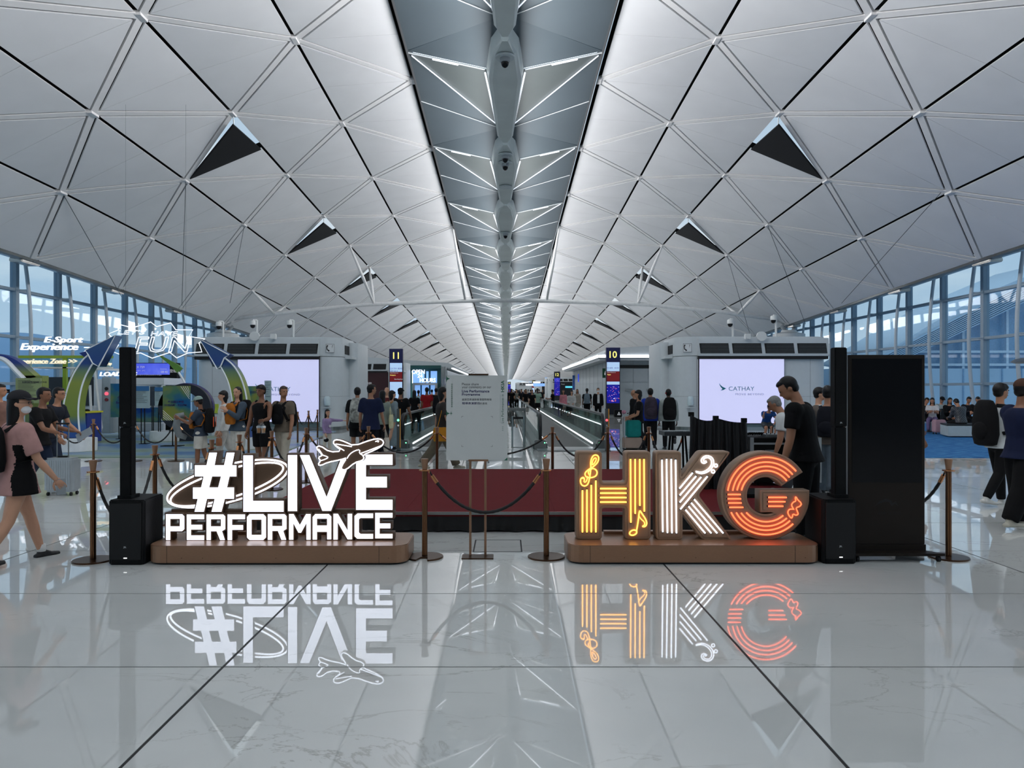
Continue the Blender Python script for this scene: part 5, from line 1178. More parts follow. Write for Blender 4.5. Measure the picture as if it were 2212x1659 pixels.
# game booth
bo_ = tag(empty('game_booth', (0, 0, 0)), 'white open game booth with rounded frame between the big arrow and the dark ring', 'booth'); YBo = 25.0
def bb(x0, x1, y0, y1, nm, m, Y0=YBo, d=.3): a, b = q1(x0, y1, Y0), q1(x1, y0, Y0); return MB().box(a[0], b[0], Y0, Y0 + d, max(.02, a[1]), b[1]).build(nm, m, bo_, bevel=.02)
bb(930, 1625, 640, 1165, 'back_wall', KW, YBo + 1.5, .2); bb(1010, 1095, 620, 1180, 'tower', mat('booth_grey', (150, 164, 172), .4), YBo - .2, .4)
for i, (yy, m_) in enumerate(((735, DARK), (785, mat('lamp_pink', (255, 90, 110), .4, emit=1.2, var=0)), (845, mat('dial_red', (120, 30, 40), .4)))):
    a = q1(1060, yy, YBo - .22); MB().prism(circle_pts(a[0], a[1], .055, 16), YBo - .24, YBo - .2, 'y').build('dial', m_, bo_)
bb(1335, 1630, 628, 700, 'canopy', KW, YBo, 1.6); bb(1600, 1630, 700, 1060, 'side_post', KW, YBo, .15); bb(1095, 1205, 1025, 1170, 'counter', KW, YBo, .5)
bb(1340, 1600, 925, 1070, 'front_counter', carpet('counter_print', (20, 66, 140), (60, 110, 140), (110, 140, 90), 1.0, (1, 1, 2)), YBo + .2, .5); bb(1340, 1600, 1068, 1090, 'counter_foot', KW, YBo + .2, .5)
for (xa_, ya_, xb_, yb_) in ((940, 540, 1205, 548), (940, 540, 1010, 1130), (1205, 548, 1110, 610), (300, 520, 385, 620), (385, 525, 940, 540), (895, 700, 915, 1200), (1010, 1130, 985, 1180)):
    a, b = q1(xa_, ya_, 23.6), q1(xb_, yb_, 23.6); MB().tube([(a[0], 23.6, max(.03, a[1])), (b[0], 23.6, max(.03, b[1]))], .04, 6).build('frame_bar', WHITEM, bo_)
a = q1(1008, 612, 23.6); text('LOADING', a[0], a[1], 23.5, LT, bo_, w=370 / 4.6083 * 23.6 / F, h=42 / 4.6083 * 23.6 / F, bold=.02, ext=.05, shear=.2)
t, o, a, b = board('poster_board', 1100, 1300, 685, 1020, 24.0, PYG, 'blue and green Free Entry poster left of the speaker column', 'poster', True)
text('免費入場', q1(1170, 855, 24)[0], q1(0, 855, 24)[1], 23.99, NAVY, t, h=.16, bold=.02); text('Entry Free', q1(1158, 892, 24)[0], q1(0, 892, 24)[1], 23.99, NAVY, t, h=.10, bold=.03)
t, o, a, b = board('poster_board', 1345, 1485, 710, 930, 21.8, PAP, 'pale rules poster on two thin legs right of the speaker column', 'poster', True); lines(t, a, b, 21.8, 13, INK, seed=3); MB().box(a[0], b[0], 21.79, 21.8, b[1] - .14, b[1]).build('header', mat('poster_header_blue', (40, 100, 150), .6, var=0), t)
t, o, a, b = board('poster_board', 1540, 1620, 722, 905, 23, PAP, 'narrow pale rules poster left of the opening hours poster', 'poster', True); lines(t, a, b, 23, 10, INK, seed=4); MB().box(a[0], b[0], 22.99, 23, b[1] - .12, b[1]).build('header', MATS['poster_header_blue'], t)
t, o, a, b = board('dark_panel', 1485, 1542, 715, 905, 24.6, mat('panel_charcoal', (52, 62, 74), .4), 'narrow charcoal panel between the two pale rules posters', 'panel', True)
# dark ring
rg = tag(empty('ring_sculpture', (0, 0, 0)), 'large dark ring sculpture behind the opening hours poster', 'sculpture'); cx, cz = q1(1835, 922, 23); 
ro, ri = 262 / 4.6083 * 23 / F, 175 / 4.6083 * 23 / F
poly_solid('ring', [[(cx + ro * cos(2 * pi * i / 48), cz + ro * .9 * sin(2 * pi * i / 48)) for i in range(48)], [(cx - .05 + ri * cos(2 * pi * i / 40), cz + ri * .9 * sin(2 * pi * i / 40)) for i in range(40)]], 23.0, .35, mat('ring_dark', (26, 28, 40), .4), rg)
MB().tube([(cx + ro * cos(2 * pi * i / 48), 23.2, cz + ro * .9 * sin(2 * pi * i / 48)) for i in range(49)], .03, 6).build('ring_edge', mat('ring_edge_violet', (56, 52, 110), .4), rg)
MB().box(cx - .5, cx + .5, 23.05, 23.35, .02, cz - ro * .86).build('ring_foot', MATS['ring_dark'], rg)
t, o, a, b = board('poster_board', 1620, 1890, 708, 1052, 21.0, PYG, 'square blue and green poster with opening hours in front of the dark ring', 'poster', False)
for fx in (.33,): x = a[0] + (b[0] - a[0]) * fx; MB().tube([(x, 21.06, .02), (x, 21.06, a[1] + .05)], .018, 8).build('leg', BLK, t); MB().box(x - .28, x + .28, 20.9, 21.2, .02, .04).build('foot', BLK, t)
text('每日開放時間', q1(1672, 880, 21)[0], q1(0, 880, 21)[1], 20.99, NAVY, t, h=.075, w=158 / 4.6083 * 21 / F, bold=.02); text('10:00AM - 5:00PM', q1(1636, 908, 21)[0], q1(0, 908, 21)[1], 20.99, NAVY, t, h=.055, w=222 / 4.6083 * 21 / F, bold=.02)
st_m = MB()
for i in range(4): 
    p, q = q1(1625, 950 + 22 * i, 21), q1(1625 + 110 - 22 * i, 1052, 21); st_m.prism([(p[0], p[1]), (p[0], p[1] - .012), (q[0] - .01, q[1]), (q[0], q[1])], 20.985, 20.99, 'y')
    p, q = q1(1888, 840 - 22 * i, 21), q1(1800 + 22 * i, 712, 21); st_m.prism([(p[0], p[1]), (p[0], p[1] + .012), (q[0] + .01, q[1]), (q[0], q[1])], 20.985, 20.99, 'y')
st_m.build('stripe_print', wt, t)
t, o, a, b = board('poster_board', 605, 745, 710, 900, 22, PYG, 'blue and green poster behind the man in a black tank top', 'poster', True, f=lambda x, y, Y: q2(x, y, Y)); text('遊戲時間', a[0] + .12, a[1] + .35, 21.99, NAVY, t, h=.08)
t, o, a, b = board('poster_board', 790, 853, 655, 880, 22.5, PAP, 'tall narrow pale poster in front of the CATHAY screen', 'poster', True, f=lambda x, y, Y: q2(x, y, Y)); lines(t, a, b, 22.5, 7, NAVY, seed=8)
t, o, a, b = board('poster_board', 462, 548, 678, 800, 20.8, mat('poster_sky_blue', (50, 130, 176), .5, var=.2, scale=2), 'sky blue card on a stand behind the long-haired woman', 'poster', True, f=lambda x, y, Y: q2(x, y, Y))
# flight display
fd = tag(empty('flight_display', (0, 0, 0)), 'wide lit blue flight display showing CX 759 on a dark stand at left', 'display'); YD2 = 27
a, b = q1(1205, 628, YD2), q1(1760, 478, YD2); MB().box(a[0], b[0], YD2, YD2 + .3, a[1], b[1]).build('housing', BLK, fd)
a, b = q1(1330, 596, YD2), q1(1690, 484, YD2); FDM = carpet('flight_screen_blue', (58, 70, 190), (90, 104, 214), (150, 160, 235), 1.0, (1, 1, 1)); FDM.node_tree.nodes['Principled BSDF'].inputs['Emission Strength'].default_value = .7; FDM.node_tree.nodes['Principled BSDF'].inputs['Emission Color'].default_value = lin((80, 96, 220))
MB().box(a[0], b[0], YD2 - .02, YD2, a[1], b[1]).build('screen', FDM, fd)
for s, x, y, h_ in (('CX 759', 1345, 532, 22), ('08:40', 1605, 580, 22), ('SIN 25°C  27°C', 1345, 562, 12), ('BOARDING', 1600, 545, 9)): p = q1(x, y, YD2); text(s, p[0], p[1], YD2 - .03, wt, fd, h=h_ / 4.6083 * YD2 / F)
p = q1(1345, 606, YD2); text('Please wait for an announcement at the gate', p[0], p[1], YD2 - .01, wt, fd, h=.05); p = q1(1690, 575, YD2); text('登機閘口', p[0], p[1], YD2 - .01, wt, fd, h=.12)
a, b = q1(1625, 760, YD2), q1(1700, 628, YD2); MB().box(a[0], b[0] + .2, YD2 + .02, YD2 + .28, .02, b[1]).build('stand', BLK, fd)
t, o, a, b = board('bin_cabinet', 258, 330, 888, 980, 26, mat('lime_green', (170, 190, 60), .5), 'lime green low cabinet beside the dark ring', 'cabinet', False, f=lambda x, y, Y: q2(x, y, Y)); MB().box(a[0], b[0], 26.05, 26.5, .02, a[1]).build('base', KW, t)
# ================================================================== right seating area
SB = mat('seat_black', (22, 24, 28), .5); BNW = mat('bench_white', (176, 188, 190), .5)
t = tag(empty('curved_bench', (0, 0, 0)), 'white angular bench base at the blue carpet, under the man in a plaid shirt', 'bench')
a0, a1, a2 = W(2038, 940, 26), W(2048, 945, 25.0), W(2140, 945, 24.9)
MB().prism([(a0.x, 26.2), (a1.x, 25.0), (a2.x + .4, 24.9), (a2.x + .4, 26.2)], .05, .40).build('base', BNW, t, bevel=.01); MB().prism([(a0.x, 26.2), (a1.x, 25.05), (a2.x + .4, 24.95), (a2.x + .4, 26.2)], .41, .45).build('seat', SB, t)
for (px, lab) in ((2000, 'left black seat row behind the totem edge'), (2062, 'middle black seat row in front of the windows')):
    q = W(px, 0, 28); t = tag(empty('seat_row', (q.x, 28.2, .015)), lab, 'seats')
    for i in range(3): MB().box(-.8 + .55 * i, -.30 + .55 * i, -.25, .25, .40, .45).build('seat', SB, t, bevel=.01); MB().box(-.8 + .55 * i, -.30 + .55 * i, .22, .28, .45, .88).build('backrest', SB, t, bevel=.01)
    for x in (-.7, .7): MB().box(x - .03, x + .03, -.2, .2, 0, .40).build('leg', STEEL, t)
MB_ = MB
lp = tag(empty('lamp', (0, 0, 0)), 'dark disc-shaped lamp shade at the right edge of the picture', 'lamp'); q = W(2213, 782, 10.5)
MB().lathe([(.02, .06), (.12, .04), (.17, 0), (.12, -.02)], 24, (q.x, 10.5, q.z)).build('shade', mat('shade_blue_grey', (62, 78, 92), .3, .5), lp, smooth='auto'); MB().tube([(q.x + .3, 10.6, 0), (q.x + .3, 10.6, q.z), (q.x, 10.5, q.z + .05)], .015, 8).build('stem', STEEL, lp)
def suitcase(loc, rz, w_, d_, h_, m, lab, handle=.0, ribs_=True):
    t = tag(empty('suitcase', loc, rz), lab, 'suitcase')
    MB().prism(round_rect(-w_ / 2, w_ / 2, -d_ / 2, d_ / 2, .04), .06, .06 + h_).build('shell', m, t, bevel=.03)
    if ribs_:
        rbm = MB(); n = 11
        for i in range(n): x = -w_ / 2 + .05 + (w_ - .1) * i / (n - 1); rbm.box(x - .006, x + .006, -d_ / 2 - .006, d_ / 2 + .006, .10, .02 + h_)
        o = rbm.build('shell_ribs', m, t); o['kind'] = 'stuff'
    for sx_ in (-1, 1):
        for sy_ in (-1, 1): MB().tube([(sx_ * (w_ / 2 - .05) - .012, sy_ * (d_ / 2 - .04), .028), (sx_ * (w_ / 2 - .05) + .012, sy_ * (d_ / 2 - .04), .028)], .028, 12).build('wheel', DARK, t)
    MB().box(-.07, .07, -.015, .015, .06 + h_, .085 + h_).build('carry_handle', DARK, t)
    if handle:
        for sx_ in (-1, 1): MB().tube([(sx_ * .09, 0, h_), (sx_ * .09, 0, handle)], .009, 8).build('telescopic_tube', STEEL, t)
        MB().tube([(-.1, 0, handle), (.1, 0, handle)], .014, 8).build('grip', DARK, t)
    return t
suitcase((W(135.5, 0, 11.4).x, 11.4, 0), 0, .45, .24, .52, mat('aluminium_ribbed', (176, 182, 186), .32, .6), 'silver ribbed suitcase wheeled by the man in black at left', 1.10)
suitcase((W(2021, 0, 27).x, 26.8, .02), 0, .40, .25, .46, mat('pink_shell', (176, 140, 150), .4), 'pink suitcase in front of the seated woman at right', 0, False)
# ================================================================== people
SK = {'l': mat('skin_light', (198, 150, 122), .5, var=.05), 'm': mat('skin_medium', (166, 118, 90), .5, var=.05), 'd': mat('skin_tan', (128, 86, 62), .5, var=.05), 'k': mat('skin_dark', (78, 54, 42), .5, var=.05)}
HAIR = mat('hair_black', (14, 13, 14), .45, var=.3, scale=40, stretch=(1, 1, .2), spec=.3); HBR = mat('hair_brown', (52, 36, 28), .5, var=.3, scale=40); HGY = mat('hair_grey', (120, 120, 118), .5, var=.2, scale=40)
EYE_M = mat('eye_dark', (24, 20, 18), .3, var=0); LIP = mat('lip', (128, 80, 68), .5, var=0)
def cloth(c, b=0.35): return mat('cloth_%d_%d_%d' % c, c, .85, var=.12, scale=9, bump=b, spec=.2)
PENDING = []
def rings(mb, axis, prof, n=14, xdir=Vector((1, 0, 0))):
    """axis: fn(h)->(point, dir); prof: (h, rx, ry, yoff)"""
    base = len(mb.v); m = len(prof)
    for (h, rx, ry, yo) in prof:
        c, d = axis(h); x = (xdir - d * xdir.dot(d)).normalized(); y = d.cross(x)
        for k in range(n):
            t = 2 * pi * k / n; ct, st = cos(t), sin(t)
            ct = math.copysign(abs(ct) ** .85, ct); st = math.copysign(abs(st) ** .85, st)
            mb.v.append(tuple(c + x * (rx * ct) + y * (ry * st + yo)))
    for i in range(m - 1):
        for k in range(n): mb.f.append((base + i * n + k, base + i * n + (k + 1) % n, base + (i + 1) * n + (k + 1) % n, base + (i + 1) * n + k))
    mb.f.append(tuple(base + k for k in range(n))[::-1]); mb.f.append(tuple(base + (m - 1) * n + k for k in range(n)))
def limb(mb, pts, rr, n=10, sub=3):
    P_, R_ = [], []
    for i in range(len(pts) - 1):
        for k in range(sub): t = k / sub; P_.append(pts[i].lerp(pts[i + 1], t)); R_.append(rr[i] + (rr[i + 1] - rr[i]) * t)
    P_.append(pts[-1]); R_.append(rr[-1])
    mb.tube(P_, R_, n)
    for p, r in ((pts[0], rr[0]), (pts[-1], rr[-1])): mb.ell(p, (r, r, r), n, 6)
def hand(mb, wrist, d, palm, s, side, curl=.5, spread=.12, nseg=3, n=6):
    """palm: normal direction the palm faces; side +1 / -1 puts the thumb"""
    d = d.normalized(); palm = (palm - d * palm.dot(d)).normalized(); lat = d.cross(palm) * side
    pc = wrist + d * s * .045; R = Matrix((lat, palm, d)).transposed()
    mb.ell(pc, (.040 * s, .016 * s, .052 * s), 10, 7, R)
    for i, (o, L) in enumerate(((-.030, .062), (-.010, .074), (.010, .078), (.029, .070))):
        p = wrist + d * s * .082 + lat * (o * s); dd = (d + lat * (o * spread * 12)).normalized(); pts = [p - dd * .02 * s, p]; a = 0
        for k in range(nseg): a += curl * (.55 if k == 0 else .75); q = dd * cos(a) + palm * sin(a); pts.append(pts[-1] + q * (L * s / nseg))
        mb.tube(pts, [.0095 * s] * 2 + [.0088 * s, .0080 * s, .0066 * s][:nseg], n)
    p = wrist + d * s * .02 + lat * (.030 * s); t1 = (lat * .8 + d * .75 + palm * .35).normalized(); t2 = (lat * .25 + d * 1.0 + palm * .55).normalized()
    mb.tube([p, p + t1 * .034 * s, p + t1 * .034 * s + t2 * .030 * s, p + t1 * .034 * s + t2 * .054 * s], [.012 * s, .0115 * s, .010 * s, .008 * s], n)
def rotd(swing, abd, s, base=Vector((0, 0, -1))):
    a, b = radians(swing), radians(abd)
    v = Vector((0, sin(a), -cos(a))); return Vector((s * sin(b) * abs(v.z) if abs(v.z) > .2 else s * sin(b), v.y * cos(b), v.z * cos(b))).normalized()
def person(px, Y, H, face, lab, top=((20, 20, 22), 'short'), bottom=((22, 22, 24), 'long'), skin='m', hair='short', hairm=None, arms=((0, 8, 15), (0, 8, 15)), legs=((14, 4), (-14, 18)),
           lean=0, headyaw=0, headpitch=0, fat=1.0, female=False, vox=None, cap=None, mask=None, shoes=(40, 40, 44), glasses=False, z0=0.0, sit=None, palms=None, curl=.5, x=None, group=None, fine=True, headroll=0, twist=0, belly=0.0, side_m=None):
    """face: 0 = away from camera, -90 = to the right of the picture, 90 = to the left, 180 = towards the camera
       arms: (swing fwd, out, elbow flex[, inward yaw]) for left, right of the person; legs: (swing, knee flex)"""
    if x is None: x = (px - VX) * Y / F
    vox = vox or (.013 if Y < 9 else .015 if Y < 16 else .02 if Y < 32 else .03)
    n = 14 if Y < 32 else 8
    f = fat; hw = (.108 if not female else .096) * H
    # legs first, to know the pelvis height
    LU, LL, AN = .245 * H, .235 * H, .042 * H
    lp = []
    for (sw, kn) in legs:
        u = rotd(sw, 2 if not sit else 8, 1); l = rotd(sw - kn, 0, 1); lp.append((u, l))
    dz = max(-(u.z * LU + l.z * LL) for u, l in lp) if not sit else 0
    zp = dz + AN if not sit else sit
    pel = Vector((0, 0, zp + .0 * H))
    a = radians(lean); bd = Vector((0, sin(a), cos(a)))
    def axis(h):
        hh = h
        if hh <= 0: return pel + Vector((0, 0, hh * H)), Vector((0, 0, 1))
        t = min(1, hh / .30); aa = a * (.55 + .45 * t); d = Vector((0, sin(aa), cos(aa))); return pel + d * (hh * H), d
    neck, nd = axis(.305); hy = radians(headyaw); hp = radians(headpitch)
    hz = (nd * .75 + Vector((0, 0, .35))).normalized()
    fw = Vector((sin(-hy) * 1.0, cos(hy), 0)); right_h = Vector((cos(hy), sin(hy), 0))
    up_h = Matrix.Rotation(hp, 3, right_h) @ Vector((0, 0, 1)); fwd_h = Matrix.Rotation(hp, 3, right_h) @ Vector((-sin(hy), cos(hy), 0))
    RH = Matrix((right_h, fwd_h, up_h)).transposed()
    hs = H if H > 1.35 else H * 1.14
    hc = neck + hz * (.050 * H) + up_h * (.068 * hs) + fwd_h * (.012 * H)
    body = MB()
    # ---- head
    body.ell(hc + up_h * .010 * hs, (.0445 * hs, .056 * hs, .056 * hs), 16, 12, RH)
    body.ell(hc + fwd_h * .016 * hs - up_h * .026 * hs, (.0355 * hs, .036 * hs, .042 * hs), 14, 10, RH)
    body.ell(hc + fwd_h * .036 * hs - up_h * .054 * hs, (.016 * hs, .014 * hs, .012 * hs), 10, 7, RH)
    if Y < 34:
        body.tube([hc + fwd_h * .050 * hs + up_h * .004 * hs, hc + fwd_h * .064 * hs - up_h * .017 * hs, hc + fwd_h * .054 * hs - up_h * .024 * hs], [.006 * hs, .0098 * hs, .006 * hs], 8)
        for s in (-1, 1): body.ell(hc + right_h * (s * .0455 * hs) - up_h * .006 * hs - fwd_h * .004 * hs, (.006 * hs, .012 * hs, .018 * hs), 8, 8, RH)
        body.ell(hc + fwd_h * .050 * hs + up_h * .014 * hs, (.026 * hs, .008 * hs, .006 * hs), 10, 6, RH)
        body.ell(hc + fwd_h * .052 * hs - up_h * .037 * hs, (.013 * hs, .007 * hs, .007 * hs), 10, 6, RH)
    limb(body, [neck - nd * .02 * H, neck + hz * .03 * H, hc - up_h * .035 * hs - fwd_h * .01 * H], [.038 * H * f, .031 * H * f, .031 * H], 12)
    # ---- torso
    w_ = 1.0 if not female else .93
    body_prof = [(-.07, .055, .045, 0), (-.04, .082, .060, -.0), (0, .088 * (1.04 if female else 1), .066, 0), (.05, .080 * w_, .058, .0), (.10, .074 * w_, .054, .0), (.16, .084 * w_, .060, .0), (.21, .094 * w_, .064, .002), (.25, .098 * w_, .060, -.002), (.28, .080 * w_, .050, -.004), (.30, .048, .038, -.002), (.315, .034, .034, 0)]
    rings(body, axis, [(h, rx * H * f, ry * H * f, yo * H) for h, rx, ry, yo in body_prof], n)
    # ---- arms
    tw = Matrix.Rotation(radians(twist), 3, 'Z'); shs = []; elb = []; wr = []
    for i, s in enumerate((-1, 1)):
        A = arms[i]; sc, sd = axis(.262); sh = sc + Vector((s * hw, 0, 0)); U = rotd(A[0], A[1], s); e = sh + U * (.172 * H)
        fl = radians(A[0] + A[2]); Fd = Vector((s * sin(radians(A[1])) * .6, sin(fl), -cos(fl)))
        if len(A) > 3:
            Fd = Matrix.Rotation(radians(A[3]) * s, 3, 'Z') @ Fd
        Fd.normalize(); w0_ = e + Fd * (.150 * H); shs.append(sh); elb.append(e); wr.append((w0_, Fd))
        limb(body, [sh - Vector((s * .02 * H, 0, -.004 * H)), sh + U * .04 * H, e, e + Fd * .05 * H, w0_], [.036 * H * f, .031 * H * f, .0235 * H * f, .0235 * H * f, .0155 * H], 10)
    # ---- legs
    hips = [pel + Vector((s * .048 * H, 0, -.01 * H)) for s in (-1, 1)]; kn_, an_ = [], []
    for i, s in enumerate((-1, 1)):
        u, l = lp[i]; k = hips[i] + Vector((u.x * s, u.y, u.z)) * LU; a_ = k + Vector((0, l.y, l.z)).normalized() * LL; kn_.append(k); an_.append(a_)
        limb(body, [hips[i], hips[i].lerp(k, .35), k, k.lerp(a_, .3), a_], [.055 * H * f, .051 * H * f, .034 * H * f, .034 * H * f, .020 * H], 10)
    hb = MB()
    for i, s in enumerate((-1, 1)):
        w0_, Fd = wr[i]; palm = Vector((-s, 0, .0)) if palms is None or palms[i] is None else Vector(palms[i])
        hand(hb, w0_, Fd, palm, H / 1.7 * (1 if H > 1.3 else 1.15), -s * (1 if Fd.z < 0.3 else 1), curl, n=6 if Y < 20 else 4)
    ob = body.build('person', SK[skin]); ob.location = (x, Y, z0); ob.rotation_euler = (0, 0, radians(face)); tag(ob, lab, 'person', group)
    md = ob.modifiers.new('remesh', 'REMESH'); md.mode = 'VOXEL'; md.voxel_size = vox; md.use_smooth_shade = True
    sm = ob.modifiers.new('s', 'SMOOTH'); sm.factor = .5; sm.iterations = 3
    PENDING.append((ob, hb))
    def piece(mb, name, m, v=None, it=4, remesh=True, solid=None):
        o = mb.build(name, m, ob, smooth=True)
        if remesh:
            md = o.modifiers.new('remesh', 'REMESH'); md.mode = 'VOXEL'; md.voxel_size = (v or vox) * 1.0; md.use_smooth_shade = True
            sm = o.modifiers.new('s', 'SMOOTH'); sm.factor = .5; sm.iterations = it; PENDING.append((o, None))
        return o
    # ---- shirt
    tc_, tl = top; hem = {'short': -.045, 'long': -.045, 'tank': -.04, 'over': -.10, 'dress': -.30, 'jacket': -.07, 'hoodie': -.05}[tl]
    tm_ = cloth(tc_) if isinstance(tc_, tuple) else tc_
    g = 1.10 if tl not in ('over', 'jacket', 'hoodie') else 1.22; ex = .006 * H
    sp = []
    for h, rx, ry, yo in body_prof:
        if h < .0 or h > .306: continue
        sp.append((h, rx * H * f * g + ex, (ry * g + (belly if h < .15 else belly * .4)) * H * f + ex, yo * H + belly * .5 * H * (1 if h < .15 else .3)))
    if tl == 'tank': sp = [p for p in sp if p[0] < .27] + [(.285, .055 * H * f, .05 * H, 0)]
    b0 = sp[0]
    sh_ = MB(); flare = 1.15 if tl != 'dress' else 1.28
    if sit: sp = [(-.03, b0[1], b0[2], 0)] + sp
    else: sp = [(hem, b0[1] * flare, b0[2] * (flare + .12), b0[3])] + ([(hem * .5, b0[1] * (1 + flare) / 2, b0[2] * (1.03 + flare) / 2, b0[3])] if hem < -.06 else []) + sp
    rings(sh_, axis, sp, n + 4)
    L = {'short': .62, 'over': .80, 'tank': 0, 'dress': .6, 'long': 9, 'jacket': 9, 'hoodie': 9}[tl]
    for i, s in enumerate((-1, 1)):
        if L == 0:
            limb(sh_, [axis(.24)[0] + Vector((s * .055 * H, 0, 0)), axis(.297)[0] + Vector((s * .062 * H, 0, 0))], [.03 * H, .022 * H], 8); continue
        q = 1.22 if L < 5 else 1.2; q *= 1.18 if tl in ('over', 'jacket', 'hoodie') else 1
        S, E_, (Wp, Fd) = shs[i], elb[i], wr[i]; s0 = S - Vector((s * .03 * H, 0, -.004 * H))
        sh_.ell(S - Vector((s * .012 * H, 0, 0)), (.0445 * H * f * min(q, 1.3),) * 3, 12, 8)
        if L < 5:
            en = S.lerp(E_, L); sh_.tube([s0, S.lerp(E_, .2), en], [.040 * H * f * q, .036 * H * f * q, .034 * H * f * q], 12)
        else:
            sh_.tube([s0, S.lerp(E_, .2), S.lerp(E_, .7), E_, E_.lerp(Wp, .3), E_.lerp(Wp, .96)], [.040 * H * f * q, .035 * H * f * q, .030 * H * q, .029 * H * q, .027 * H * q, .021 * H * q], 12)
            sh_.ell(E_, (.0285 * H * q,) * 3, 10, 8)
    if tl == 'hoodie': sh_.ell(axis(.295)[0] - Vector((0, .035 * H, 0)), (.06 * H, .035 * H, .035 * H), 12, 8)
    shirt = piece(sh_, {'short': 'shirt', 'over': 'oversized_shirt', 'tank': 'tank_top', 'dress': 'dress', 'long': 'shirt', 'jacket': 'jacket', 'hoodie': 'hoodie'}[tl], tm_)
    if side_m: PENDING[-1] = (shirt, ('side', cloth(side_m), .080 * H, zp + .19 * H))
    # ---- trousers / shorts / skirt
    bc, bl = bottom; bm_ = cloth(bc) if isinstance(bc, tuple) else bc
    tr = MB(); cut = {'long': 9, 'wide': 9, 'shorts': .85, 'hot': .35, 'skirt': 0, 'maxi': 0}[bl]
    if bl in ('skirt', 'maxi'):
        zb = {'skirt': -.26, 'maxi': -.44}[bl]; rings(tr, axis, [(zb, .12 * H, .11 * H, 0), (zb * .5, .105 * H, .095 * H, 0), (-.02, .098 * H * f, .075 * H * f, 0), (.045, .085 * H * f, .064 * H * f, 0)], n + 4)
    else:
        rings(tr, axis, [(-.075, .062 * H * f, .050 * H * f, 0), (-.03, .093 * H * f, .070 * H * f, 0), (.0, .094 * H * f, .071 * H * f, 0), (.045, .086 * H * f, .064 * H * f, 0)], n)
        for i in range(2):
            h_, k, a_ = hips[i], kn_[i], an_[i]; q = 1.35 if bl == 'wide' else 1.0
            if cut > 5:
                tr.tube([h_, h_.lerp(k, .35), k, k.lerp(a_, .35), k.lerp(a_, .97)], [.061 * H * f, .058 * H * f * (1 + (q - 1) * .4), .043 * H * f * q, .042 * H * f * q, .034 * H * q * (1.15 if q > 1 else 1)], 12); tr.ell(k, (.043 * H * f * q,) * 3, 10, 8)
            else: tr.tube([h_, h_.lerp(k, cut * .5), h_.lerp(k, cut)], [.063 * H * f, .062 * H * f, .058 * H * f], 12)
            tr.ell(h_, (.062 * H * f,) * 3, 10, 8)
    piece(tr, {'long': 'trousers', 'wide': 'wide_trousers', 'shorts': 'shorts', 'hot': 'shorts', 'skirt': 'skirt', 'maxi': 'long_skirt'}[bl], bm_)
    # ---- shoes
    sm_ = mat('shoe_%d_%d_%d' % shoes, shoes, .6, var=.1)
    for i, s in enumerate((-1, 1)):
        a_ = an_[i]; sw, kn = legs[i]; pit = 0 if (abs(a_.z - AN) < .02 * H or sit) else radians(max(-20, min(40, (a_.z - AN) / H * 420))) * (1 if a_.y < pel.y else -.6)
        sh2 = MB(); fd = Vector((s * .12, cos(pit), -sin(pit))).normalized(); upv = Vector((0, sin(pit), cos(pit)))
        heel = a_ - upv * (AN - .016 * H)
        sh2.tube([heel - fd * .040 * H, heel - fd * .025 * H, heel + fd * .03 * H, heel + fd * .075 * H, heel + fd * .105 * H], [(.017 * H, .012 * H), (.024 * H, .016 * H), (.024 * H, .016 * H), (.028 * H, .015 * H), (.018 * H, .010 * H)], 10, hint=upv)
        sh2.tube([heel, a_ + upv * .012 * H], [.026 * H, .023 * H], 10)
        sh2.tube([heel + fd * .01 * H + upv * .02 * H, heel + fd * .06 * H + upv * .004 * H], [(.021 * H, .018 * H), (.022 * H, .012 * H)], 8, hint=upv)
        piece(sh2, 'shoe', sm_, v=.008 if Y < 16 else .014, it=2)
    # ---- hair / cap / mask / glasses
    hm = hairm or HAIR
    if hair:
        hr = MB(); hb_ = hair in ('long', 'bob', 'pony')
        hr.ell(hc + up_h * .016 * hs - fwd_h * .009 * hs, (.0495 * hs, .058 * hs, .0575 * hs), 18, 12, RH)
        if hair in ('short', 'top', 'fringe'):
            hr.ell(hc - up_h * .014 * hs - fwd_h * .026 * hs, (.044 * hs, .034 * hs, .036 * hs), 14, 10, RH)
            hr.ell(hc + up_h * .044 * hs + fwd_h * .016 * hs, (.038 * hs, .038 * hs, .022 * hs), 12, 8, RH)
        if hair in ('fringe', 'bob'): hr.ell(hc + up_h * .030 * hs + fwd_h * .022 * hs, (.046 * hs, .036 * hs, .024 * hs), 14, 8, RH)
        if hb_:
            lo = {'long': .27, 'bob': .105, 'pony': .09}[hair]; base = hc - fwd_h * .018 * hs; dn = (Vector((0, 0, -1)) - fwd_h * .12).normalized()
            hr.tube([base + up_h * .02 * hs, base - up_h * .03 * hs - fwd_h * .006 * hs, base + dn * lo * .45 * hs - up_h * .01 * hs, base + dn * lo * .8 * hs, base + dn * lo * hs], [(.048 * hs, .046 * hs), (.050 * hs, .044 * hs), (.052 * hs, .032 * hs), (.044 * hs, .024 * hs), (.026 * hs, .014 * hs)], 14, hint=fwd_h)
        if hair == 'pony': hr.tube([hc - fwd_h * .06 * hs + up_h * .01 * hs, hc - fwd_h * .085 * hs - up_h * .04 * hs, hc - fwd_h * .075 * hs - up_h * .14 * hs], [.014 * hs, .02 * hs, .008 * hs], 10)
        cutp = []
        o = hr.mesh('hair'); 
        # cut away the face opening
        bmx = bmesh.new(); bmx.from_mesh(o)
        piece_m = o; bmx.free(); oo = link('hair', o, hm, ob); md = oo.modifiers.new('remesh', 'REMESH'); md.mode = 'VOXEL'; md.voxel_size = .009 if Y < 20 else (.013 if Y < 32 else .022); md.use_smooth_shade = True
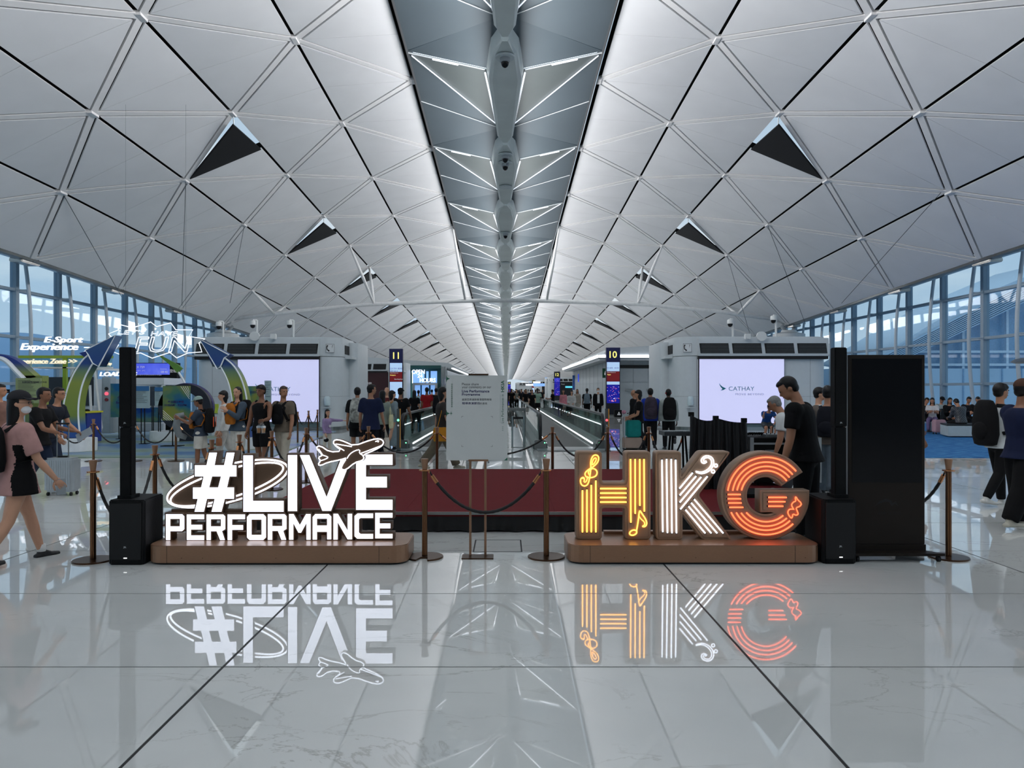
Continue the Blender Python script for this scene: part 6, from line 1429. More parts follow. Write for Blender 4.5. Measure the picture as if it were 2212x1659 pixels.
        PENDING.append((oo, ('face', hc.copy(), fwd_h.copy(), up_h.copy(), right_h.copy(), hs, hair)))
    elif hair is None: pass
    if cap:
        cm = cloth(cap); cp = MB()
        cp.ell(hc + up_h * .030 * hs - fwd_h * .004 * hs, (.0535 * hs, .0635 * hs, .050 * hs), 18, 12, RH); o = cp.mesh('cap')
        oo = link('cap', o, cm, ob); PENDING.append((oo, ('cut', hc + up_h * .024 * hs, up_h.copy())))
        br = MB(); pr = []
        for k in range(-6, 7):
            t = radians(k * 12.5); pr.append(((.050 * hs) * sin(t), (.055 * hs) + .045 * hs * cos(t * 1.05)))
        pts = [hc + right_h * p[0] + fwd_h * (p[1] * .98) + up_h * (.028 * hs - .012 * hs * (p[0] / (.05 * hs)) ** 2) for p in pr]; pts += [hc + right_h * (.050 * hs) * sin(radians(k * 12.5)) + fwd_h * .035 * hs + up_h * .030 * hs for k in (6, 3, 0, -3, -6)]
        k_ = len(pts); br.add(pts + [p + up_h * .006 * hs for p in pts], [tuple(range(k_))[::-1], tuple(range(k_, 2 * k_))] + [(i, (i + 1) % k_, k_ + (i + 1) % k_, k_ + i) for i in range(k_)]); br.build('cap_brim', cm, oo)
    if mask:
        mk = MB(); mk.ell(hc + fwd_h * .029 * hs - up_h * .034 * hs, (.036 * hs, .030 * hs, .027 * hs), 14, 10, RH); mk.build('face_mask', cloth(mask, .1), ob, smooth=True)
    if Y < 22 and hair != 'back' :
        for s in (-1, 1): MB().ell(hc + fwd_h * .0535 * hs + up_h * .004 * hs + right_h * (s * .0175 * hs), (.008 * hs, .004 * hs, .0042 * hs), 8, 6, RH).build('eye', EYE_M, ob, smooth=True)
        if not mask: MB().ell(hc + fwd_h * .0565 * hs - up_h * .037 * hs, (.012 * hs, .003 * hs, .0032 * hs), 8, 6, RH).build('mouth', LIP, ob, smooth=True)
    if glasses:
        gl = MB()
        for s in (-1, 1):
            c = hc + fwd_h * .057 * hs + up_h * .003 * hs + right_h * (s * .02 * hs); gl.tube([c + right_h * (.014 * hs * cos(2 * pi * k / 12)) + up_h * (.011 * hs * sin(2 * pi * k / 12)) for k in range(13)], .0014, 5)
            gl.tube([c + right_h * s * .014 * hs, hc + right_h * (s * .046 * hs) - fwd_h * .004 * hs + up_h * .004 * hs], .0016, 5)
        gl.build('glasses', DARK, ob)
    ob_info = dict(ob=ob, hc=hc, pel=pel, axis=axis, hw=hw, wr=wr, elb=elb, shs=shs, H=H, M=Matrix.Translation(ob.location) @ Matrix.Rotation(radians(face), 4, 'Z'), face=radians(face), an=an_, kn=kn_)
    return ob_info
def finalize():
    dg = bpy.context.evaluated_depsgraph_get(); new = []
    for o, extra in PENDING:
        ev = o.evaluated_get(dg); me = bpy.data.meshes.new_from_object(ev); new.append((o, extra, me))
    for o, extra, me in new:
        if extra is not None:
            b = bmesh.new(); b.from_mesh(me)
            if isinstance(extra, MB):
                hm_ = extra.mesh('h', True); b.from_mesh(hm_); bpy.data.meshes.remove(hm_)
            elif extra[0] == 'face':
                _, hc, fw, up, rt, hs, style = extra; kill = []
                top = {'short': .034, 'top': .038, 'fringe': .010, 'bob': .010, 'long': .026, 'pony': .034}.get(style, .03)
                for v in b.verts:
                    d = v.co - hc; y, z, x_ = d.dot(fw) / hs, d.dot(up) / hs, d.dot(rt) / hs
                    if style in ('long', 'bob', 'pony'): cutf = y > .004 + .25 * abs(x_) and z < top and z > -.3 and abs(x_) < .044 + max(0, -.05 - z)
                    else: cutf = (z < top and y > -.002 + (0.018 if z > -.005 else -.008)) or z < -.047
                    if cutf: kill.append(v)
                bmesh.ops.delete(b, geom=kill, context='VERTS')
            elif extra[0] == 'cut':
                _, c, n_ = extra; bmesh.ops.bisect_plane(b, geom=b.verts[:] + b.edges[:] + b.faces[:], plane_co=c, plane_no=n_, clear_inner=True)
            if not isinstance(extra, MB) and extra[0] == 'side':
                me.materials.append(extra[1])
                for f_ in b.faces:
                    c_ = f_.calc_center_median()
                    if extra[2] < abs(c_.x) < extra[2] * (1.6 if c_.z > extra[3] - .2 else 2.2) and c_.z < extra[3] and abs(c_.y) < .11: f_.material_index = 1
            for f_ in b.faces: f_.smooth = True
            b.to_mesh(me); b.free()
        nm = o.name.split('.')[0]; me.name = nm; ms = list(o.data.materials)
        o.modifiers.clear(); o.data = me
        if not me.materials and ms: me.materials.append(ms[0])
# ---- things people carry
def backpack(p, m, lab, size=1.0, front=False, accent=None, name='backpack', straps=True, off=0.0):
    """worn on the back (or the chest) of person p"""
    t = tag(empty(name), lab, 'bag'); H = p['H']; t.matrix_world = p['M']; s = size; c, d = p['axis'](.175); sg = 1 if front else -1
    w_, h_, d_ = .085 * H * s, .14 * H * s, .045 * H * s; cc = c + Vector((0, sg * (.072 * H + d_ + off), 0)) - Vector((0, 0, .01 * H)); t.location = t.location
    b = MB(); prof = [(-1, .55, .5), (-.93, .85, .8), (-.5, 1.0, 1.0), (.2, .98, .9), (.7, .85, .75), (.95, .6, .5), (1, .35, .3)]
    base = 0; rg = []
    for (h, a_, b_) in prof: rg.append((h * h_, w_ * a_, d_ * b_))
    n = 16
    for (h, a_, b_) in rg:
        for k in range(n):
            t_ = 2 * pi * k / n; ct, st = cos(t_), sin(t_); b.v.append(tuple(cc + Vector((a_ * math.copysign(abs(ct) ** .6, ct), b_ * math.copysign(abs(st) ** .7, st), h))))
    for i in range(len(rg) - 1):
        for k in range(n): b.f.append((i * n + k, i * n + (k + 1) % n, (i + 1) * n + (k + 1) % n, (i + 1) * n + k))
    b.f.append(tuple(range(n))[::-1]); b.f.append(tuple((len(rg) - 1) * n + k for k in range(n)))
    b.build('bag_body', m, t, smooth='auto')
    pk = MB(); pk.ell(cc + Vector((0, sg * d_ * .75, -h_ * .35)), (w_ * .75, d_ * .5, h_ * .42), 14, 9); pk.build('front_pocket', m, t, smooth=True)
    if accent:
        for x_ in (-.45, .45): MB().box(cc.x + x_ * w_ - .008, cc.x + x_ * w_ + .008, cc.y + sg * d_ * 1.18 - .006, cc.y + sg * d_ * 1.18 + .006, cc.z - h_ * .5, cc.z + .05 * H).build('zip_pull', accent, t)
    if straps:
        for sx_ in (-1, 1):
            x_ = sx_ * .062 * H; top_ = p['axis'](.292)[0] + Vector((x_, 0, .012 * H)); bot = p['axis'](.08)[0] + Vector((sx_ * .085 * H, sg * .05 * H, 0)); mid = p['axis'](.2)[0] + Vector((x_ * 1.05, -sg * .088 * H, 0)); lo = p['axis'](.10)[0] + Vector((sx_ * .092 * H, -sg * .045 * H, 0))
            MB().tube([cc + Vector((sx_ * w_ * .5, -sg * d_ * .8, h_ * .75)), top_ + Vector((0, sg * .03 * H, .0)), top_ + Vector((0, -sg * .035 * H, -.006 * H)), mid, lo, bot], [(.016 * H, .006)] * 6, 8, hint=(0, 1, 0)).build('strap', m, t)
    return t
def tote(p, arm, m, lab, w_=.30, h_=.32, d_=.08, drop_=.25, name='tote_bag', from_='hand', out=.04):
    t = tag(empty(name), lab, 'bag'); t.matrix_world = p['M']; i = 0 if arm == 'L' else 1; s = -1 if i == 0 else 1
    if from_ == 'hand': c = p['wr'][i][0] + p['wr'][i][1] * .09
    else: c = p['shs'][i] + Vector((s * out, 0, .02))
    top_ = c - Vector((0, 0, drop_)); b = MB(); n = 14; rg = [(0, .9, .7), (-.3, 1, 1), (-.8, 1.02, 1.1), (-1, .9, .8)]
    for (h, a_, b_) in rg:
        for k in range(n):
            t_ = 2 * pi * k / n; ct, st = cos(t_), sin(t_); b.v.append(tuple(top_ + Vector((s * .03 + d_ / 2 * b_ * math.copysign(abs(ct) ** .6, ct), w_ / 2 * a_ * math.copysign(abs(st) ** .6, st), h * h_))))
    for j in range(3):
        for k in range(n): b.f.append((j * n + k, j * n + (k + 1) % n, (j + 1) * n + (k + 1) % n, (j + 1) * n + k))
    b.f.append(tuple(range(n))[::-1]); b.f.append(tuple(3 * n + k for k in range(n))); b.build('bag_body', m, t, smooth='auto')
    for o_ in (-.012, .012): MB().tube([top_ + Vector((s * .03 + o_, -w_ * .3, 0)), c + Vector((0, -.02, 0)), c + Vector((0, .02, 0)), top_ + Vector((s * .03 + o_, w_ * .3, 0))], .006, 6).build('handle', m, t)
    return t
def held(name, p, i, fn, m, lab, cat): t = tag(empty(name), lab, cat); t.matrix_world = p['M']; c = p['wr'][i][0] + p['wr'][i][1] * .075; fn(c, t); return t
B0, G0 = (16, 16, 18), (120, 122, 118)
CAM = 180
# ---- left foreground
p = person(38, 6.95, 1.62, -36, 'woman in pink and black tee, dark cap and white mask walking at far left', ((176, 136, 132), 'over'), ((24, 24, 26), 'hot'), 'l', 'long', arms=((-14, 12, 28), (18, 14, 18)), legs=((20, 4), (-16, 16)), female=True, cap=(44, 44, 48), mask=(225, 228, 230), shoes=(26, 26, 28), headyaw=-42, glasses=True, side_m=(14, 14, 16))
backpack(p, cloth((14, 14, 16)), 'small black backpack on the woman in the pink tee', .95)
for i in range(2): MB().tube([p['an'][i] + Vector((0, 0, .0)), p['an'][i] + Vector((0, 0, .07))], [.040, .038], 12).build('sock', cloth((220, 220, 218)), p['ob'], smooth=True)
held('phone', p, 1, lambda c, t: MB().box(c.x - .006, c.x + .004, c.y - .04, c.y + .04, c.z - .09, c.z + .06).build('phone_body', GREYM, t), None, 'dark phone in the hand of the woman in the pink tee', 'phone')
p = person(84, 11.3, 1.66, -88, 'man in a black tee holding the silver suitcase handle at far left', (B0, 'short'), ((30, 40, 60), 'long'), 'd', 'short', arms=((28, 6, 50), (30, 6, 46)), legs=((16, 6), (-14, 20)), lean=6, shoes=(215, 215, 215), palms=((0, 0, -1), (0, 0, -1)), curl=.8)
held('folder', p, 0, lambda c, t: MB().prism([(c.y - .02, c.z - .16), (c.y + .20, c.z - .02), (c.y + .16, c.z + .08), (c.y - .06, c.z - .04)], c.x, c.x + .015, 'x').build('cover', mat('folder_grey', (150, 160, 168), .5), t), None, 'grey folder under the hand of the man with the silver suitcase', 'folder')
person(106, 12.8, 1.68, -92, 'man with glasses in a dark checked shirt leaning forward behind the black-tee man', ((30, 34, 44), 'short'), ((40, 48, 64), 'long'), 'm', 'short', arms=((20, 6, 30), (10, 6, 30)), lean=16, glasses=True)
person(-2, 13.5, 1.72, -80, 'dark-haired person wearing headphones cut off by the left edge', ((120, 90, 80), 'short'), (B0, 'long'), 'm', 'short')
# ---- queue behind LIVE
p = person(433, 14.8, 1.47, 92, 'boy in a pale green cap and white shorts facing left with grey roll', ((52, 62, 76), 'short'), ((196, 194, 186), 'shorts'), 'd', 'short', arms=((38, 4, 80), (34, 4, 84)), legs=((4, 2), (-6, 14)), cap=(136, 158, 152), shoes=(206, 206, 200), headpitch=-14)
backpack(p, cloth((16, 16, 18)), 'big black backpack with orange zips on the boy', 1.22, accent=mat('zip_orange', (226, 92, 50), .5, var=0)); backpack(p, cloth((168, 100, 34)), 'orange-brown backpack on the chest of the boy', .80, True)
t = tag(empty('neck_pillow'), 'grey folded jacket roll held in front of the boy', 'pillow'); t.matrix_world = p['M']; MB().tube([(.10, .36, 1.12), (.05, .46, 1.10), (-.02, .47, .9), (0, .42, .72), (.06, .30, .66)], [.05, .07, .075, .07, .05], 12).build('pillow_body', cloth((118, 126, 130)), t, smooth=True)
p = person(514, 15.0, 1.66, 150, 'woman with long black hair, denim shirt and white trousers, facing the camera', ((70, 84, 98), 'long'), ((208, 206, 198), 'wide'), 'l', 'long', arms=((34, 4, 92, 30), (20, 4, 108, 40)), legs=((4, 2), (-4, 8)), female=True, headyaw=18, shoes=(180, 178, 172))
backpack(p, cloth((168, 100, 34)), 'orange-brown backpack hugged by the long-haired woman', .92, True); backpack(p, cloth((18, 18, 20)), 'big black backpack with orange zips behind the long-haired woman', 1.2, accent=MATS['zip_orange'])
p2 = person(484, 15.8, 1.60, 120, 'person in a pale long-sleeved top mostly hidden behind the long-haired woman', ((196, 198, 196), 'long'), ((190, 188, 182), 'long'), 'l', 'bob', arms=((6, 8, 14), (4, 8, 14)), female=True)
tote(p2, 'L', cloth((168, 112, 80)), 'small tan pouch hanging from the hand of the person in the pale top', .12, .16, .08, .05)
p = person(565, 14.4, 1.70, 168, 'young man in a black tank top and black shorts carrying drinks', (B0, 'tank'), (B0, 'shorts'), 'd', 'fringe', arms=((24, 10, 60), (6, 8, 14)), legs=((6, 3), (-6, 10)), shoes=(216, 216, 214), headyaw=-8)
def cups(c, t):
    for dx in (-.045, .05): MB().lathe([(.03, -.22), (.04, -.1), (.042, -.1)], 14, (c.x + dx, c.y + .02, c.z)).build('cup', mat('drink_orange', (214, 150, 90), .4), t); MB().lathe([(.042, -.13), (.043, -.095), (.02, -.085)], 14, (c.x + dx, c.y + .02, c.z)).build('lid', mat('lid_white', (220, 220, 220), .4, var=0), t)
    MB().tube([(c.x, c.y, c.z), (c.x, c.y + .02, c.z - .08), (c.x, c.y + .02, c.z - .23)], [.01, .07, .085], 12).build('clear_bag', glass('clear_film', (225, 232, 238), .3), t)
held('drink_carrier', p, 0, cups, None, 'clear plastic bag with two iced drinks held by the tank-top man', 'bag')
p = person(612, 14.6, 1.68, 160, 'bearded man in an olive tee and beige trousers looking left', ((106, 96, 84), 'short'), ((188, 180, 164), 'long'), 'm', 'short', arms=((4, 8, 16), (40, 10, 96, 30)), legs=((10, 4), (-8, 14)), headyaw=60, shoes=(190, 186, 178), hairm=HBR, fat=1.05)
backpack(p, cloth((14, 15, 18)), 'black backpack worn on the chest of the olive-tee man', .85, True); backpack(p, cloth((18, 18, 20)), 'black rucksack on the back of the olive-tee man', 1.1)
p = person(707, 18.5, 1.10, -125, 'small girl in a lilac tee and blue vest pointing to the right', ((150, 132, 170), 'long'), ((206, 200, 186), 'long'), 'l', 'long', arms=((88, 30, 0, 0), (4, 10, 30)), legs=((4, 2), (-4, 6)), female=True, palms=((0, 0, -1), None), curl=.1, headyaw=-10)
MB().prism(circle_pts(0, p['axis'](.13)[0].z, .035, 16), .092, .10, 'y').build('shirt_print', cloth((210, 210, 214), .0), p['ob'])
held('toy', p, 1, lambda c, t: (MB().ell((c.x, c.y, c.z - .1), (.07, .05, .05), 12, 8).build('toy_body', cloth((16, 16, 18)), t, smooth=True), MB().ell((c.x + .03, c.y, c.z - .06), (.03, .03, .03), 10, 7).build('toy_face', cloth((220, 220, 220)), t, smooth=True)), None, 'black and white plush toy held by the small girl', 'toy')
p = person(772, 17.6, 1.66, 10, 'person in a loose black tee with a black and white tied bag, back turned', ((18, 18, 20), 'over'), ((24, 24, 26), 'shorts'), 'm', 'short', legs=((4, 2), (-5, 8)))
backpack(p, mat('patterned_bag', (150, 152, 146), .8, var=.75, scale=9), 'grey backpack with black scribble print', 1.25)
p = person(801, 16.6, 1.72, -6, 'tall young man in a dark navy tee seen from behind', ((26, 34, 62), 'over'), ((16, 18, 26), 'long'), 'm', 'short', arms=((0, 10, 12), (6, 12, 14)), headyaw=-50, legs=((3, 2), (-5, 8)))
tote(p, 'R', mat('paper_bag', (206, 196, 182), .7), 'pale paper shopping bag held by the navy-tee man', .26, .30, .1, .20, 'shopping_bag')
p = person(826, 18.6, 1.60, -4, 'long-haired woman in a sage top and black trousers seen from behind', ((128, 138, 130), 'long'), ((20, 20, 24), 'wide'), 'l', 'long', female=True); tote(p, 'R', cloth((206, 200, 160)), 'cream canvas tote on the shoulder of the sage-top woman', .30, .34, .08, .26, from_='shoulder')
p = person(846, 20, 1.60, -40, 'woman in a pale blue-grey long dress looking right', ((128, 144, 150), 'long'), ((134, 150, 156), 'maxi'), 'l', 'bob', female=True, headyaw=-20); backpack(p, cloth((150, 112, 66)), 'straw coloured backpack on the woman in the pale dress', 1.0)
person(836, 23, 1.70, 176, 'balding man in a maroon shirt facing the camera behind the sage-top woman', ((90, 36, 38), 'short'), (B0, 'long'), 'l', None, fat=1.1)
p = person(865, 21.5, 1.66, -10, 'man in a black tee with an orange mark on his shoulder, seen from behind', (B0, 'short'), ((24, 26, 30), 'long'), 'd', 'short', fat=1.18, arms=((6, 14, 12), (4, 16, 14)), cap=(18, 18, 20)); MB().box(.02, .09, -.125, -.115, 1.28, 1.30).build('shoulder_mark', mat('mark_orange', (214, 110, 60), .5, var=0), p['ob'])
# on the left walkway
person(895, 29, 1.60, 0, 'long-haired woman in a black dress left of the red tee man', (B0, 'dress'), (B0, 'skirt'), 'm', 'long', female=True) ; person(922, 31, 1.72, -4, 'man in a red tee seen from behind beyond the left walkway rail', ((150, 28, 36), 'short'), ((28, 30, 36), 'long'), 'd', 'short', fat=1.08)
person(904, 38, 1.60, 0, 'small figure in a pale blue top between the black dress and the red tee', ((160, 190, 204), 'short'), (B0, 'long'), 'm', 'short')
person(942, 34, 1.68, 5, 'man in black walking away just right of the red tee', (B0, 'short'), ((130, 120, 110), 'shorts'), 'm', 'short', z0=.015); person(951, 27, 1.66, 0, 'person in a dark jacket left of the easel board', ((24, 24, 28), 'jacket'), ((26, 26, 30), 'long'), 'm', 'short', z0=.015); person(933, 46, 1.62, 0, 'distant figure in a white top on the left walkway', ((200, 200, 196), 'short'), (B0, 'long'), 'l', 'short', z0=.015)
p = person(955, 15.2, 1.72, -75, 'person in a dark tee and khaki trousers striding behind the easel board', ((52, 48, 46), 'short'), ((96, 88, 74), 'wide'), 'm', 'bob', legs=((26, 6), (-26, 12)), shoes=(150, 146, 130), arms=((-14, 8, 14), (14, 12, 40)))
tote(p, 'R', cloth((176, 118, 32)), 'mustard yellow shoulder bag left of the easel board', .46, .28, .14, .44, 'shoulder_bag', from_='shoulder', out=.03)
# ---- right walkway, towards the camera
WK = [(1161, 46, 1.70, ((150, 176, 158), 'short'), ((24, 24, 28), 'shorts'), 'k', 'short', 0, 'man in a mint shirt and black shorts on the right walkway'),
      (1149.5, 44, 1.62, (B0, 'dress'), (B0, 'skirt'), 'l', 'long', 1, 'woman in a black dress left of the mint-shirt man'), (1136, 50, 1.66, ((18, 18, 22), 'short'), ((190, 184, 172), 'skirt'), 'm', 'long', 1, 'woman in a black top and pale skirt near the walkway rail'),
      (1126, 62, 1.66, ((26, 28, 34), 'short'), (B0, 'long'), 'm', 'short', 0, 'person in dark clothes with a cap left of the black dress'), (1116, 64, 1.64, ((120, 120, 112), 'short'), (B0, 'long'), 'l', 'short', 0, 'person in a sage top far down the walkway'),
      (1106, 60, 1.66, (B0, 'short'), (B0, 'long'), 'm', 'short', 0, 'dark figure just right of the easel board'), (1099, 70, 1.66, (B0, 'jacket'), (B0, 'long'), 'm', 'short', 0, 'dark distant figure at the easel board edge')]
for px, Y, H, tp, bt, sk, hr, fem, lb in WK: person(px, Y, H, 178, lb, tp, bt, sk, hr, female=bool(fem), legs=((10, 4), (-10, 14)), arms=((20, 8, 50), (6, 8, 20)))
p = person(1217, 44, 1.62, 176, 'woman in a pink sweater and jeans on the right walkway', ((206, 130, 140), 'long'), ((90, 110, 134), 'long'), 'm', 'long', female=True); tote(p, 'R', cloth((150, 70, 66)), 'small dark red bag at the side of the pink-sweater woman', .2, .2, .08, .08)
p = person(1235, 39, 1.60, 168, 'woman in a white hoodie and pale pink trousers on the right walkway', ((196, 194, 190), 'hoodie'), ((170, 140, 150), 'wide'), 'l', 'bob', female=True, arms=((14, 8, 60, 20), (14, 8, 60, 20))); 
person(1247, 47, 1.66, 170, 'long-haired woman in a beige top behind the white hoodie', ((150, 142, 130), 'long'), ((170, 166, 156), 'long'), 'm', 'long', female=True)
p = person(1268, 40, 1.70, -6, 'man in black with a grey-blue backpack, back turned', (B0, 'short'), (B0, 'long'), 'k', 'short'); backpack(p, cloth((108, 124, 134)), 'grey-blue backpack on the man in black beside the washroom wall', 1.15)
p = person(1292, 39, 1.72, 180, 'young man in an open black jacket, white tee and white mask', (B0, 'jacket'), (B0, 'long'), 'l', 'short', mask=(225, 228, 230)); MB().box(-.06, .06, .155, .165, .92, 1.38).build('white_tee_front', cloth((196, 198, 198)), p['ob'])
p = person(1194, 50, 1.64, 70, 'staff member in black holding a phone beside gate sign 12', (B0, 'short'), (B0, 'long'), 'm', 'short', arms=((20, 4, 80), (20, 4, 70)))
rn = random.Random(11); cols = [(24, 24, 28), (60, 62, 66), (150, 150, 146), (70, 40, 44), (110, 116, 120), (30, 40, 66), (180, 176, 168)]
words_ = ['black', 'charcoal', 'pale grey', 'wine', 'grey', 'navy', 'cream']
WHERE = ['right beside gate sign 22', 'in the gap just right of gate sign 22', 'left of the two cap wearers', 'right of gate sign 22 near the rail', 'left of gate sign 26', 'between gate signs 26 and 24', 'just right of gate sign 26', 'right of gate sign 24', 'left edge of the far right kiosk', 'in front of the far right kiosk', 'deep behind gate sign 22', 'deep behind the walkway rail', 'deep beside gate sign 26', 'showing nearest the board left side', 'left of the board, far back', 'farthest left of the board']
for i, (px, Y) in enumerate(((1104, 84), (1110, 95), (1119, 78), (1127, 88), (1133, 68), (1141, 92), (1146, 74), (1157, 88), (1165, 96), (1172, 90), (1114, 110), (1122, 120), (1137, 125), (1078, 96), (1060, 80), (1044, 70))):
    k = rn.randrange(7); person(px, Y, rn.uniform(1.58, 1.76), rn.choice((0, 180, 175, -5)), 'tiny far pedestrian in a %s top, %s' % (words_[k], WHERE[i]), (cols[k], 'short'), (B0, 'long'), 'm', rn.choice(('short', 'long')), vox=.045, group='far crowd at the end of the hall', female=rn.random() < .4)
# ---- right middle
p = person(1380, 19.0, 1.60, 84, 'woman with a dark bob in a black tee pushing a trolley, facing left', (B0, 'short'), ((20, 20, 24), 'long'), 'm', 'bob', arms=((10, 8, 58), (14, 8, 56)), female=True, legs=((6, 4), (-6, 10)))
tr_ = tag(empty('trolley', (W(1366, 0, 18.7).x, 18.7, 0)), 'folding luggage trolley with a teal bag and beige case, pushed by the woman in black', 'trolley')
MB().box(-.22, .26, -.16, .16, .10, .14).build('platform', BLK, tr_); MB().box(-.24, .22, -.15, .15, .15, .42).build('beige_case', mat('case_beige', (150, 130, 118), .6), tr_, bevel=.02); MB().box(-.16, .20, -.14, .14, .43, .85).build('teal_bag', cloth((20, 116, 112)), tr_, bevel=.03)
for y_ in (-.13, .13): MB().tube([(-.2, y_, .12), (-.22, y_, .95), (-.1, y_, 1.02)], .012, 6).build('handle_tube', STEEL, tr_)
MB().tube([(-.1, -.13, 1.02), (-.1, .13, 1.02)], .016, 8).build('grip', BLK, tr_)
for x_ in (-.18, .2):
    for y_ in (-.12, .12): MB().tube([(x_, y_ - .012, .05), (x_, y_ + .012, .05)], .05, 12).build('wheel', DARK, tr_)
MB().ell((-.22, -.05, 1.06), (.06, .05, .05), 12, 8).build('pink_pouch', cloth((170, 120, 136)), tr_, smooth=True)
p = person(1405, 20.4, 1.66, -8, 'youth in a bright blue hoodie seen from behind', ((28, 54, 150), 'hoodie'), (B0, 'long'), 'm', 'short', fat=1.1); backpack(p, mat('teeth_print_pack', (44, 34, 50), .8, var=.5, scale=8), 'dark patterned backpack with a row of white teeth on the blue hoodie', 1.3)
tb = MB(); c = p['axis'](.175)[0]
for i in range(8): tb.prism([(c.x - .10 + .025 * i, c.z - .02), (c.x - .075 + .025 * i, c.z - .02), (c.x - .0875 + .025 * i, c.z - .05)], c.y - .30, c.y - .292, 'y')
o = tb.build('teeth_print', cloth((210, 210, 205)), p['ob']); o['kind'] = 'stuff'
p = person(1444, 20.2, 1.62, -4, 'youth with a red headband, grey hoodie hem and black trousers seen from behind', ((150, 158, 156), 'hoodie'), (B0, 'long'), 'k', 'short', legs=((3, 2), (-22, 46))); backpack(p, cloth((14, 14, 16)), 'black square backpack on the youth with a red headband', 1.35); MB().lathe([(.087, -.015), (.087, .015)], 16, tuple(p['hc'] + Vector((0, -.006, .0)))).build('headband', cloth((160, 24, 34)), p['ob'])
person(1370, 24, 1.62, 60, 'bald man in dark clothes half hidden behind the trolley woman', (B0, 'jacket'), (B0, 'long'), 'm', None)
p = person(1742, 8.0, 1.78, 52, 'tall man in a black tee looking down to the left, behind letter G', ((12, 12, 14), 'short'), ((14, 14, 16), 'long'), 'm', 'short', arms=((4, 10, 10), (0, 10, 14)), lean=10, headpitch=-34, headyaw=22, legs=((3, 2), (-3, 4)), shoes=(16, 16, 18), fat=1.08)
for s in (-1,): w0_, fd_ = p['wr'][0]; MB().tube([w0_ - fd_ * .03, w0_ - fd_ * .005], .032, 12).build('watch', BLK, p['ob'])
MB().tube([p['axis'](.30)[0] + Vector((.07 * cos(a), .075 * sin(a), .01 + .012 * sin(a))) for a in [2 * pi * k / 16 for k in range(17)]], .007, 6).build('lanyard', BLK, p['ob'])
person(1722, 10.6, 1.60, 60, 'person in a white tee half hidden behind the tall man in black', ((208, 212, 212), 'short'), ((70, 72, 76), 'long'), 'm', 'short', lean=26, arms=((4, 10, 12), (2, 10, 14)), headpitch=-30, hairm=HGY, fat=1.2)
p = person(1768, 12.6, 1.66, -104, 'young man with a bowl haircut in a white shirt holding a paper', ((186, 194, 200), 'short'), ((24, 26, 34), 'long'), 'l', 'fringe', arms=((30, 6, 88), (26, 6, 96)), headyaw=-4, shoes=(214, 214, 210)); held('paper_sheet', p, 1, lambda c, t: MB().box(c.x - .002, c.x + .002, c.y - .07, c.y + .07, c.z - .02, c.z + .17).build('sheet', mat('paper_white', (225, 228, 230), .6, var=0), t), None, 'white paper sheet in the young man hand', 'paper'); backpack(p, cloth((18, 18, 20)), 'black bag in front of the bowl-haircut man', 1.0, True)
p = person(1788, 11.4, 1.68, -30, 'man in a grey-brown tee and pale jeans just left of the right speaker column', ((96, 88, 82), 'short'), ((96, 110, 122), 'wide'), 'm', 'short', arms=((10, 8, 40), (20, 8, 60))); backpack(p, cloth((20, 22, 30)), 'dark backpack on the grey-brown tee man', 1.0)
person(1826, 11.8, 1.66, 60, 'person in black between the right speaker column and the totem', (B0, 'short'), (B0, 'long'), 'd', 'short', arms=((24, 6, 60), (24, 6, 60)))
person(1960, 12.6, 1.66, -80, 'person mostly hidden behind the totem with one hand showing', ((30, 30, 34), 'short'), (B0, 'long'), 'd', 'short', arms=((44, 6, 10), (10, 6, 10)), shoes=(200, 200, 200))
p = person(1655, 26.8, 1.70, 176, 'man in a blue shirt and cap crouching in front of the right CATHAY screen', ((28, 66, 120), 'short'), ((60, 66, 70), 'shorts'), 'm', 'short', arms=((50, 10, 30), (60, 20, 60)), lean=40, sit=.42, legs=((70, 110), (70, 110)), cap=(18, 26, 50), headpitch=-30)
held('paper_sheet', p, 0, lambda c, t: MB().box(c.x - .05, c.x + .05, c.y - .002, c.y + .002, c.z - .02, c.z + .14).build('sheet', MATS['paper_white'], t), None, 'crumpled white paper held by the crouching man', 'paper')
person(1684, 27.4, 1.2, 150, 'child in a grey tee sitting low right of the crouching man', ((110, 124, 132), 'short'), ((60, 60, 64), 'shorts'), 'm', 'short', sit=.20, legs=((85, 60), (85, 60)), arms=((40, 10, 40), (40, 10, 40)))
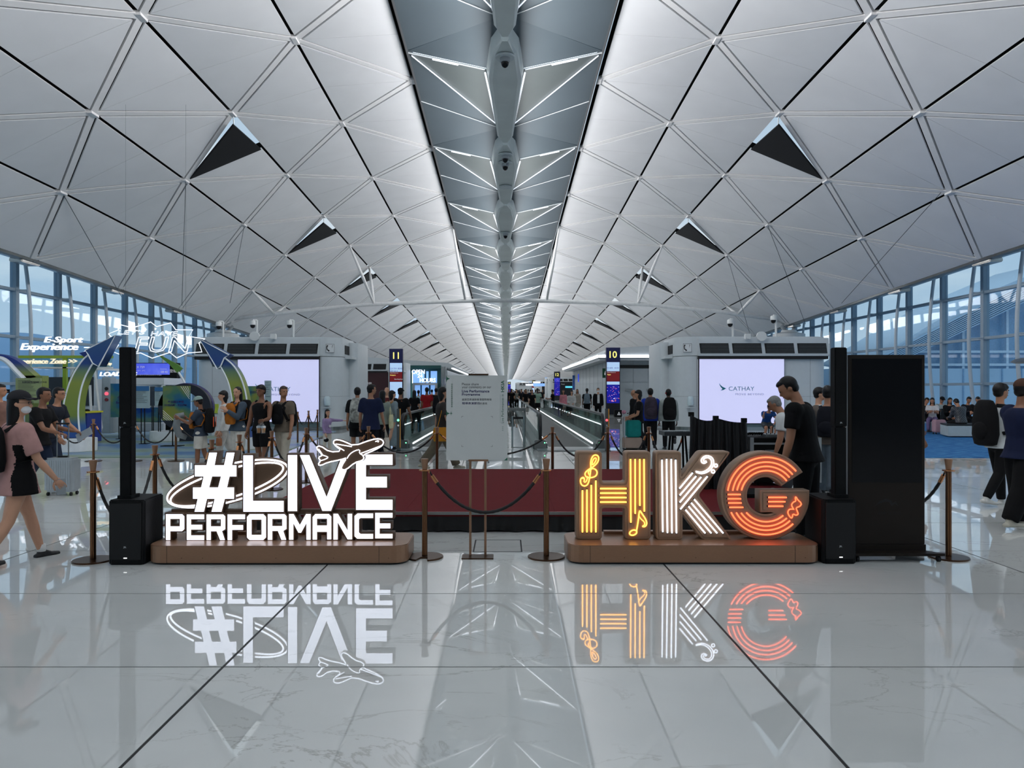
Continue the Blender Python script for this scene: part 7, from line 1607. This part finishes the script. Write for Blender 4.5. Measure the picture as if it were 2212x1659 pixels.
# ---- right foreground
p = person(2160, 10.4, 1.70, -82, 'young man in a white shirt and black trousers walking right', ((204, 210, 212), 'long'), (B0, 'long'), 'm', 'fringe', legs=((10, 5), (-13, 18)), arms=((6, 8, 24), (-6, 8, 30)), shoes=(206, 206, 202), headpitch=2); backpack(p, cloth((12, 12, 14)), 'large black backpack on the white-shirt man', 1.35)
p = person(2208, 8.7, 1.72, -78, 'man in a navy polo and brown cap at the right edge with a phone', ((20, 28, 56), 'short'), ((12, 12, 14), 'wide'), 'd', 'short', cap=(74, 52, 42), arms=((30, 8, 72), (34, 8, 66)), legs=((8, 4), (-14, 12)), shoes=(190, 186, 172), fat=1.15)
held('phone', p, 1, lambda c, t: MB().box(c.x - .03, c.x + .03, c.y - .006, c.y + .006, c.z - .03, c.z + .12).build('phone_body', GREYM, t), None, 'grey phone held by the man in a navy polo', 'phone'); MB().ell(p['hc'] + Vector((-.078, -.01, -.02)), (.008, .012, .016), 8, 6).build('earbud', mat('earbud_white', (230, 230, 230), .3, var=0), p['ob'])
# seated at the windows
SEAT = [(2014, 27.4, 1.60, 150, ((196, 196, 198), 'short'), ((104, 92, 128), 'long'), 'long', 1, 'woman in a white tee and purple trousers seated behind the pink suitcase'), (2031, 29.5, 1.62, 175, ((150, 160, 160), 'short'), (B0, 'long'), 'short', 0, 'person in a dark cap seated behind the woman in white'),
        (2049, 27.6, 1.60, 168, (B0, 'long'), (B0, 'long'), 'long', 1, 'woman in a black headscarf and black clothes seated looking at a phone'), (2088, 28.0, 1.66, 178, ((30, 32, 38), 'long'), (B0, 'long'), 'short', 0, 'person seated behind the plaid shirt'),
        (2112, 26.4, 1.70, 150, (B0, 'short'), (B0, 'long'), 'short', 0, 'man in a black tee seated bending over his phone by the window'), (1996, 27.6, 1.60, 190, ((40, 40, 44), 'long'), (B0, 'long'), 'short', 0, 'person in dark clothes seated just right of the totem')]
for px, Y, H, fc, tp, bt, hr, fem, lb in SEAT: person(px, Y, H, fc, lb, tp, bt, 'm', hr, female=bool(fem), sit=.55, legs=((84, 84), (84, 84)), arms=((30, 6, 76, 20), (30, 6, 76, 20)), headpitch=-22, lean=10, cap=(20, 20, 24) if 'cap' in lb else None, z0=.015)
PLD = bpy.data.materials.new('plaid_cloth'); PLD.use_nodes = True; t_ = PLD.node_tree; g_ = t_.nodes.new('ShaderNodeTexCoord'); bk = t_.nodes.new('ShaderNodeTexChecker'); bk.inputs['Scale'].default_value = 26; bk.inputs['Color1'].default_value = lin((26, 28, 34)); bk.inputs['Color2'].default_value = lin((74, 78, 84)); t_.links.new(g_.outputs['Object'], bk.inputs[0]); t_.links.new(bk.outputs[0], t_.nodes['Principled BSDF'].inputs['Base Color'])
person(2076, 25.5, 1.72, 4, 'person in a dark plaid shirt seated on the white bench with back to the camera', (PLD, 'long'), (B0, 'long'), 'm', 'short', sit=.52, legs=((84, 84), (84, 84)), arms=((20, 8, 60, 20), (20, 8, 60, 20)), headpitch=-35, lean=16, fat=1.15)
finalize()
